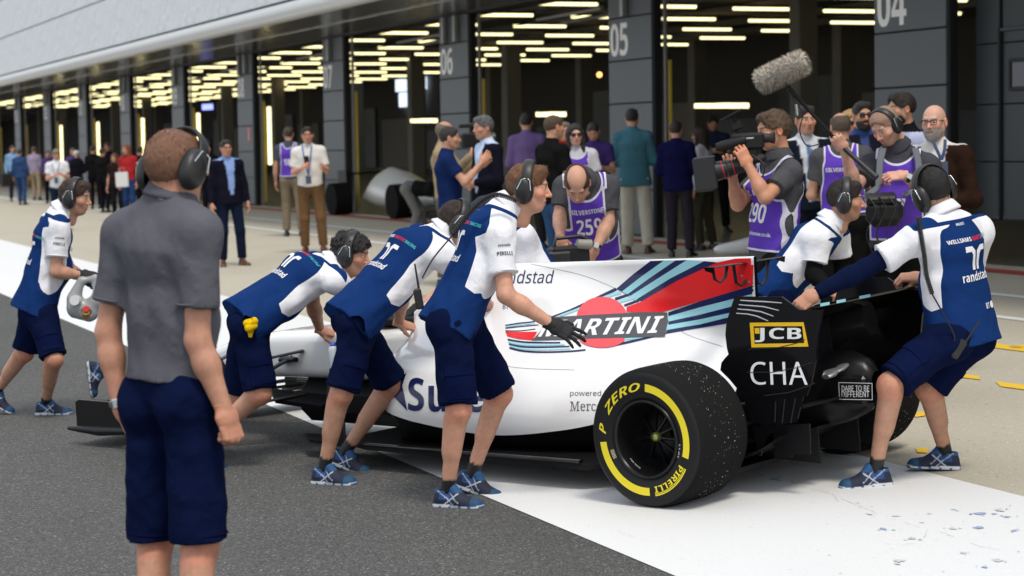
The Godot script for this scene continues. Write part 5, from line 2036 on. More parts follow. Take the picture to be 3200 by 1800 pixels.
func strands(g: Geo, t: Transform3D, kind: String, c: Color, r: RandomNumberGenerator) -> void:
	var base: Geo = kit["hair_" + kind]
	var m := base.v.size()
	for j in 2600:
		var i := r.randi() % m
		var p := base.v[i]
		var nn := base.n[i]
		var flow := (p - Vector3(0.01, 0.10, -0.03)) if kind != "beard" else Vector3(0, -1, 0.2)
		if kind == "curly": flow = Vector3(r.randf_range(-1, 1), r.randf_range(-1, 1), r.randf_range(-1, 1))
		if kind == "tousled" and p.z > 0.03: flow = Vector3(0.6, 0.25, 0.7)
		flow = (flow - nn * flow.dot(nn)).normalized()
		flow = (flow + Vector3(r.randf_range(-0.4, 0.4), r.randf_range(-0.4, 0.4), r.randf_range(-0.4, 0.4))).normalized()
		var l := r.randf_range(0.009, 0.017) * (0.6 if kind == "crop" or kind == "beard" or kind == "ring" else 1.0)
		var tip := p + flow * l + nn * r.randf_range(0.001, 0.007)
		var sd := flow.cross(nn).normalized() * 0.0011
		g.col = c * r.randf_range(0.55, 1.9)
		var w := (t.basis * nn).normalized()
		g.tri_n(t * (p - sd), t * (p + sd), t * tip, w, w, w)

func _skin(p: Vector3, J: Dictionary, skin: Color, sock: Color, shorts: bool) -> Color:
	var c := skin * (0.96 + 0.12 * noise.get_noise_3dv(p * 3.0) + 0.14 * noise.get_noise_3dv(p * 14.0))
	c.r *= 1.0 + 0.06 * noise.get_noise_3dv(p * 6.0 + Vector3(9, 0, 0))
	if shorts:
		for e in ["l", "r"]:
			var kn: Vector3 = J["k" + e]; var an: Vector3 = J["a" + e]
			var t := (p - kn).dot(an - kn) / (an - kn).length_squared()
			if t > 0.85 and (p - kn.lerp(an, minf(t, 1.3))).length() < 0.12:
				return sock
			if t > -0.12 and t < 0.14 and (p - kn).length() < 0.1:
				c = c * Color(1.05, 0.88, 0.84)
	return c

func _plain(p: Vector3, J: Dictionary, up: Vector3, right: Vector3, front: Vector3, spine: float, k: float, c: Dictionary) -> Color:
	var d: Vector3 = p - J.pv
	var v := d.dot(up) / spine
	if c.has("open"):                                               # jacket open over a pale shirt
		var w: float = c.get("open_w", 0.05) * k * (0.35 + 0.9 * v)
		if d.dot(front) > 0.0 and absf(d.dot(right) - c.get("open_x", 0.0)) < w and v > 0.05:
			if c.has("tie") and absf(d.dot(right)) < 0.022 and v < 0.95: return c.tie
			return c.open
		if v > 1.02: return c.open
	if c.has("check"):
		if sin(p.x * 150.0) > 0.55 or sin(p.y * 150.0) > 0.55: return c.check
	if c.has("collar") and v > 1.0: return c.collar
	return c.top

# how far a point of the crew shirt lies inside the white parts (collar, sleeves, side panels), in metres; negative in the blue
func _white(p: Vector3, J: Dictionary, up: Vector3, right: Vector3, front: Vector3, spine: float, k: float) -> float:
	var d: Vector3 = p - J.pv
	var v := d.dot(up) / spine
	var x := d.dot(right)
	var f := d.dot(front)
	var w := minf((v - 0.985) * spine, 0.14 * k - (p - (J.nk as Vector3)).length())
	for e in ["l", "r"]:
		var sh: Vector3 = J["s" + e]; var el: Vector3 = J["e" + e]
		var t := (p - sh).dot(el - sh) / (el - sh).length_squared()
		var out := x if e == "r" else -x
		w = maxf(w, minf(minf((t + 0.02) * 0.28, 0.115 * k - (p - sh.lerp(el, clampf(t, 0.0, 1.2))).length()), out - 0.105 * k))
	var half := lerpf(0.050, 0.088, clampf((v - 0.2) / 0.55, 0, 1)) * k
	var mid := lerpf(-0.014, 0.012, v) * k
	var side := minf(half - absf(f - mid), absf(x) - 0.06 * k)
	side = minf(side, (v - 0.20) * spine - 0.55 * maxf(f - mid, 0.0) - 0.25 * maxf(mid - f, 0.0))
	side = minf(side, (0.95 - v) * spine)
	return maxf(w, side)

# cuts the triangles of g along phi = 0 and paints the two sides; the side below zero is dropped when keep is false
func split(g: Geo, phi: PackedFloat32Array, inside: Color, outside: Color, keep := true, tint := true) -> Geo:
	var o := Geo.new()
	var mi := PackedInt32Array(); mi.resize(g.v.size()); mi.fill(-1)
	var mo := mi.duplicate()
	var cuts := {}
	for t in range(0, g.ix.size(), 3):
		var id := [g.ix[t], g.ix[t + 1], g.ix[t + 2]]
		var s0 := phi[id[0]] >= 0.0; var s1 := phi[id[1]] >= 0.0; var s2 := phi[id[2]] >= 0.0
		if s0 == s1 and s1 == s2:
			if not s0 and not keep: continue
			for i in id:
				o.ix.append(_half(g, o, mi if s0 else mo, i, inside if s0 else outside, tint))
			continue
		var lone := 0 if s1 == s2 else 1 if s0 == s2 else 2
		var a: int = id[lone]; var b: int = id[(lone + 1) % 3]; var c: int = id[(lone + 2) % 3]
		var sa := phi[a] >= 0.0
		var ca := inside if sa else outside
		var cb := outside if sa else inside
		if sa or keep:
			o.ix.append(_half(g, o, mi if sa else mo, a, ca, tint))
			o.ix.append(_cut(g, o, phi, a, b, ca, cuts, sa, tint)); o.ix.append(_cut(g, o, phi, a, c, ca, cuts, sa, tint))
		if not sa or keep:
			var ib := _half(g, o, mo if sa else mi, b, cb, tint); var ic := _half(g, o, mo if sa else mi, c, cb, tint)
			var kb := _cut(g, o, phi, a, b, cb, cuts, not sa, tint); var kc := _cut(g, o, phi, a, c, cb, cuts, not sa, tint)
			o.ix.append_array(PackedInt32Array([kb, ib, ic, kb, ic, kc]))
	return o

func _half(g: Geo, o: Geo, m: PackedInt32Array, i: int, c: Color, tint: bool) -> int:
	if m[i] < 0:
		m[i] = o.v.size()
		o.v.append(g.v[i]); o.n.append(g.n[i]); o.c.append(c if tint else g.c[i])
	return m[i]

func _cut(g: Geo, o: Geo, phi: PackedFloat32Array, a: int, b: int, c: Color, cuts: Dictionary, side: bool, tint: bool) -> int:
	var key := Vector3i(mini(a, b), maxi(a, b), int(side))
	if not cuts.has(key):
		var t := phi[a] / (phi[a] - phi[b])
		cuts[key] = o.v.size()
		o.v.append(g.v[a].lerp(g.v[b], t)); o.n.append(g.n[a].lerp(g.n[b], t).normalized()); o.c.append(c if tint else g.c[a])
	return cuts[key]

func hoop(at: Vector3, axis: Vector3, r: float, thick: float, c: Color) -> Geo:
	var g := Geo.new()
	g.col = c
	var x := axis.cross(Vector3(0.31, 0.2, 0.93)).normalized()
	var y := axis.cross(x)
	var path := PackedVector3Array()
	for j in 29:
		var a := TAU * j / 28.0
		path.append(at + (x * cos(a) + y * sin(a)) * r)
	g.tube(path, [thick], 6, false)
	return g

func trims(man: Node3D, J: Dictionary, up: Vector3, k: float, c: Dictionary, sleeve: float) -> void:
	var tone: Color = WHITE if c.has("team") else c.top
	for e in ["l", "r"]:                                              # sleeve hems
		var sh: Vector3 = J["s" + e]; var el: Vector3 = J["e" + e]
		part("sleeve_hem", hoop(sh.lerp(el, sleeve - 0.03), (el - sh).normalized(), 0.0665 * k * c.get("cuff", 1.0), 0.0042, tone), M.cloth, man)
	var ax: Vector3 = (J.hd - J.nk).normalized()                       # folded collar
	var rows := []
	var x := ax.cross(up.cross(Vector3.RIGHT) if absf(up.x) < 0.9 else Vector3.UP).normalized()
	var y := ax.cross(x)
	for q in [[0.062, 0.066], [0.068, 0.072], [0.074, 0.066], [0.088, 0.030], [0.092, 0.020], [0.084, 0.014]]:
		var row := PackedVector3Array()
		for j in 24:
			var a := TAU * j / 24.0
			row.append(J.nk + (x * cos(a) + y * sin(a)) * q[0] * k + ax * q[1] * k)
		rows.append(row)
	var g := Geo.new()
	g.col = tone
	g.sheet(rows, true, true)
	part("collar", g, M.cloth, man)

func make_bib(g: Geo, man: Node3D, J: Dictionary, up: Vector3, right: Vector3, front: Vector3, spine: float, k: float, c: Dictionary, s: Sdf) -> void:
	var phi := PackedFloat32Array()
	phi.resize(g.v.size())
	for i in g.v.size():
		phi[i] = _bib(g.v[i], J, up, right, front, spine, k, c)
	var o := split(g, phi, PURPLE, PURPLE, false)
	if o.ix.size() == 0:
		return
	phi.resize(o.v.size())
	for i in o.v.size():
		phi[i] = _bib(o.v[i], J, up, right, front, spine, k, c) - 0.013 * k
	o = split(o, phi, PURPLE, Color(0.62, 0.60, 0.70))
	for i in o.v.size():
		o.v[i] += o.n[i] * 0.007
	part("bib", o, M.cloth, man)

func _bib(p: Vector3, J: Dictionary, up: Vector3, right: Vector3, front: Vector3, spine: float, k: float, c: Dictionary) -> float:
	var d: Vector3 = p - J.pv
	var v := d.dot(up) / spine
	var x := d.dot(right)
	var f := d.dot(front)
	var e := lerpf(0.180, 0.135, clampf((v - 0.45) / 0.4, 0, 1)) * k - absf(x)
	e = minf(e, (v - c.get("bib_low", 0.02)) * spine)
	var w := clampf(f / 0.08 + 0.5, 0.0, 1.0)
	e = minf(e, Vector2(x, (v - lerpf(1.06, 1.03, w)) * spine).length() - lerpf(0.085, 0.105, w) * k)
	for a in ["l", "r"]:
		var sh: Vector3 = J["s" + a]; var el: Vector3 = J["e" + a]
		var t := (p - sh).dot(el - sh) / (el - sh).length_squared()
		e = minf(e, maxf(maxf((0.12 - t) * 0.28, (p - sh.lerp(el, clampf(t, 0, 1.2))).length() - 0.105 * k), 0.115 * k - absf(x)))
	return e

# w: [text, x (to the person's right), v (metres above the pelvis), width, height, colour, back?] laid on the torso
func torso_words(w: Array, s: Sdf, man: Node3D, J: Dictionary, up: Vector3, right: Vector3, front: Vector3, k: float) -> void:
	var g := Geo.new()
	g.col = w[5]
	var back: bool = w[6]
	var rise: float = w[7] if w.size() > 7 else 0.0
	var shape: PackedVector2Array
	if w[0] == "@bird":                                            # two hooked strokes like a sprouting seed
		shape = PackedVector2Array()
		for e in [-1.0, 1.0]:
			shape.append_array(outline2([Vector2(0.05 * e, -0.5) * w[3], Vector2(0.22 * e, -0.5) * w[3], Vector2(0.22 * e, 0.12) * w[3], Vector2(0.30 * e, 0.26) * w[3], Vector2(0.60 * e, 0.26) * w[3], Vector2(0.60 * e, 0.48) * w[3], Vector2(0.24 * e, 0.48) * w[3], Vector2(0.05 * e, 0.28) * w[3]]))
	elif w[0] == "@globe":
		var o := []
		for j in 16: o.append(Vector2(cos(TAU * j / 16.0), sin(TAU * j / 16.0)) * w[3] * 0.5)
		shape = outline2(o)
	else:
		shape = letters(w[0], w[3], w[4], true)
	var xdir := right if back else -right
	var into := front if back else -front
	var mid: Vector3 = J.pv + right * w[1] + up * w[2]
	var xd := (xdir * cos(rise) + up * sin(rise))
	var yd := (up * cos(rise) - xdir * sin(rise))
	if w.size() > 9:                                                # on the right sleeve, read from outside
		mid = (J.sr as Vector3).lerp(J.er, w[2])
		yd = ((J.sr as Vector3) - (J.er as Vector3)).normalized()
		into = -(right - yd * right.dot(yd)).normalized()
		xd = yd.cross(-into).normalized()
	lay(g, finer(shape, 0.025), func(p: Vector2) -> Array:
		var o := mid + xd * p.x + yd * p.y - into * 0.34
		var h := s.hit(o, into, 0.5)
		if h == Vector3.INF: return []
		var nn := s.slope(h)
		return [h + nn * (0.0100 if w.size() == 9 else 0.0035), nn])
	if g.v.size():
		part("lettering", g, M.print, man)

func cargo(s: Sdf, man: Node3D, hip: Vector3, knee: Vector3, out: Vector3, k: float, c: Color) -> void:
	var ax := (knee - hip).normalized()
	var o := (out - ax * out.dot(ax)).normalized()
	var w := ax.cross(o)
	for piece in [[0.50, 0.86, 0.068, 0.006], [0.46, 0.58, 0.074, 0.011]]:
		var rows := []
		for a in 6:
			var row := PackedVector3Array()
			for b in 7:
				var p: Vector3 = hip.lerp(knee, lerpf(piece[0], piece[1], a / 5.0)) + w * lerpf(-piece[2], piece[2], b / 6.0) * k + o * 0.22
				var h := s.hit(p, -o, 0.3)
				if h == Vector3.INF: return
				row.append(h + o * piece[3])
			rows.append(row)
		var g := Geo.new()
		g.col = c * 1.12
		g.sheet(rows, false)
		var t := Geo.new()                                              # both faces and the rim
		for a in rows.size():
			for b in 7:
				pass
		var edge := PackedVector3Array()
		for b in 7: edge.append(rows[0][b])
		for a in range(1, 6): edge.append(rows[a][6])
		for b in range(5, -1, -1): edge.append(rows[5][b])
		for a in range(4, 0, -1): edge.append(rows[a][0])
		for i in edge.size():
			var e1 := edge[i]; var e2 := edge[(i + 1) % edge.size()]
			g.quad(e1, e2, e2 - o * 0.016, e1 - o * 0.016)
		part("pocket" if piece[3] < 0.01 else "pocket_flap", g, M.cloth, man)

# someone upright: head top at photo pixel (x, y) seen z metres ahead; yaw 0 faces the camera, 90 to the right, 180 away
func standing(label: String, x: float, y: float, z: float, yaw: float, arms: String, c: Dictionary, group := "", lean := 0.0, tall := 0.0) -> Node3D:
	var top := px(x, y, z)
	var h := top.y if tall == 0.0 else tall
	var k := h / 1.80
	var b := Basis(Vector3.UP, deg_to_rad(yaw))
	var rt := -b.x                                                    # person's right when facing +z of b
	var f := b.z
	var at := Vector3(top.x, 0, top.z)
	var P := func(s: float, hh: float, fw: float) -> Vector3: return at + (rt * s + f * (fw + lean * (hh - 0.95) if hh > 0.95 else fw) + Vector3.UP * hh) * k
	var q := {"pv": P.call(0, 0.98, 0.0), "nk": P.call(0, 1.50, -0.02), "hd": P.call(0, 1.672, 0.03), "sl": P.call(-0.175, 1.44, -0.01), "sr": P.call(0.175, 1.44, -0.01), "hl": P.call(-0.095, 0.92, 0), "hr": P.call(0.095, 0.92, 0)}
	var st: float = c.get("step", 0.03)
	q["kl"] = P.call(-0.115, 0.50, 0.03 + st); q["kr"] = P.call(0.115, 0.50, 0.03 - st)
	q["al"] = P.call(-0.13, 0.088, -0.02 + st * 1.5); q["ar"] = P.call(0.13, 0.088, -0.02 - st * 1.5)
	q["toel"] = f - rt * 0.25; q["toer"] = f + rt * 0.25
	q["look"] = f.rotated(Vector3.UP, deg_to_rad(c.get("turn", 0.0))) - Vector3.UP * c.get("nod", 0.05)
	q["el"] = P.call(-0.24, 1.14, -0.03); q["er"] = P.call(0.24, 1.14, -0.03)
	q["wl"] = P.call(-0.26, 0.89, 0.04); q["wr"] = P.call(0.26, 0.89, 0.04)
	if arms == "phone" or arms == "both":
		q.er = P.call(0.23, 1.15, 0.0); q.wr = P.call(0.10, 1.22, 0.24); q["handr"] = ["hook", (f * 0.5 - rt * 0.6 + Vector3.UP * 0.4).normalized(), rt]
		if arms == "both":
			q.el = P.call(-0.23, 1.15, 0.0); q.wl = P.call(-0.08, 1.22, 0.24); q["handl"] = ["hook", (f * 0.5 + rt * 0.6 + Vector3.UP * 0.4).normalized(), -rt]
		else:
			q.el = P.call(-0.24, 1.15, 0.02); q.wl = P.call(-0.20, 1.20, 0.24)
	elif arms == "front":                                             # hands clasped or folded before the body
		q.er = P.call(0.25, 1.14, 0.02); q.wr = P.call(0.06, 1.10, 0.19)
		q.el = P.call(-0.25, 1.14, 0.02); q.wl = P.call(-0.06, 1.12, 0.20)
	elif arms == "up":
		q.er = P.call(0.26, 1.22, 0.14); q.wr = P.call(0.16, 1.42, 0.34)
		q.el = P.call(-0.24, 1.20, 0.16); q.wl = P.call(-0.12, 1.38, 0.36)
	elif arms == "hip":
		q.er = P.call(0.30, 1.17, -0.10); q.wr = P.call(0.17, 1.00, 0.02)
	elif arms == "bag":
		q.wr = P.call(0.27, 0.86, 0.0); q["handr"] = ["grip"]
	c["k"] = k
	c["at"] = at
	return person(label, q, c, group)

const D := 1.2422                                                  # the joints below were read off a 2576-pixel wide copy of the photo
func jn(z: float, t: Dictionary) -> Dictionary:
	var q := {}
	for key in t:
		var a = t[key]
		if a is Array and key.length() == 2:
			if a.size() == 4: q[key] = ground(a[0] * D, a[1] * D) + Vector3(0, a[3], 0)    # a planted foot: the pixel is its sole under the ankle
			else: q[key] = px(a[0] * D, a[1] * D, z + (a[2] if a.size() > 2 else 0.0))
		else:
			q[key] = a
	return q

const CREW := {"top": BLUE, "team": true, "shorts": true, "pockets": true, "headset": true, "cell": 0.0095, "sleeve": 0.66, "cuff": 1.06, "hem": 0.09, "loose": 1.12, "waist": 0.05}

func crew(extra: Dictionary) -> Dictionary:
	var c := CREW.duplicate(true)
	c.merge(extra, true)
	return c

func team_words(x: float, big := 1.0) -> Array:
	return [["WILLIAMS", x - 0.075 * big, 0.425, 0.11 * big, 0.017 * big, WHITE, true], ["MARTINI", x + 0.030 * big, 0.425, 0.085 * big, 0.017 * big, Color(0.60, 0.02, 0.05), true], ["RACING", x + 0.110 * big, 0.425, 0.065 * big, 0.017 * big, Color(0.05, 0.45, 0.5), true], ["@bird", x, 0.335, 0.105 * big, 0, WHITE, true], ["randstad", x, 0.245, 0.165 * big, 0.040 * big, WHITE, true], ["PIRELLI", 0, 0.36, 0.075, 0.019, NAVY, true, 0, 0, 1], ["avanade", 0, 0.22, 0.06, 0.014, Color(0.05, 0.05, 0.07), true, 0, 0, 1]]

func make_people() -> void:
	kit.head = make_head()
	for h in ["short", "buzz", "crop", "curly", "tousled", "long", "ring", "beard"]:
		kit["hair_" + h] = make_hair(h)
	for h in ["relaxed", "grip", "flat", "fist", "hook", "spread"]:
		kit[h] = make_hand(h)
	kit.trainer = make_shoe("trainer")
	kit.shoe = make_shoe("plain")
	kit.headset = make_headset()
	noise.frequency = 7.0
	make_crew()
	make_media()
	make_onlookers()

func make_crew() -> void:
	var f := Vector3(0.93, 0, -0.35)
	var push := "crew pushing the racing car"
	# the red-haired man beside the rear wheel
	var q := jn(10.15, {"pv": [1148, 792], "nk": [1266, 528, 0.10], "hd": [1330, 472, 0.10], "sr": [1255, 592, -0.08], "sl": [1222, 562, 0.26], "er": [1272, 742, -0.16], "wr": [1392, 818, -0.12], "el": [1225, 710, 0.32], "wl": [1185, 820, 0.34], "hr": [1138, 818, -0.10], "hl": [1165, 814, 0.09], "kr": [1153, 1032, -0.13], "ar": [1128, 1276, 0, 0.087], "kl": [1258, 990, 0.20], "al": [1190, 1242, 0, 0.10], "look": Vector3(0.98, -0.16, 0.10), "toer": Vector3(0.90, 0, 0.42), "toel": Vector3(0.86, -0.25, 0.45), "fupl": Vector3(0.25, 1, 0.1), "handr": ["spread", Vector3(0.86, -0.50, 0.10), Vector3(0.25, 0.45, 0.86)]})
	person("red-haired crew member in blue and white shirt striding beside the rear wheel, gloved hand out", q, crew({"hair": Color(0.17, 0.075, 0.035), "skin": Color(0.62, 0.315, 0.21), "glover": true, "hairs": ["short"], "bow": 0.015, "words": team_words(0.0)}), push)
	# second pusher, bent low over the cockpit side
	q = jn(11.0, {"pv": [905, 792], "nk": [1100, 592, 0.20], "hd": [1150, 562, 0.22], "sr": [1122, 648, 0.02], "sl": [1052, 598, 0.36], "er": [1185, 705, 0.20], "wr": [1232, 772, 0.42], "el": [1012, 735, 0.50], "wl": [1003, 812, 0.70], "hr": [905, 816, -0.08], "hl": [890, 806, 0.11], "kr": [857, 992, -0.12], "ar": [818, 1218, 0, 0.087], "kl": [985, 968, 0.28], "al": [870, 1182, 0, 0.10], "look": Vector3(0.88, -0.42, -0.30), "hup": Vector3(0.45, 0.85, -0.1), "toer": Vector3(0.88, 0, 0.46), "toel": Vector3(0.84, -0.25, 0.48), "fupl": Vector3(0.25, 1, 0.1), "handl": ["flat", Vector3(0.9, -0.35, -0.2), Vector3(0.1, 0.9, 0.4)]})
	person("dark-haired crew member leaning hard on the cockpit side with water bottle in pocket", q, crew({"hair": Color(0.03, 0.017, 0.011), "hairs": ["short"], "bow": 0.03, "words": team_words(0.0)}), push)
	# third pusher
	q = jn(11.65, {"pv": [640, 797], "nk": [822, 672, 0.18], "hd": [884, 640, 0.20], "sr": [845, 708, 0.0], "sl": [790, 665, 0.33], "er": [905, 762, 0.16], "wr": [955, 805, 0.36], "el": [785, 757, 0.42], "wl": [805, 830, 0.58], "hr": [630, 826, -0.08], "hl": [625, 816, 0.11], "kr": [655, 990, -0.12], "ar": [523, 1110, 0.02], "kl": [598, 1000, 0.15], "al": [520, 1150, 0.2], "look": Vector3(0.95, -0.25, 0.18), "hup": Vector3(0.3, 0.95, 0), "toer": Vector3(0.72, -0.62, 0.25), "fupr": Vector3(0.62, 0.75, 0.1), "toel": Vector3(0.85, -0.3, 0.3), "fupl": Vector3(0.3, 1, 0), "handl": ["flat", Vector3(0.9, -0.3, -0.1), Vector3(0.1, 0.9, 0.4)]})
	person("smiling curly-haired crew member bent behind the front wheel with yellow gloves in pocket", q, crew({"hair": Color(0.012, 0.010, 0.010), "hairs": ["curly"], "bow": 0.03, "stubble": 0.25, "words": team_words(0.0)}), push)
	# the man who carries the fuel can
	q = jn(14.25, {"pv": [98, 752], "nk": [148, 537], "hd": [190, 496], "sr": [148, 576, -0.16], "sl": [128, 562, 0.18], "er": [141, 684, -0.20], "wr": [206, 692, -0.12], "el": [176, 680, 0.18], "wl": [214, 700, 0.10], "hr": [105, 786, -0.10], "hl": [95, 782, 0.10], "kr": [136, 905, -0.22], "ar": [117, 1044, 0, 0.087], "kl": [62, 888, 0.10], "al": [-10, 985, 0.26], "look": Vector3(0.97, -0.2, 0.15), "toer": Vector3(0.97, 0, 0.2), "toel": Vector3(0.8, -0.5, 0.2), "fupl": Vector3(0.5, 0.86, 0), "handr": ["grip", Vector3(0.9, -0.25, 0.1), Vector3(0.1, 0.5, 0.8)]})
	person("brown-haired crew member in padded blue vest carrying the grey can", q, crew({"hair": Color(0.045, 0.022, 0.014), "hairs": ["tousled"], "glover": true, "glovel": true, "vest": true, "fat": 1.08, "stubble": 0.2, "cell": 0.0105, "words": team_words(0.0)}), "crew pushing the racing car")
	# the man who pulls at the rear wing
	q = jn(10.1, {"pv": [2412, 822], "nk": [2378, 548], "hd": [2346, 482, 0.03], "sl": [2298, 604, -0.14], "sr": [2462, 582, 0.15], "el": [2178, 676, -0.17], "wl": [2046, 742, -0.22], "er": [2430, 700, 0.34], "wr": [2310, 696, 0.34], "hl": [2382, 850, -0.09], "hr": [2440, 846, 0.10], "kl": [2240, 968, -0.20], "al": [2205, 1224, 0, 0.087], "kr": [2335, 978, 0.10], "ar": [2380, 1184, 0, 0.095], "look": Vector3(-0.38, -0.12, -0.92), "hup": Vector3(-0.30, 0.95, 0), "toel": Vector3(-1, 0, 0.08), "toer": Vector3(-1, 0.10, -0.05), "fupr": Vector3(0.1, 1, 0), "handl": ["hook", Vector3(-0.75, -0.55, 0.1), Vector3(-0.3, 0.5, 0.8)], "handr": ["grip", Vector3(-1, 0, 0), Vector3(0, 0.9, 0.4)]})
	person("crew member seen from behind with navy sleeves, squatting to pull the rear wing", q, crew({"hair": Color(0.010, 0.008, 0.008), "hairs": ["crop"], "under": Color(0.006, 0.008, 0.032), "fat": 1.05, "bow": 0.01, "words": team_words(0.02, 1.12) + [["BT", 0.075, 0.09, 0.035, 0.028, WHITE, true], ["@globe", 0.118, 0.09, 0.036, 0, WHITE, true], ["HACKETT", -0.01, 0.50, 0.05, 0.013, WHITE, true]]}), push)
	# the man behind the rear wing
	q = jn(12.3, {"pv": [1955, 728], "nk": [2082, 566], "hd": [2128, 503], "sr": [2058, 606, -0.17], "sl": [2105, 592, 0.17], "er": [2046, 690, -0.20], "wr": [2082, 722, -0.42], "el": [2118, 672, 0.20], "wl": [2112, 748, 0.05], "hr": [1952, 752, -0.1], "hl": [1962, 748, 0.1], "kr": [1995, 905, -0.12], "ar": [1940, 1062, 0, 0.087], "kl": [2010, 900, 0.15], "al": [1985, 1052, 0, 0.087], "look": Vector3(0.97, -0.12, 0.12), "toer": Vector3(1, 0, 0.2), "toel": Vector3(1, 0, 0.1), "handr": ["grip", Vector3(0.8, -0.5, 0.3), Vector3(-0.2, 0.6, 0.8)]})
	person("laughing crew member with black sleeves bending over behind the rear wing", q, crew({"hair": Color(0.022, 0.015, 0.012), "hairs": ["short"], "under": BLACK, "stubble": 0.3, "cell": 0.0105, "words": [["@bird", -0.02, 0.335, 0.09, 0, WHITE, true]]}), push)
	# the man on the far side of the cockpit
	q = jn(12.5, {"pv": [1385, 735], "nk": [1276, 580], "hd": [1222, 545], "sl": [1318, 592, -0.17], "sr": [1262, 580, 0.17], "el": [1320, 700, -0.12], "wl": [1240, 735, -0.12], "er": [1160, 700, 0.0], "wr": [1048, 776, -0.25], "hl": [1385, 755, -0.1], "hr": [1375, 755, 0.1], "kl": [1345, 900, -0.1], "al": [1385, 1030, 0], "kr": [1350, 900, 0.12], "ar": [1400, 1022, 0.2], "look": Vector3(-0.9, -0.4, 0.1), "toel": Vector3(-1, 0, 0.1), "toer": Vector3(-1, 0, 0), "handr": ["hook", Vector3(-0.9, -0.45, 0.1), Vector3(-0.2, 0.9, 0.3)]})
	person("crew member in white sleeves stooping over the far side of the cockpit", q, crew({"hair": NAVY, "hairs": ["crop"], "headset": false, "glover": true, "cell": 0.012}), push)
	# the man at the nose, hidden but for his heel
	q = jn(14.9, {"pv": [395, 905], "nk": [440, 740], "hd": [470, 680], "sr": [440, 770, -0.15], "sl": [455, 765, 0.15], "er": [480, 840, -0.15], "wr": [520, 880, -0.1], "el": [490, 840, 0.15], "wl": [525, 885, 0.1], "hr": [375, 930, -0.09], "hl": [385, 925, 0.09], "kr": [350, 985, -0.1], "ar": [252, 932, -0.05], "kl": [470, 930, 0.1], "al": [460, 990, 0.1], "look": Vector3(0.9, -0.3, 0.1), "toer": Vector3(0.10, -0.97, 0.2), "fupr": Vector3(0.95, 0.1, 0), "toel": Vector3(1, 0, 0)})
	person("kneeling crew member at the nose, only a heel and hip in sight", q, crew({"hairs": ["short"], "cell": 0.014}), push)
	# the man in grey, nearest to the lens
	q = jn(6.8, {"pv": [432, 958], "nk": [426, 510], "hd": [441, 425, 0.0], "sl": [312, 588, 0.11], "sr": [498, 584, -0.12], "el": [272, 836, 0.10], "wl": [302, 1025, 0.06], "er": [497, 856, -0.14], "wr": [566, 1038, -0.16], "hl": [385, 1000, 0.06], "hr": [482, 1000, -0.06], "kl": [390, 1362, 0.08], "al": [395, 1800, 0, 0.087], "kr": [502, 1372, -0.08], "ar": [498, 1822, 0, 0.087], "look": Vector3(0.50, -0.06, -0.86), "toel": Vector3(0.3, 0, -0.95), "toer": Vector3(0.6, 0, -0.8), "handr": ["fist", Vector3(0.25, -0.95, 0.05), Vector3(0.75, 0.2, 0.65)], "handl": ["relaxed", Vector3(0.35, -0.93, 0), Vector3(-0.8, -0.2, 0.5)]})
	person("man in grey polo shirt and navy shorts watching with his back to the lens", q, {"top": Color(0.108, 0.108, 0.128), "shorts": true, "headset": true, "cell": 0.0085, "sleeve": 0.70, "cuff": 1.0, "legs": Color(0.0075, 0.0095, 0.036), "hair": Color(0.20, 0.095, 0.055), "hairs": ["crop"], "skin": Color(0.52, 0.255, 0.165), "k": 1.0, "head": Vector3(1.06, 1.06, 1.06), "hand": 1.05, "hem": -0.005, "waist": 0.03, "loose": 0.98, "fat": 0.97, "short": 0.97, "set": 1.06, "tip": 0.55, "fold": 0.009, "sock": WHITE})

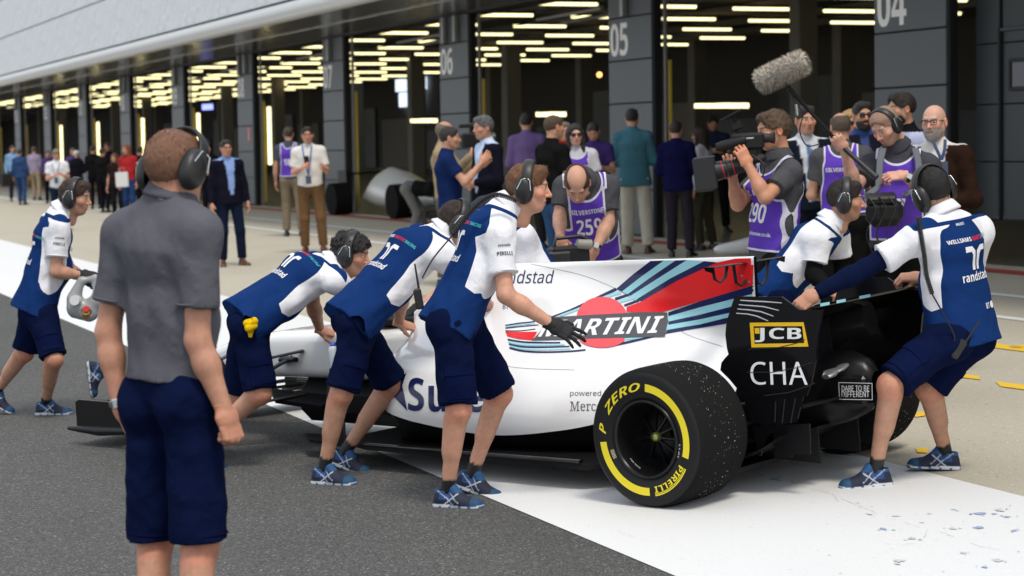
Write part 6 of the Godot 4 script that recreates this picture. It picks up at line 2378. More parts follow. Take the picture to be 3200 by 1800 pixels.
func make_media() -> void:
	var grey := Color(0.075, 0.078, 0.085)
	var bib := {"bib": true, "top": grey, "cell": 0.011, "legs": BLACK, "shoe": BLACK, "sleeve": 0.66}
	var group := "camera crew in purple bibs"
	var c := bib.duplicate(true)
	c.merge({"hair": Color(0.10, 0.06, 0.035), "hairs": ["tousled"], "skin": Color(0.58, 0.27, 0.16), "words": [["SILVERSTONE", 0.0, 0.36, 0.24, 0.03, WHITE, false, 0.0, 1], ["290", 0.0, 0.24, 0.19, 0.115, WHITE, false, 0.0, 1], ["www.silverstone.co.uk", 0.0, 0.115, 0.25, 0.026, WHITE, false, 0.0, 1]]}, true)
	var q := jn(12.8, {"pv": [1945, 636], "nk": [1962, 405], "hd": [1945, 328, 0.0], "sl": [1990, 432, -0.13], "sr": [1928, 430, 0.14], "el": [1925, 497, -0.30], "wl": [1880, 412, -0.26], "er": [1856, 515, 0.05], "wr": [1842, 440, -0.02], "hl": [1955, 668, -0.1], "hr": [1935, 668, 0.1], "kl": [1965, 850, -0.1], "al": [1975, 1032, 0, 0.087], "kr": [1925, 850, 0.1], "ar": [1930, 1020, 0, 0.087], "look": Vector3(-0.96, -0.1, 0.25), "toel": Vector3(-0.9, 0, 0.3), "toer": Vector3(-1, 0, 0.1), "handl": ["hook", Vector3(-0.4, 0.9, 0), Vector3(0.2, 0.1, 0.95)], "handr": ["hook", Vector3(-0.1, 1, 0), Vector3(0, 0, 1)]})
	person("cameraman in purple bib numbered 290 with a camera on his shoulder", q, c, group)
	c = bib.duplicate(true)
	c.merge({"hair": Color(0.045, 0.022, 0.015), "hairs": ["ring"], "skin": Color(0.56, 0.30, 0.20), "words": [["SILVERSTONE", 0.0, 0.42, 0.20, 0.03, WHITE, false, 0.0, 1], ["259", 0.0, 0.31, 0.155, 0.115, WHITE, false, 0.0, 1], ["www.silverstone.co.uk", 0.0, 0.18, 0.21, 0.024, WHITE, false, 0.0, 1]]}, true)
	q = jn(13.3, {"pv": [1492, 640, 0.22], "nk": [1470, 452, -0.08], "hd": [1452, 462, -0.24], "sl": [1528, 470, 0.0], "sr": [1420, 472, 0.0], "el": [1530, 560, -0.05], "wl": [1497, 628, -0.15], "er": [1408, 545, -0.05], "wr": [1410, 600, -0.15], "hl": [1530, 662, 0.25], "hr": [1470, 662, 0.25], "kl": [1540, 815, 0.15], "al": [1545, 1000, 0, 0.087], "kr": [1465, 815, 0.15], "ar": [1460, 1002, 0, 0.087], "look": Vector3(-0.05, -0.80, 0.60), "hup": Vector3(-0.05, 0.6, 0.8), "toel": Vector3(0.2, 0, 1), "toer": Vector3(-0.2, 0, 1), "handl": ["relaxed", Vector3(-0.5, -0.8, 0.1), Vector3(0.6, -0.2, 0.7)], "handr": ["hook", Vector3(0.2, -0.9, 0.2), Vector3(-0.6, 0, 0.8)]})
	person("balding man in purple bib numbered 259 stooping over a camera", q, c, group)
	c = bib.duplicate(true)
	c.merge({"top": Color(0.058, 0.056, 0.068), "hair": Color(0.30, 0.18, 0.13), "hairs": ["buzz"], "stubble": 0.7, "headset": true, "set": 0.94, "skin": Color(0.60, 0.34, 0.25), "fat": 1.06, "words": [["297", 0.03, 0.22, 0.17, 0.10, WHITE, false, 0.0, 1]]}, true)
	q = jn(13.1, {"pv": [2266, 606], "nk": [2262, 376], "hd": [2228, 316, -0.07], "sr": [2186, 420, 0.06], "sl": [2338, 418, -0.06], "er": [2152, 470, -0.12], "wr": [2122, 372, -0.22], "el": [2356, 512, -0.10], "wl": [2272, 440, -0.30], "hl": [2300, 650, 0], "hr": [2230, 650, 0.05], "kl": [2305, 815, 0], "al": [2310, 1000, 0, 0.087], "kr": [2225, 815, 0.05], "ar": [2220, 1002, 0, 0.087], "look": Vector3(-0.62, -0.55, 0.56), "hup": Vector3(-0.35, 0.9, 0.2), "toel": Vector3(0.1, 0, 1), "toer": Vector3(-0.4, 0, 1), "handr": ["fist", Vector3(-0.5, 0.7, 0.3), Vector3(-0.3, 0.1, 0.9)], "handl": ["hook", Vector3(-0.95, -0.05, 0.1), Vector3(0, 0.8, 0.6)]})
	person("shaven-headed sound man in purple bib holding the boom pole over his recorder bag", q, c, group)
	# others behind them
	var o := {"cell": 0.018, "shoe": BLACK}
	standing("bearded bald man in glasses and brown jacket by the shut garage door", 2352 * D, 259 * D, 14.3, -32, "front", {"cell": 0.012, "top": Color(0.024, 0.012, 0.008), "open": Color(0.62, 0.60, 0.58), "open_w": 0.075, "sleeve": 1.5, "legs": Color(0.06, 0.04, 0.03), "shoe": BLACK, "hair": Color(0.3, 0.25, 0.2), "hairs": ["beard"], "beard": Color(0.34, 0.31, 0.28), "glasses": "clear", "skin": Color(0.60, 0.34, 0.25), "top_name": "jacket", "loose": 1.05})
	standing("dark-bearded man in pale blue shirt turned to pillar 04", 2275 * D, 229 * D, 16.2, -75, "down", {"cell": 0.014, "top": Color(0.42, 0.45, 0.62), "sleeve": 1.5, "collar": BLACK, "legs": Color(0.02, 0.022, 0.03), "shoe": BLACK, "hair": Color(0.02, 0.012, 0.01), "hairs": ["short", "beard"]})
	standing("bald man in purple bib seen from behind holding papers", 2112 * D, 280 * D, 16.5, 170, "front", {"cell": 0.014, "top": grey, "bib": true, "legs": BLACK, "shoe": BLACK, "hair": Color(0.10, 0.07, 0.05), "hairs": ["ring"], "turn": 20.0, "words": [["SILVERSTONE", 0.0, 0.36, 0.24, 0.03, WHITE, true, 0.0, 1], ["291", 0.02, 0.22, 0.17, 0.11, WHITE, true, 0.0, 1]]}, group)
	standing("bearded man in sunglasses and dark jacket with blue lanyard", 2166 * D, 252 * D, 18.2, 8, "down", {"cell": 0.018, "top": Color(0.012, 0.013, 0.02), "open": Color(0.04, 0.07, 0.2), "open_w": 0.03, "sleeve": 1.5, "legs": BLACK, "shoe": BLACK, "hair": Color(0.012, 0.01, 0.009), "hairs": ["short", "beard"], "glasses": "dark"})
	standing("fair-haired woman in sunglasses half hidden behind the bald man", 2137 * D, 274 * D, 18.8, 10, "down", {"cell": 0.021, "top": Color(0.10, 0.08, 0.06), "legs": BLACK, "shoe": BLACK, "hair": Color(0.40, 0.25, 0.10), "hairs": ["long"], "glasses": "dark"})
	standing("man in dark suit and white shirt behind the boom microphone's cable", 2022 * D, 262 * D, 17.4, 12, "down", {"cell": 0.018, "top": Color(0.010, 0.012, 0.022), "open": Color(0.55, 0.57, 0.62), "open_w": 0.07, "tie": Color(0.10, 0.16, 0.30), "sleeve": 1.5, "legs": Color(0.010, 0.012, 0.022), "shoe": BLACK, "hair": Color(0.02, 0.015, 0.012), "top_name": "jacket"})
	make_props()

func make_onlookers() -> void:
	var by := "onlookers along the garages"
	var far := "crowd at the far garages"
	var cell := 0.023
	standing("man in teal jacket and white trousers, back to the lane, at pillar 05", 1588 * D, 271 * D, 27.0, 172, "front", {"cell": cell, "top": Color(0.055, 0.16, 0.20), "sleeve": 1.5, "hem": 0.14, "legs": Color(0.52, 0.49, 0.40), "shoe": Color(0.07, 0.025, 0.012), "hair": Color(0.02, 0.017, 0.015), "leg": 1.12, "loose": 1.06, "top_name": "jacket"}, by)
	standing("man in dark navy jacket looking into the garage", 1698 * D, 303 * D, 26.0, 165, "front", {"cell": cell, "top": Color(0.008, 0.010, 0.05), "sleeve": 1.5, "hem": 0.10, "legs": Color(0.028, 0.027, 0.035), "shoe": BLACK, "hair": Color(0.025, 0.017, 0.013), "loose": 1.05, "top_name": "jacket"}, by)
	standing("dark-haired woman in white top and olive trousers beside the navy jacket", 1762 * D, 318 * D, 27.0, -120, "down", {"cell": cell, "top": Color(0.50, 0.50, 0.56), "sleeve": 1.4, "hem": 0.12, "legs": Color(0.05, 0.045, 0.03), "shoe": BLACK, "hair": Color(0.025, 0.014, 0.010), "hairs": ["long"], "loose": 1.1}, by)
	standing("man in dark shirt reading his phone inside the garage", 1792 * D, 288 * D, 30.5, 0, "both", {"cell": cell, "top": Color(0.02, 0.03, 0.055), "legs": BLACK, "shoe": BLACK, "hair": Color(0.02, 0.014, 0.011), "nod": 0.5}, by)
	standing("woman in sunglasses and purple bib laughing with the man in black", 1444 * D, 310 * D, 22.5, 8, "front", {"cell": 0.021, "top": Color(0.50, 0.50, 0.55), "bib": true, "legs": Color(0.05, 0.05, 0.06), "shoe": BLACK, "hair": Color(0.018, 0.012, 0.012), "hairs": ["long"], "glasses": "dark", "skin": Color(0.58, 0.34, 0.26), "words": [["SILVERSTONE", 0.0, 0.33, 0.22, 0.03, WHITE, false, 0.0, 1], ["267", 0.0, 0.22, 0.16, 0.10, WHITE, false, 0.0, 1]]}, by)
	standing("man in black T-shirt and blue jeans talking to the bibbed woman", 1386 * D, 287 * D, 21.0, 120, "front", {"cell": 0.021, "top": Color(0.008, 0.008, 0.009), "legs": Color(0.035, 0.075, 0.17), "shoe": BLACK, "hair": Color(0.07, 0.04, 0.025), "hairs": ["buzz"], "leg": 1.1}, by)
	standing("man in purple shirt seen from behind in the garage mouth", 1322 * D, 283 * D, 29.0, 175, "front", {"cell": cell, "top": Color(0.15, 0.10, 0.24), "sleeve": 1.5, "legs": Color(0.02, 0.02, 0.022), "shoe": BLACK, "hair": Color(0.015, 0.012, 0.011)}, by)
	standing("man in dark vest looking down behind the bibbed woman", 1492 * D, 306 * D, 26.5, -10, "both", {"cell": cell, "top": Color(0.055, 0.035, 0.15), "legs": BLACK, "shoe": BLACK, "hair": Color(0.03, 0.02, 0.016), "nod": 0.6, "hairs": ["buzz"]}, by)
	standing("person in red top half hidden behind the man in black", 1418 * D, 305 * D, 26.0, 10, "down", {"cell": cell, "top": Color(0.40, 0.02, 0.02), "legs": BLACK, "shoe": BLACK, "hair": Color(0.2, 0.16, 0.13), "hairs": ["short"]}, by)
	standing("grey-haired man in dark blazer and pale shirt being interviewed", 1220 * D, 289 * D, 22.5, -62, "front", {"cell": 0.021, "top": Color(0.010, 0.011, 0.018), "open": Color(0.50, 0.60, 0.80), "open_w": 0.085, "open_x": 0.05, "sleeve": 1.5, "hem": 0.12, "legs": Color(0.36, 0.28, 0.18), "shoe": Color(0.05, 0.02, 0.01), "hair": Color(0.10, 0.10, 0.105), "hairs": ["tousled"], "top_name": "blazer"}, by)
	standing("man in navy T-shirt holding a microphone up to the grey-haired man", 1122 * D, 316 * D, 21.5, 95, "up", {"cell": 0.021, "top": Color(0.008, 0.020, 0.085), "legs": BLACK, "shoe": BLACK, "hair": Color(0.02, 0.015, 0.012), "hairs": ["crop"]}, by)
	standing("balding man in beige jacket filming the interview", 1112 * D, 303 * D, 23.5, 80, "up", {"cell": 0.021, "top": Color(0.34, 0.26, 0.16), "sleeve": 1.5, "legs": Color(0.10, 0.10, 0.10), "shoe": BLACK, "hair": Color(0.15, 0.11, 0.08), "hairs": ["ring"], "top_name": "jacket"}, by)
	standing("man in white short-sleeved shirt and brown trousers looking at his phone", 772 * D, 317 * D, 31.0, 5, "phone", {"cell": cell, "top": Color(0.68, 0.67, 0.64), "legs": Color(0.15, 0.085, 0.04), "shoe": Color(0.10, 0.03, 0.015), "hair": Color(0.02, 0.015, 0.012), "glasses": "clear", "sleeve": 0.75, "skin": Color(0.55, 0.27, 0.18)}, by)
	standing("man in purple bib and khaki trousers seen from behind at pillar 07", 724 * D, 318 * D, 36.0, 178, "down", {"cell": 0.028, "top": Color(0.06, 0.07, 0.10), "bib": true, "legs": Color(0.20, 0.16, 0.11), "shoe": BLACK, "hair": Color(0.05, 0.03, 0.02), "words": [["180", 0.0, 0.26, 0.17, 0.11, WHITE, true, 0.0, 1]]}, by)
	standing("man in dark suit, blue shirt and brown shoes standing on the apron", 566 * D, 350 * D, 29.0, 22, "down", {"cell": cell, "top": Color(0.009, 0.010, 0.018), "open": Color(0.22, 0.33, 0.62), "open_w": 0.06, "open_x": -0.02, "sleeve": 1.5, "hem": 0.10, "legs": Color(0.010, 0.014, 0.032), "shoe": Color(0.10, 0.03, 0.012), "hair": Color(0.02, 0.016, 0.014), "glasses": "clear", "top_name": "jacket"}, by)
	standing("man in white polo shirt looking down at his phone on the apron", 140 * D, 374 * D, 43.0, 20, "both", {"cell": 0.028, "top": Color(0.70, 0.71, 0.74), "legs": Color(0.012, 0.02, 0.05), "shoe": BLACK, "hair": Color(0.20, 0.15, 0.10), "nod": 0.5}, far)
	standing("man in blue suit walking away along the apron", 47 * D, 374 * D, 62.0, 170, "down", {"cell": 0.033, "top": Color(0.03, 0.06, 0.15), "sleeve": 1.5, "hem": 0.12, "legs": Color(0.03, 0.06, 0.15), "shoe": BLACK, "hair": Color(0.04, 0.035, 0.03), "step": 0.08, "top_name": "jacket"}, far)
	standing("man in light blue shirt with a dark shoulder bag", 30 * D, 365 * D, 66.0, 30, "down", {"cell": 0.033, "top": Color(0.22, 0.38, 0.58), "sleeve": 1.5, "legs": Color(0.02, 0.03, 0.07), "shoe": BLACK, "hair": Color(0.05, 0.03, 0.025)}, far)
	standing("man in pink checked shirt and beige trousers walking away", 84 * D, 368 * D, 66.0, 175, "down", {"cell": 0.033, "top": Color(0.36, 0.30, 0.42), "sleeve": 1.5, "legs": Color(0.36, 0.28, 0.19), "shoe": BLACK, "hair": Color(0.10, 0.07, 0.06), "step": 0.09}, far)
	standing("long-haired woman in black beside the person in red", 288 * D, 385 * D, 47.0, -15, "down", {"cell": 0.030, "top": Color(0.02, 0.015, 0.015), "legs": Color(0.012, 0.012, 0.016), "shoe": Color(0.25, 0.17, 0.02), "hair": Color(0.09, 0.04, 0.02), "hairs": ["long"]}, far)
	standing("red-haired person in red shirt and jeans with a white carrier bag", 318 * D, 362 * D, 46.0, -25, "bag", {"cell": 0.030, "top": Color(0.36, 0.025, 0.03), "legs": Color(0.02, 0.05, 0.14), "shoe": Color(0.4, 0.4, 0.4), "hair": Color(0.18, 0.06, 0.03), "hairs": ["long"]}, far)
	var dark := [["person in black with white cap among the far crowd", 190, 378, 56.0, 160, Color(0.55, 0.55, 0.58), Color(0.01, 0.01, 0.012)], ["fair-haired onlooker in purple at the far garages", 182, 372, 60.0, 20, Color(0.22, 0.15, 0.10), Color(0.09, 0.06, 0.20)], ["tall figure in black beside the yellow rail", 232, 365, 55.0, 170, Color(0.03, 0.02, 0.015), Color(0.008, 0.008, 0.010)], ["broad figure in black with arms folded in the far crowd", 255, 372, 52.0, 150, Color(0.03, 0.02, 0.015), Color(0.010, 0.009, 0.011)], ["dark-dressed onlooker with reddish hair at the far garages", 272, 358, 58.0, -30, Color(0.12, 0.05, 0.03), Color(0.014, 0.010, 0.012)], ["onlooker in dark purple behind the white polo man", 120, 378, 62.0, 10, Color(0.05, 0.03, 0.02), Color(0.07, 0.05, 0.14)], ["figure in dark jacket deep in the far garage", 350, 368, 50.0, 165, Color(0.03, 0.02, 0.015), Color(0.010, 0.010, 0.012)], ["dark figure beside the suited man's garage", 520, 360, 44.0, 15, Color(0.03, 0.02, 0.015), Color(0.012, 0.010, 0.012)]]
	for a in dark:
		standing(a[0], a[1] * D, a[2] * D, a[3], a[4], "front", {"cell": 0.033, "top": a[6], "sleeve": 1.4, "legs": Color(0.010, 0.010, 0.013), "shoe": BLACK, "hair": a[5]}, far)
	# the man bent double by the racing car in the garage
	var q := jn(34.0, {"pv": [1028, 470], "nk": [1105, 480, -0.1], "hd": [1130, 500, -0.1], "sr": [1100, 490, -0.2], "sl": [1100, 482, 0.2], "er": [1105, 530, -0.2], "wr": [1115, 570, -0.2], "el": [1108, 530, 0.2], "wl": [1118, 570, 0.2], "hr": [1022, 478, -0.1], "hl": [1026, 476, 0.1], "kr": [1050, 535, -0.1], "ar": [1035, 600, -0.1], "kl": [1060, 530, 0.1], "al": [1070, 596, 0.1], "look": Vector3(0.8, -0.6, 0), "toer": Vector3(1, 0, 0.1), "toel": Vector3(1, 0, 0)})
	person("man in grey trousers and black top bent double by the garaged car", q, {"cell": 0.02, "top": Color(0.012, 0.012, 0.013), "legs": Color(0.17, 0.165, 0.16), "shoe": BLACK, "hair": Color(0.03, 0.02, 0.015), "hem": -0.08, "k": 0.98}, by)

# ---------------------------------------------------------------- things held, worn or standing about
func dp(x: float, y: float, z: float) -> Vector3:
	return px(x * D, y * D, z)

func cord(path: Array, r: float, coil := 0.0, pitch := 0.012) -> Geo:
	var g := Geo.new()
	var pts := PackedVector3Array()
	var n := (path.size() - 1) * 8
	for k in n + 1:
		pts.append(spline(path, k / 8.0 if k < n else path.size() - 1.001))
	if coil > 0.0:
		var out := PackedVector3Array()
		var run := 0.0
		for k in pts.size() - 1:
			var a := pts[k]
			var b := pts[k + 1]
			var d := (b - a).normalized()
			var x := d.cross(Vector3(0.3, 0.2, 1)).normalized()
			var y := d.cross(x)
			var l := a.distance_to(b)
			var m := maxi(2, int(l / pitch * 7.0))
			for j in m:
				var t := float(j) / m
				var w := (run + l * t) / pitch * TAU
				out.append(a.lerp(b, t) + (x * cos(w) + y * sin(w)) * coil)
			run += l
		pts = out
	g.tube(pts, [r], 5)
	return g

func rod(g: Geo, a: Vector3, b: Vector3, r0: float, r1: float, sides := 20) -> void:
	g.tube(PackedVector3Array([a, b]), [r0, r1], sides)

func make_props() -> void:
	var g: Geo
	# ---- shoulder camera of number 290; local axes: -x along the lens, y up
	var at := dp(1868, 348, 12.62)
	var cam := thing("video_camera", "black shoulder camera with long lens and matte box held by the cameraman in bib 290", "camera", Transform3D(Basis(Vector3.UP, -0.12), at))
	g = Geo.new()
	g.box(Vector3(0.03, -0.02, 0), Vector3(0.20, 0.10, 0.10), Basis.IDENTITY, 0.015)
	g.box(Vector3(0.02, -0.09, 0), Vector3(0.14, 0.06, 0.08), Basis.IDENTITY, 0.01)
	part("camera_body", g, M.carbon_matt, cam)
	g = Geo.new()
	lay(g, letters("SONY", 0.045, 0.011), flat(Vector3(0.045, 0.000, 0.051), Vector3.RIGHT, Vector3.UP))
	part("lettering", g, M.white_paint, cam)
	g = Geo.new()
	rod(g, Vector3(0.12, -0.005, 0.0), Vector3(0.165, -0.006, 0.01), 0.030, 0.026)
	rod(g, Vector3(0.165, -0.006, 0.01), Vector3(0.19, -0.007, 0.015), 0.030, 0.036)
	part("eyepiece", g, M.rubber, cam)
	g = Geo.new()
	g.tube(PackedVector3Array([Vector3(-0.16, -0.045, 0.05), Vector3(-0.12, -0.04, 0.05), Vector3(0.0, -0.012, 0.05), Vector3(0.02, -0.008, 0.05)]), [0.024, 0.032, 0.030, 0.02], 14)
	part("microphone", g, M.carbon_matt, cam)
	g = Geo.new()
	rod(g, Vector3(-0.02, -0.16, 0.0), Vector3(-0.09, -0.175, 0.0), 0.045, 0.05)
	rod(g, Vector3(-0.09, -0.175, 0.0), Vector3(-0.10, -0.178, 0.0), 0.056, 0.056)
	rod(g, Vector3(-0.10, -0.178, 0.0), Vector3(-0.17, -0.19, 0.0), 0.052, 0.06)
	var lens := part("lens", g, M.rubber, cam)
	g = Geo.new()
	rod(g, Vector3(-0.060, -0.169, 0.0), Vector3(-0.064, -0.170, 0.0), 0.0515, 0.0515)
	rod(g, Vector3(-0.122, -0.182, 0.0), Vector3(-0.126, -0.183, 0.0), 0.0575, 0.0575)
	part("red_ring", g, M.red_paint, lens)
	g = Geo.new()
	for q in [[0.07, 0.0, 0.012, 0.19], [-0.07, 0.0, 0.012, 0.19], [0.0, 0.095, 0.15, 0.012], [0.0, -0.095, 0.15, 0.012]]:
		g.box(Vector3(-0.235, -0.20 + q[1], q[0]), Vector3(0.13, q[3] if q[3] < 0.1 else 0.19, q[2] if q[2] < 0.1 else 0.15), Basis(Vector3(0, 0, 1), 0.08), 0.004)
	g.box(Vector3(-0.175, -0.195, 0), Vector3(0.012, 0.19, 0.15), Basis(Vector3(0, 0, 1), 0.08), 0.003)
	part("matte_box", g, M.rubber, cam)
	g = Geo.new()
	g.box(Vector3(-0.06, 0.145, 0.0), Vector3(0.15, 0.012, 0.10), Basis(Vector3(0, 0, 1), 0.42), 0.003)
	rod(g, Vector3(-0.03, 0.02, 0.0), Vector3(-0.045, 0.14, 0.0), 0.010, 0.010, 10)
	g.box(Vector3(-0.035, 0.075, 0.0), Vector3(0.07, 0.05, 0.05), Basis(Vector3(0, 0, 1), 0.3), 0.008)
	part("monitor", g, M.carbon_matt, cam)
	for z in [-0.03, 0.03]:
		g = Geo.new()
		rod(g, Vector3(0.06, -0.13, z), Vector3(-0.20, -0.235, z), 0.008, 0.008, 8)
		part("support_rod", g, M.steel, cam)
	g = Geo.new()
	g.box(Vector3(0.06, -0.13, 0), Vector3(0.16, 0.05, 0.10), Basis(Vector3(0, 0, 1), 0.1), 0.02)
	part("shoulder_pad", g, M.rubber, cam)
	part("cable", cord([Vector3(0.05, -0.1, 0.05), Vector3(0.12, -0.16, 0.08), Vector3(0.10, -0.24, 0.06), Vector3(0.02, -0.20, 0.05)], 0.005), M.rubber, cam)
	# ---- boom pole with a furry wind shield
	var boom := thing("boom_microphone", "grey furry wind shield on a black boom pole held by the sound man", "microphone", Transform3D(Basis.IDENTITY, dp(1968, 181, 12.8)))
	var o := boom.position
	var a := dp(1924, 202, 12.86) - o
	var b := dp(2012, 160, 12.74) - o
	g = Geo.new()
	var r := RandomNumberGenerator.new()
	r.seed = 5
	var ax := (b - a).normalized()
	var ux := ax.cross(Vector3.UP).normalized()
	var uy := ux.cross(ax)
	g.col = Color(0.36, 0.33, 0.28)
	g.tube(PackedVector3Array([a - ax * 0.035, a, b, b + ax * 0.035]), [0.035, 0.068, 0.068, 0.035], 18)
	for k in 6500:
		var t := r.randf_range(-0.22, 1.22)
		var e := 1.0 if t > 0.0 and t < 1.0 else sqrt(maxf(0.05, 1.0 - pow((t - clampf(t, 0, 1)) / 0.24, 2)))
		var w := r.randf() * TAU
		var nn := (ux * cos(w) + uy * sin(w)) * maxf(e, 0.3) + ax * (0.8 if t > 1 else -0.8 if t < 0 else 0.0) * (1.0 - e)
		nn = nn.normalized()
		var root := a.lerp(b, clampf(t, -0.06, 1.06)) + (ux * cos(w) + uy * sin(w)) * 0.066 * e + ax * (t - clampf(t, 0, 1)) * 0.12
		var tip := root + (nn + Vector3(r.randf_range(-0.6, 0.6), r.randf_range(-0.8, 0.4), r.randf_range(-0.6, 0.6))).normalized() * r.randf_range(0.018, 0.036)
		var sd := (tip - root).cross(Vector3(r.randf_range(-1, 1), r.randf_range(-1, 1), r.randf_range(-1, 1))).normalized() * 0.0017
		var s := r.randf_range(0.5, 1.7)
		g.col = Color(0.60, 0.54, 0.46) * s
		g.tri_n(root - sd, root + sd, tip, nn, nn, nn)
	part("wind_shield", g, M.vertex, boom)
	g = Geo.new()
	var grip := dp(1984, 222, 12.8) - o
	var mid := dp(2116, 366, 12.88) - o
	var tail := dp(2205, 447, 12.72) - o
	rod(g, a.lerp(b, 0.6), grip, 0.012, 0.014, 12)
	rod(g, grip, grip.lerp(mid, 0.35), 0.017, 0.012, 12)
	rod(g, grip.lerp(mid, 0.35), mid, 0.011, 0.013, 12)
	part("pole", g, M.carbon_matt, boom)
	g = Geo.new()
	rod(g, mid, tail, 0.014, 0.020, 12)
	part("handle", g, M.rubber, boom)
	part("cable", cord([grip, dp(2004, 262, 12.8) - o, dp(2020, 285, 12.8) - o, dp(2012, 330, 12.8) - o, dp(2030, 366, 12.82) - o, dp(2062, 362, 12.86) - o], 0.004), M.rubber, boom)
	g = Geo.new()
	rod(g, dp(2003, 262, 12.8) - o, dp(2006, 290, 12.8) - o, 0.010, 0.009, 10)
	part("plug", g, M.silver, boom)
	# ---- recorder bag on the sound man
	var bag := thing("recorder_bag", "black sound recorder bag hung with coiled cables on the sound man's chest", "bag", Transform3D(Basis.IDENTITY, dp(2225, 535, 12.78)))
	g = Geo.new()
	g.box(Vector3.ZERO, Vector3(0.24, 0.17, 0.11), Basis(Vector3.UP, 0.2), 0.05)
	part("pouch", g, M.carbon_matt, bag)
	g = Geo.new()
	g.box(Vector3(-0.02, 0.09, 0.02), Vector3(0.18, 0.05, 0.08), Basis(Vector3(1, 0, 0), 0.4), 0.012)
	part("mixer", g, M.rubber, bag)
	for k in 4:
		var x := -0.10 + k * 0.06
		part("cable", cord([Vector3(x, 0.10, 0.06), Vector3(x + 0.03, 0.02, 0.10), Vector3(x - 0.03, -0.12, 0.09), Vector3(x + 0.02, -0.25, 0.07), Vector3(x + 0.05, -0.16, 0.05)], 0.003, 0.005 if k == 1 else 0.0, 0.007), M.rubber, bag)
	for sgn in [-1.0, 1.0]:
		g = Geo.new()
		g.tube(PackedVector3Array([Vector3(0.12 * sgn, 0.10, 0.0), dp(2262 + 52 * sgn, 470, 12.86) - bag.position, dp(2262 + 48 * sgn, 405, 12.92) - bag.position, dp(2262 + 40 * sgn, 372, 13.0) - bag.position]), [0.022], 8, true, 0.15, Vector3(1, 0, 0))
		part("strap", g, mat(Color(0.11, 0.12, 0.14), 0.8), bag)
	# ---- second camera, set down by number 259
	var low := thing("video_camera", "black camera standing low before the man in bib 259", "camera", Transform3D(Basis(Vector3.UP, 0.3), dp(1432, 655, 12.9)))
	g = Geo.new()
	g.box(Vector3(0.0, 0.02, 0), Vector3(0.24, 0.14, 0.12), Basis.IDENTITY, 0.015)
	part("camera_body", g, M.carbon_matt, low)
	g = Geo.new()
	g.box(Vector3(-0.10, 0.0, 0.10), Vector3(0.14, 0.13, 0.08), Basis.IDENTITY, 0.01)
	part("matte_box", g, M.rubber, low)
	g = Geo.new()
	rod(g, Vector3(0.04, 0.10, 0.05), Vector3(0.13, 0.09, 0.05), 0.03, 0.032)
	part("lens", g, mat(Color(0.25, 0.24, 0.2), 0.4), low)
	g = Geo.new()
	g.tube(PackedVector3Array([Vector3(-0.10, 0.08, 0), Vector3(-0.08, 0.14, 0), Vector3(0.08, 0.145, 0), Vector3(0.15, 0.11, 0)]), [0.012], 8)
	part("handle", g, M.rubber, low)
	for k in 3:
		g = Geo.new()
		var w := TAU * k / 3.0 + 0.4
		rod(g, Vector3(0, -0.05, 0), Vector3(cos(w) * 0.35, -(dp(1432, 655, 12.9).y), sin(w) * 0.35), 0.016, 0.012, 8)
		part("leg", g, M.carbon_matt, low)
	# ---- the can in the gloved hands of the man in the vest
	var can := thing("plastic_can", "moulded grey plastic can with red cap carried by the man in the vest", "can", Transform3D(Basis(Vector3(0, 0, 1), -0.18), dp(208, 752, 14.08)))
	var s := Sdf.new(Vector3(-0.14, -0.16, -0.10), Vector3(0.16, 0.20, 0.10), 0.007)
	s.cone(Vector3(-0.04, -0.06, 0), Vector3(0.05, -0.08, 0), 0.062, 0.055, 0.02, Vector3(0, 1, 0), 1.25)
	s.cone(Vector3(-0.06, 0.0, 0), Vector3(-0.02, 0.12, 0), 0.045, 0.03, 0.03)
	s.cone(Vector3(-0.02, 0.12, 0), Vector3(0.07, 0.15, 0), 0.022, 0.02, 0.02)
	s.cone(Vector3(0.07, 0.15, 0), Vector3(0.10, 0.0, 0), 0.024, 0.05, 0.02)
	s.cone(Vector3(0.09, 0.02, 0), Vector3(0.07, -0.08, 0), 0.05, 0.05, 0.03)
	s.ball(Vector3(0.03, 0.06, 0.0), Vector3(0.035, 0.045, 0.2), 0.01, true)
	s.ball(Vector3(0.045, -0.085, 0.08), Vector3(0.04, 0.035, 0.05), 0.01, true)
	g = s.nets()
	for k in g.v.size(): g.c[k] = Color(0.30, 0.31, 0.32)
	part("can_body", g, M.plastic, can)
	g = Geo.new()
	rod(g, Vector3(-0.03, -0.01, 0.05), Vector3(-0.035, -0.005, 0.10), 0.036, 0.034)
	part("white_roll", g, mat(Color(0.6, 0.6, 0.6), 0.5), can)
	g = Geo.new()
	rod(g, Vector3(0.045, -0.06, 0.045), Vector3(0.045, -0.055, 0.085), 0.022, 0.02)
	part("cap", g, mat(Color(0.60, 0.03, 0.01), 0.4), can)
	g = Geo.new()
	rod(g, Vector3(0.045, -0.10, 0.04), Vector3(0.045, -0.075, 0.07), 0.03, 0.024)
	part("neck", g, mat(Color(0.35, 0.17, 0.04), 0.4), can)
	# ---- what the pushers carry in their pockets and on their belts
	var glove := thing("glove_pair", "yellow work gloves stuffed into the curly-haired man's back pocket", "gloves", Transform3D(Basis.IDENTITY, dp(631, 822, 11.44)))
	s = Sdf.new(Vector3(-0.06, -0.08, -0.05), Vector3(0.06, 0.07, 0.05), 0.005)
	s.cone(Vector3(-0.02, 0.02, 0), Vector3(0.02, 0.03, 0.01), 0.022, 0.024, 0.008)
	s.cone(Vector3(-0.01, -0.005, 0.012), Vector3(0.02, 0.005, 0.012), 0.024, 0.02, 0.006)
	s.cone(Vector3(0.0, 0.0, 0.0), Vector3(-0.005, -0.05, 0.0), 0.022, 0.012, 0.01)
	s.ball(Vector3(0.0, 0.045, 0.02), Vector3(0.018, 0.018, 0.018), 0.006, true)
	g = s.nets()
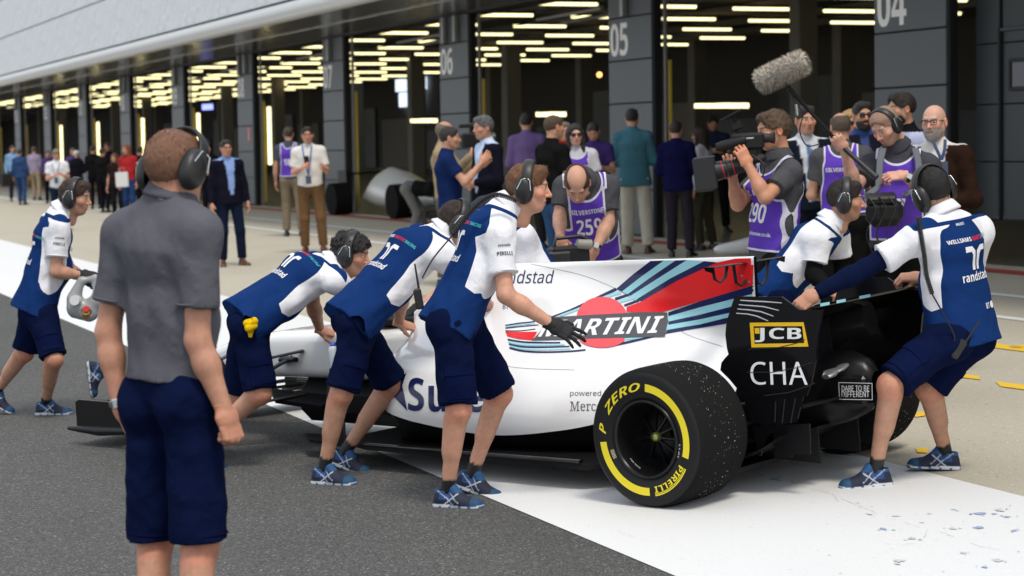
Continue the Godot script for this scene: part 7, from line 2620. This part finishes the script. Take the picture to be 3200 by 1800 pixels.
	for k in g.v.size(): g.c[k] = Color(0.72, 0.46, 0.01)
	part("glove", g, M.cloth, glove)
	var bottle := thing("water_bottle", "clear water bottle with blue cap in the second pusher's leg pocket", "bottle", Transform3D(Basis.IDENTITY, dp(838, 880, 10.87)))
	g = Geo.new()
	g.lathe(Vector3.ZERO, Basis.IDENTITY, PackedVector2Array([Vector2(0.001, -0.10), Vector2(0.026, -0.095), Vector2(0.027, 0.0), Vector2(0.018, 0.018), Vector2(0.013, 0.022)]), 16)
	part("bottle_body", g, mat(Color(0.45, 0.5, 0.55), 0.15), bottle)
	g = Geo.new()
	g.lathe(Vector3.ZERO, Basis.IDENTITY, PackedVector2Array([Vector2(0.0155, 0.018), Vector2(0.0155, 0.036), Vector2(0.001, 0.038)]), 16)
	part("cap", g, mat(Color(0.02, 0.06, 0.35), 0.4), bottle)
	for q in [["two-way radio on the red-haired man's hip with coiled lead to his headset", 1053, 752, 10.0, 0.12, [[1300, 505, 10.06], [1245, 490, 10.04], [1195, 520, 10.02], [1140, 590, 10.0], [1090, 650, 10.0], [1062, 700, 10.0]]], ["two-way radio clipped to the wing-puller's belt with a black lead", 2412, 878, 9.90, -0.6, [[2310, 545, 9.90], [2325, 640, 9.86], [2330, 690, 9.86], [2345, 740, 9.86], [2395, 830, 9.88], [2402, 862, 9.89]]]]:
		var rp := dp(q[1], q[2], q[3])
		var radio := thing("radio", q[0], "radio", Transform3D(Basis(Vector3(0, 0, 1), q[4]), rp))
		g = Geo.new()
		g.box(Vector3.ZERO, Vector3(0.038, 0.10, 0.034), Basis.IDENTITY, 0.008)
		part("radio_body", g, M.rubber, radio)
		g = Geo.new()
		rod(g, Vector3(0.01, 0.05, 0), Vector3(0.012, 0.17, 0), 0.006, 0.004, 8)
		part("aerial", g, M.rubber, radio)
		var path := []
		for p in q[5]: path.append(radio.transform.affine_inverse() * dp(p[0], p[1], p[2]))
		part("coiled_lead", cord(path.slice(0, 4), 0.0045, 0.009, 0.010), M.rubber, radio)
		part("lead", cord(path.slice(3), 0.004), M.rubber, radio)
	# ---- carried by onlookers
	var tote := thing("carrier_bag", "white paper carrier bag hanging beside the red shirt", "bag", Transform3D(Basis(Vector3.UP, 0.1), dp(307, 452, 45.6)))
	g = Geo.new()
	g.box(Vector3.ZERO, Vector3(0.27, 0.32, 0.10), Basis.IDENTITY, 0.01)
	part("bag_body", g, mat(Color(0.66, 0.67, 0.68), 0.7), tote)
	g = Geo.new()
	g.tube(PackedVector3Array([Vector3(-0.07, 0.16, 0), Vector3(-0.05, 0.26, 0), Vector3(0.05, 0.26, 0), Vector3(0.07, 0.16, 0)]), [0.008], 6)
	part("handle", g, mat(Color(0.5, 0.2, 0.2), 0.8), tote)
	var sling := thing("shoulder_bag", "dark shoulder bag of the man in light blue", "bag", Transform3D(Basis(Vector3.UP, 0.4), dp(17, 452, 65.5)))
	g = Geo.new()
	g.box(Vector3.ZERO, Vector3(0.34, 0.40, 0.16), Basis.IDENTITY, 0.04)
	part("bag_body", g, M.carbon_matt, sling)
	g = Geo.new()
	g.tube(PackedVector3Array([Vector3(-0.10, 0.2, 0), Vector3(0, 0.55, 0), Vector3(0.1, 0.95, 0)]), [0.02], 6, true, 0.3)
	part("strap", g, M.carbon_matt, sling)
	var film := thing("video_camera", "black hand-held camera filming the grey-haired man", "camera", Transform3D(Basis(Vector3.UP, 0.3), dp(1188, 352, 23.0)))
	g = Geo.new()
	g.box(Vector3.ZERO, Vector3(0.26, 0.16, 0.14), Basis.IDENTITY, 0.02)
	part("camera_body", g, M.carbon_matt, film)
	g = Geo.new()
	rod(g, Vector3(0.12, 0.0, 0), Vector3(0.25, 0.0, 0), 0.06, 0.075, 14)
	part("lens", g, M.rubber, film)
	g = Geo.new()
	g.box(Vector3(-0.05, 0.16, 0), Vector3(0.20, 0.05, 0.08), Basis.IDENTITY, 0.01)
	part("view_finder", g, M.rubber, film)
	var phone := thing("phone", "dark phone in the hand of the man in white shirt sleeves", "phone", Transform3D(Basis(Vector3(1, 0, 0), 0.5), dp(771, 404, 30.72)))
	g = Geo.new()
	g.box(Vector3.ZERO, Vector3(0.075, 0.15, 0.012), Basis.IDENTITY, 0.004)
	part("phone_body", g, M.gloss_black, phone)
	# lanyards
	for q in [["blue lanyard with a pass round the neck of the man in white shirt sleeves", 772, 366, 30.84, 12, 440, Color(0.06, 0.11, 0.35)], ["dark blue lanyard on the bearded man's pale shirt", 2362, 352, 14.12, 16, 402, Color(0.02, 0.04, 0.12)], ["blue lanyard on the white polo shirt", 140, 410, 42.8, 10, 445, Color(0.10, 0.16, 0.35)]]:
		var lp := dp(q[1], q[2], q[3])
		var lany := thing("lanyard", q[0], "lanyard", Transform3D(Basis.IDENTITY, lp))
		var k: float = q[3] * D / F
		for sg in [-1.0, 1.0]:
			g = Geo.new()
			g.tube(PackedVector3Array([Vector3(q[4] * sg * k, 0, 0), Vector3(q[4] * sg * k * 0.6, (q[2] - q[5]) * k * 0.5, 0.05), Vector3(0, (q[2] - q[5]) * k, 0.06)]), [0.011], 6, true, 0.2, Vector3(1, 0, 0))
			part("ribbon", g, mat(q[6], 0.7), lany)
		g = Geo.new()
		g.box(Vector3(0, (q[2] - q[5]) * k - 0.07, 0.065), Vector3(0.08, 0.12, 0.006))
		part("pass", g, mat(Color(0.05, 0.07, 0.12), 0.4), lany)
	# wrist watches
	for q in [["grey-strapped watch on the grey-shirted man's left wrist", dp(300, 1013, 6.86), Vector3(0.16, -0.98, 0.05), 0.034, Color(0.10, 0.10, 0.08)], ["dark watch on the sound man's wrist", dp(2290, 446, 12.74), Vector3(-0.8, 0.5, -0.3), 0.036, BLACK], ["black wrist strap on the stooping man in bib 259", dp(1500, 618, 13.14), Vector3(-0.3, -0.9, 0.1), 0.034, BLACK]]:
		var watch := thing("wrist_watch", q[0], "watch", Transform3D(basis_to(q[2], Vector3(0, 0, 1)), q[1]))
		g = Geo.new()
		g.lathe(Vector3.ZERO, Basis.IDENTITY, PackedVector2Array([Vector2(q[3] - 0.003, -0.010), Vector2(q[3], -0.009), Vector2(q[3], 0.009), Vector2(q[3] - 0.003, 0.010)]), 20)
		part("strap", g, mat(q[4], 0.6), watch)
		g = Geo.new()
		g.box(Vector3(0, 0, q[3]), Vector3(0.034, 0.034, 0.010), Basis.IDENTITY, 0.004)
		part("watch_case", g, M.silver, watch)
	# ---- the racing car parked in garage 06 and a loose nose cone by garage 04
	var car2 := thing("racing_car", "pale racing car parked inside garage 06", "racing car", Transform3D(Basis(Vector3.UP, 2.0), Vector3(dp(1030, 500, 42.0).x, 0, -42.0)))
	g = Geo.new()
	var rows := []
	for q in [[-2.4, 0.05, 0.24, 0.30], [-2.0, 0.13, 0.20, 0.42], [-1.2, 0.24, 0.16, 0.60], [-0.6, 0.50, 0.12, 0.62], [0.2, 0.62, 0.10, 0.85], [0.9, 0.52, 0.10, 0.95], [1.6, 0.32, 0.12, 0.80], [2.2, 0.15, 0.20, 0.50]]:
		var row := PackedVector3Array()
		for k in 20:
			var w := TAU * k / 20.0
			row.append(Vector3(q[0], (q[2] + q[3]) * 0.5 + sin(w) * (q[3] - q[2]) * 0.5, cos(w) * q[1] * (1.0 - 0.45 * maxf(sin(w), 0.0))))
		rows.append(row)
	g.sheet(rows, true, true)
	part("bodywork", g, mat(Color(0.66, 0.67, 0.65), 0.3), car2)
	for q in [[-1.5, -0.8], [-1.5, 0.8], [1.9, -0.8], [1.9, 0.8]]:
		g = Geo.new()
		rod(g, Vector3(q[0], 0.335, q[1] - 0.18), Vector3(q[0], 0.335, q[1] + 0.18), 0.335, 0.335, 28)
		part("wheel", g, M.tyre, car2)
	g = Geo.new()
	g.box(Vector3(2.5, 0.85, 0), Vector3(0.35, 0.04, 0.95), Basis(Vector3(0, 0, 1), 0.15), 0.01)
	for e in [-1.0, 1.0]: g.box(Vector3(2.5, 0.68, 0.48 * e), Vector3(0.5, 0.45, 0.015))
	part("rear_wing", g, M.carbon, car2)
	g = Geo.new()
	g.box(Vector3(-2.3, 0.14, 0), Vector3(0.5, 0.03, 1.7), Basis.IDENTITY, 0.01)
	part("front_wing", g, M.carbon, car2)
	var cone := thing("nose_cone", "loose white nose cone lying on the apron by garage 04", "car part", Transform3D(Basis(Vector3.UP, 0.5), ground(2290, 806)))
	g = Geo.new()
	rows = []
	for q in [[-0.28, 0.02, 0.10, 0.13], [-0.22, 0.07, 0.06, 0.17], [0.0, 0.11, 0.03, 0.20], [0.3, 0.15, 0.02, 0.24], [0.7, 0.17, 0.02, 0.26]]:
		var row := PackedVector3Array()
		for k in 18:
			var w := TAU * k / 18.0
			row.append(Vector3(q[0], (q[2] + q[3]) * 0.5 + sin(w) * (q[3] - q[2]) * 0.5, cos(w) * q[1]))
		rows.append(row)
	g.sheet(rows, true, true)
	part("shell", g, M.white_car, cone)
	# ---- small things on the garages
	var sign_ := thing("wall_sign", "narrow red notice on pillar 08", "sign", B * Transform3D(Basis.IDENTITY, Vector3(50.1, 1.75, -0.036)))
	g = Geo.new()
	g.box(Vector3.ZERO, Vector3(0.22, 0.36, 0.006), Basis.IDENTITY, 0.002)
	part("plate", g, mat(Color(0.45, 0.03, 0.03), 0.5), sign_)
	g = Geo.new()
	for k in 4:
		g.box(Vector3(0, 0.12 - k * 0.08, -0.004), Vector3(0.15, 0.022, 0.002))
	part("print", g, M.white_paint, sign_)
	var scr := thing("screen", "small glowing blue screen deep in garage 08", "screen", Transform3D(Basis.IDENTITY, dp(522, 269, 66.0)))
	g = Geo.new()
	g.box(Vector3.ZERO, Vector3(0.34, 0.18, 0.02))
	part("display", g, glow(Color(0.25, 0.30, 1.0), 1.6), scr)
	g = Geo.new()
	g.box(Vector3(0, 0, -0.03), Vector3(0.38, 0.22, 0.03))
	part("casing", g, M.black, scr)
	var spot := thing("spot_lamp", "small orange spot lamp under the ceiling of garage 05", "lamp", Transform3D(Basis.IDENTITY, dp(1508, 188, 38.0)))
	g = Geo.new()
	g.tube(PackedVector3Array([Vector3(0, 0, -0.2), Vector3(0, 0, 0.0)]), [0.08, 0.10], 16)
	part("housing", g, M.black, spot)
	g = Geo.new()
	g.tube(PackedVector3Array([Vector3(0, 0, 0.004), Vector3(0, 0, 0.012)]), [0.05, 0.05], 16)
	part("bulb", g, glow(Color(1.0, 0.45, 0.12), 2.2), spot)
	for k in 5:                                                        # upright tubes by the far doors
		var s0 := 20.45 + 7.5 * (4 + k) - 0.80
		var tl := thing("door_light", "upright tube light beside the door of garage %02d" % (8 + k), "light", B * Transform3D(Basis.IDENTITY, Vector3(s0, 1.75, 0.36)), "upright tube lights by the far doors")
		g = Geo.new()
		g.tube(PackedVector3Array([Vector3(0, -0.75, 0), Vector3(0, 0.65, 0)]), [0.05], 8)
		part("tube", g, M.tube, tl)
		g = Geo.new()
		g.box(Vector3(0.07, -0.05, 0.03), Vector3(0.05, 1.5, 0.10))
		part("housing", g, M.joint, tl)

func _ready() -> void:
	cam_f = Vector3(0, -sin(PITCH), -cos(PITCH))
	var up0 := Vector3(0, cos(PITCH), -sin(PITCH))
	cam_x = Vector3.RIGHT * cos(ROLL) + up0 * sin(ROLL)
	cam_y = up0 * cos(ROLL) - Vector3.RIGHT * sin(ROLL)
	var cam := Camera3D.new()
	cam.name = "camera"
	cam.transform = Transform3D(Basis(cam_x, cam_y, -cam_f), EYE)
	cam.fov = rad_to_deg(2.0 * atan(900.0 / F))
	cam.near = 0.1
	cam.far = 2000.0
	var lens := CameraAttributesPhysical.new()
	lens.frustum_focal_length = 74.0
	lens.frustum_focus_distance = 10.2
	lens.exposure_aperture = 4.0
	lens.frustum_far = 2000.0
	cam.attributes = lens
	add_child(cam)
	cam.fov = rad_to_deg(2.0 * atan(900.0 / F))
	var sky_m := ProceduralSkyMaterial.new()
	sky_m.sky_top_color = Color(0.80, 0.83, 0.87)
	sky_m.sky_horizon_color = Color(0.86, 0.87, 0.88)
	sky_m.ground_horizon_color = Color(0.50, 0.50, 0.48)
	sky_m.ground_bottom_color = Color(0.40, 0.39, 0.37)
	sky_m.sky_curve = 0.2
	sky_m.sun_angle_max = 0.0
	var sky := Sky.new()
	sky.sky_material = sky_m
	var env := Environment.new()
	env.background_mode = Environment.BG_SKY
	env.sky = sky
	env.background_energy_multiplier = 1.0
	env.tonemap_mode = Environment.TONE_MAPPER_LINEAR
	env.tonemap_exposure = 1.52
	env.sdfgi_enabled = true
	env.ssao_enabled = true
	env.ssil_enabled = true
	var we := WorldEnvironment.new()
	we.name = "environment"
	we.environment = env
	add_child(we)
	var sun := DirectionalLight3D.new()
	sun.name = "sun"
	sun.light_color = Color(1.0, 0.97, 0.92)
	sun.light_energy = 0.5
	sun.light_angular_distance = 14.0
	sun.shadow_enabled = true
	sun.rotation = Vector3(deg_to_rad(-62), deg_to_rad(25), 0)
	add_child(sun)
	rng.seed = 11
	noise.seed = 4
	materials()
	make_lane()
	make_garages()
	make_car()
	make_people()
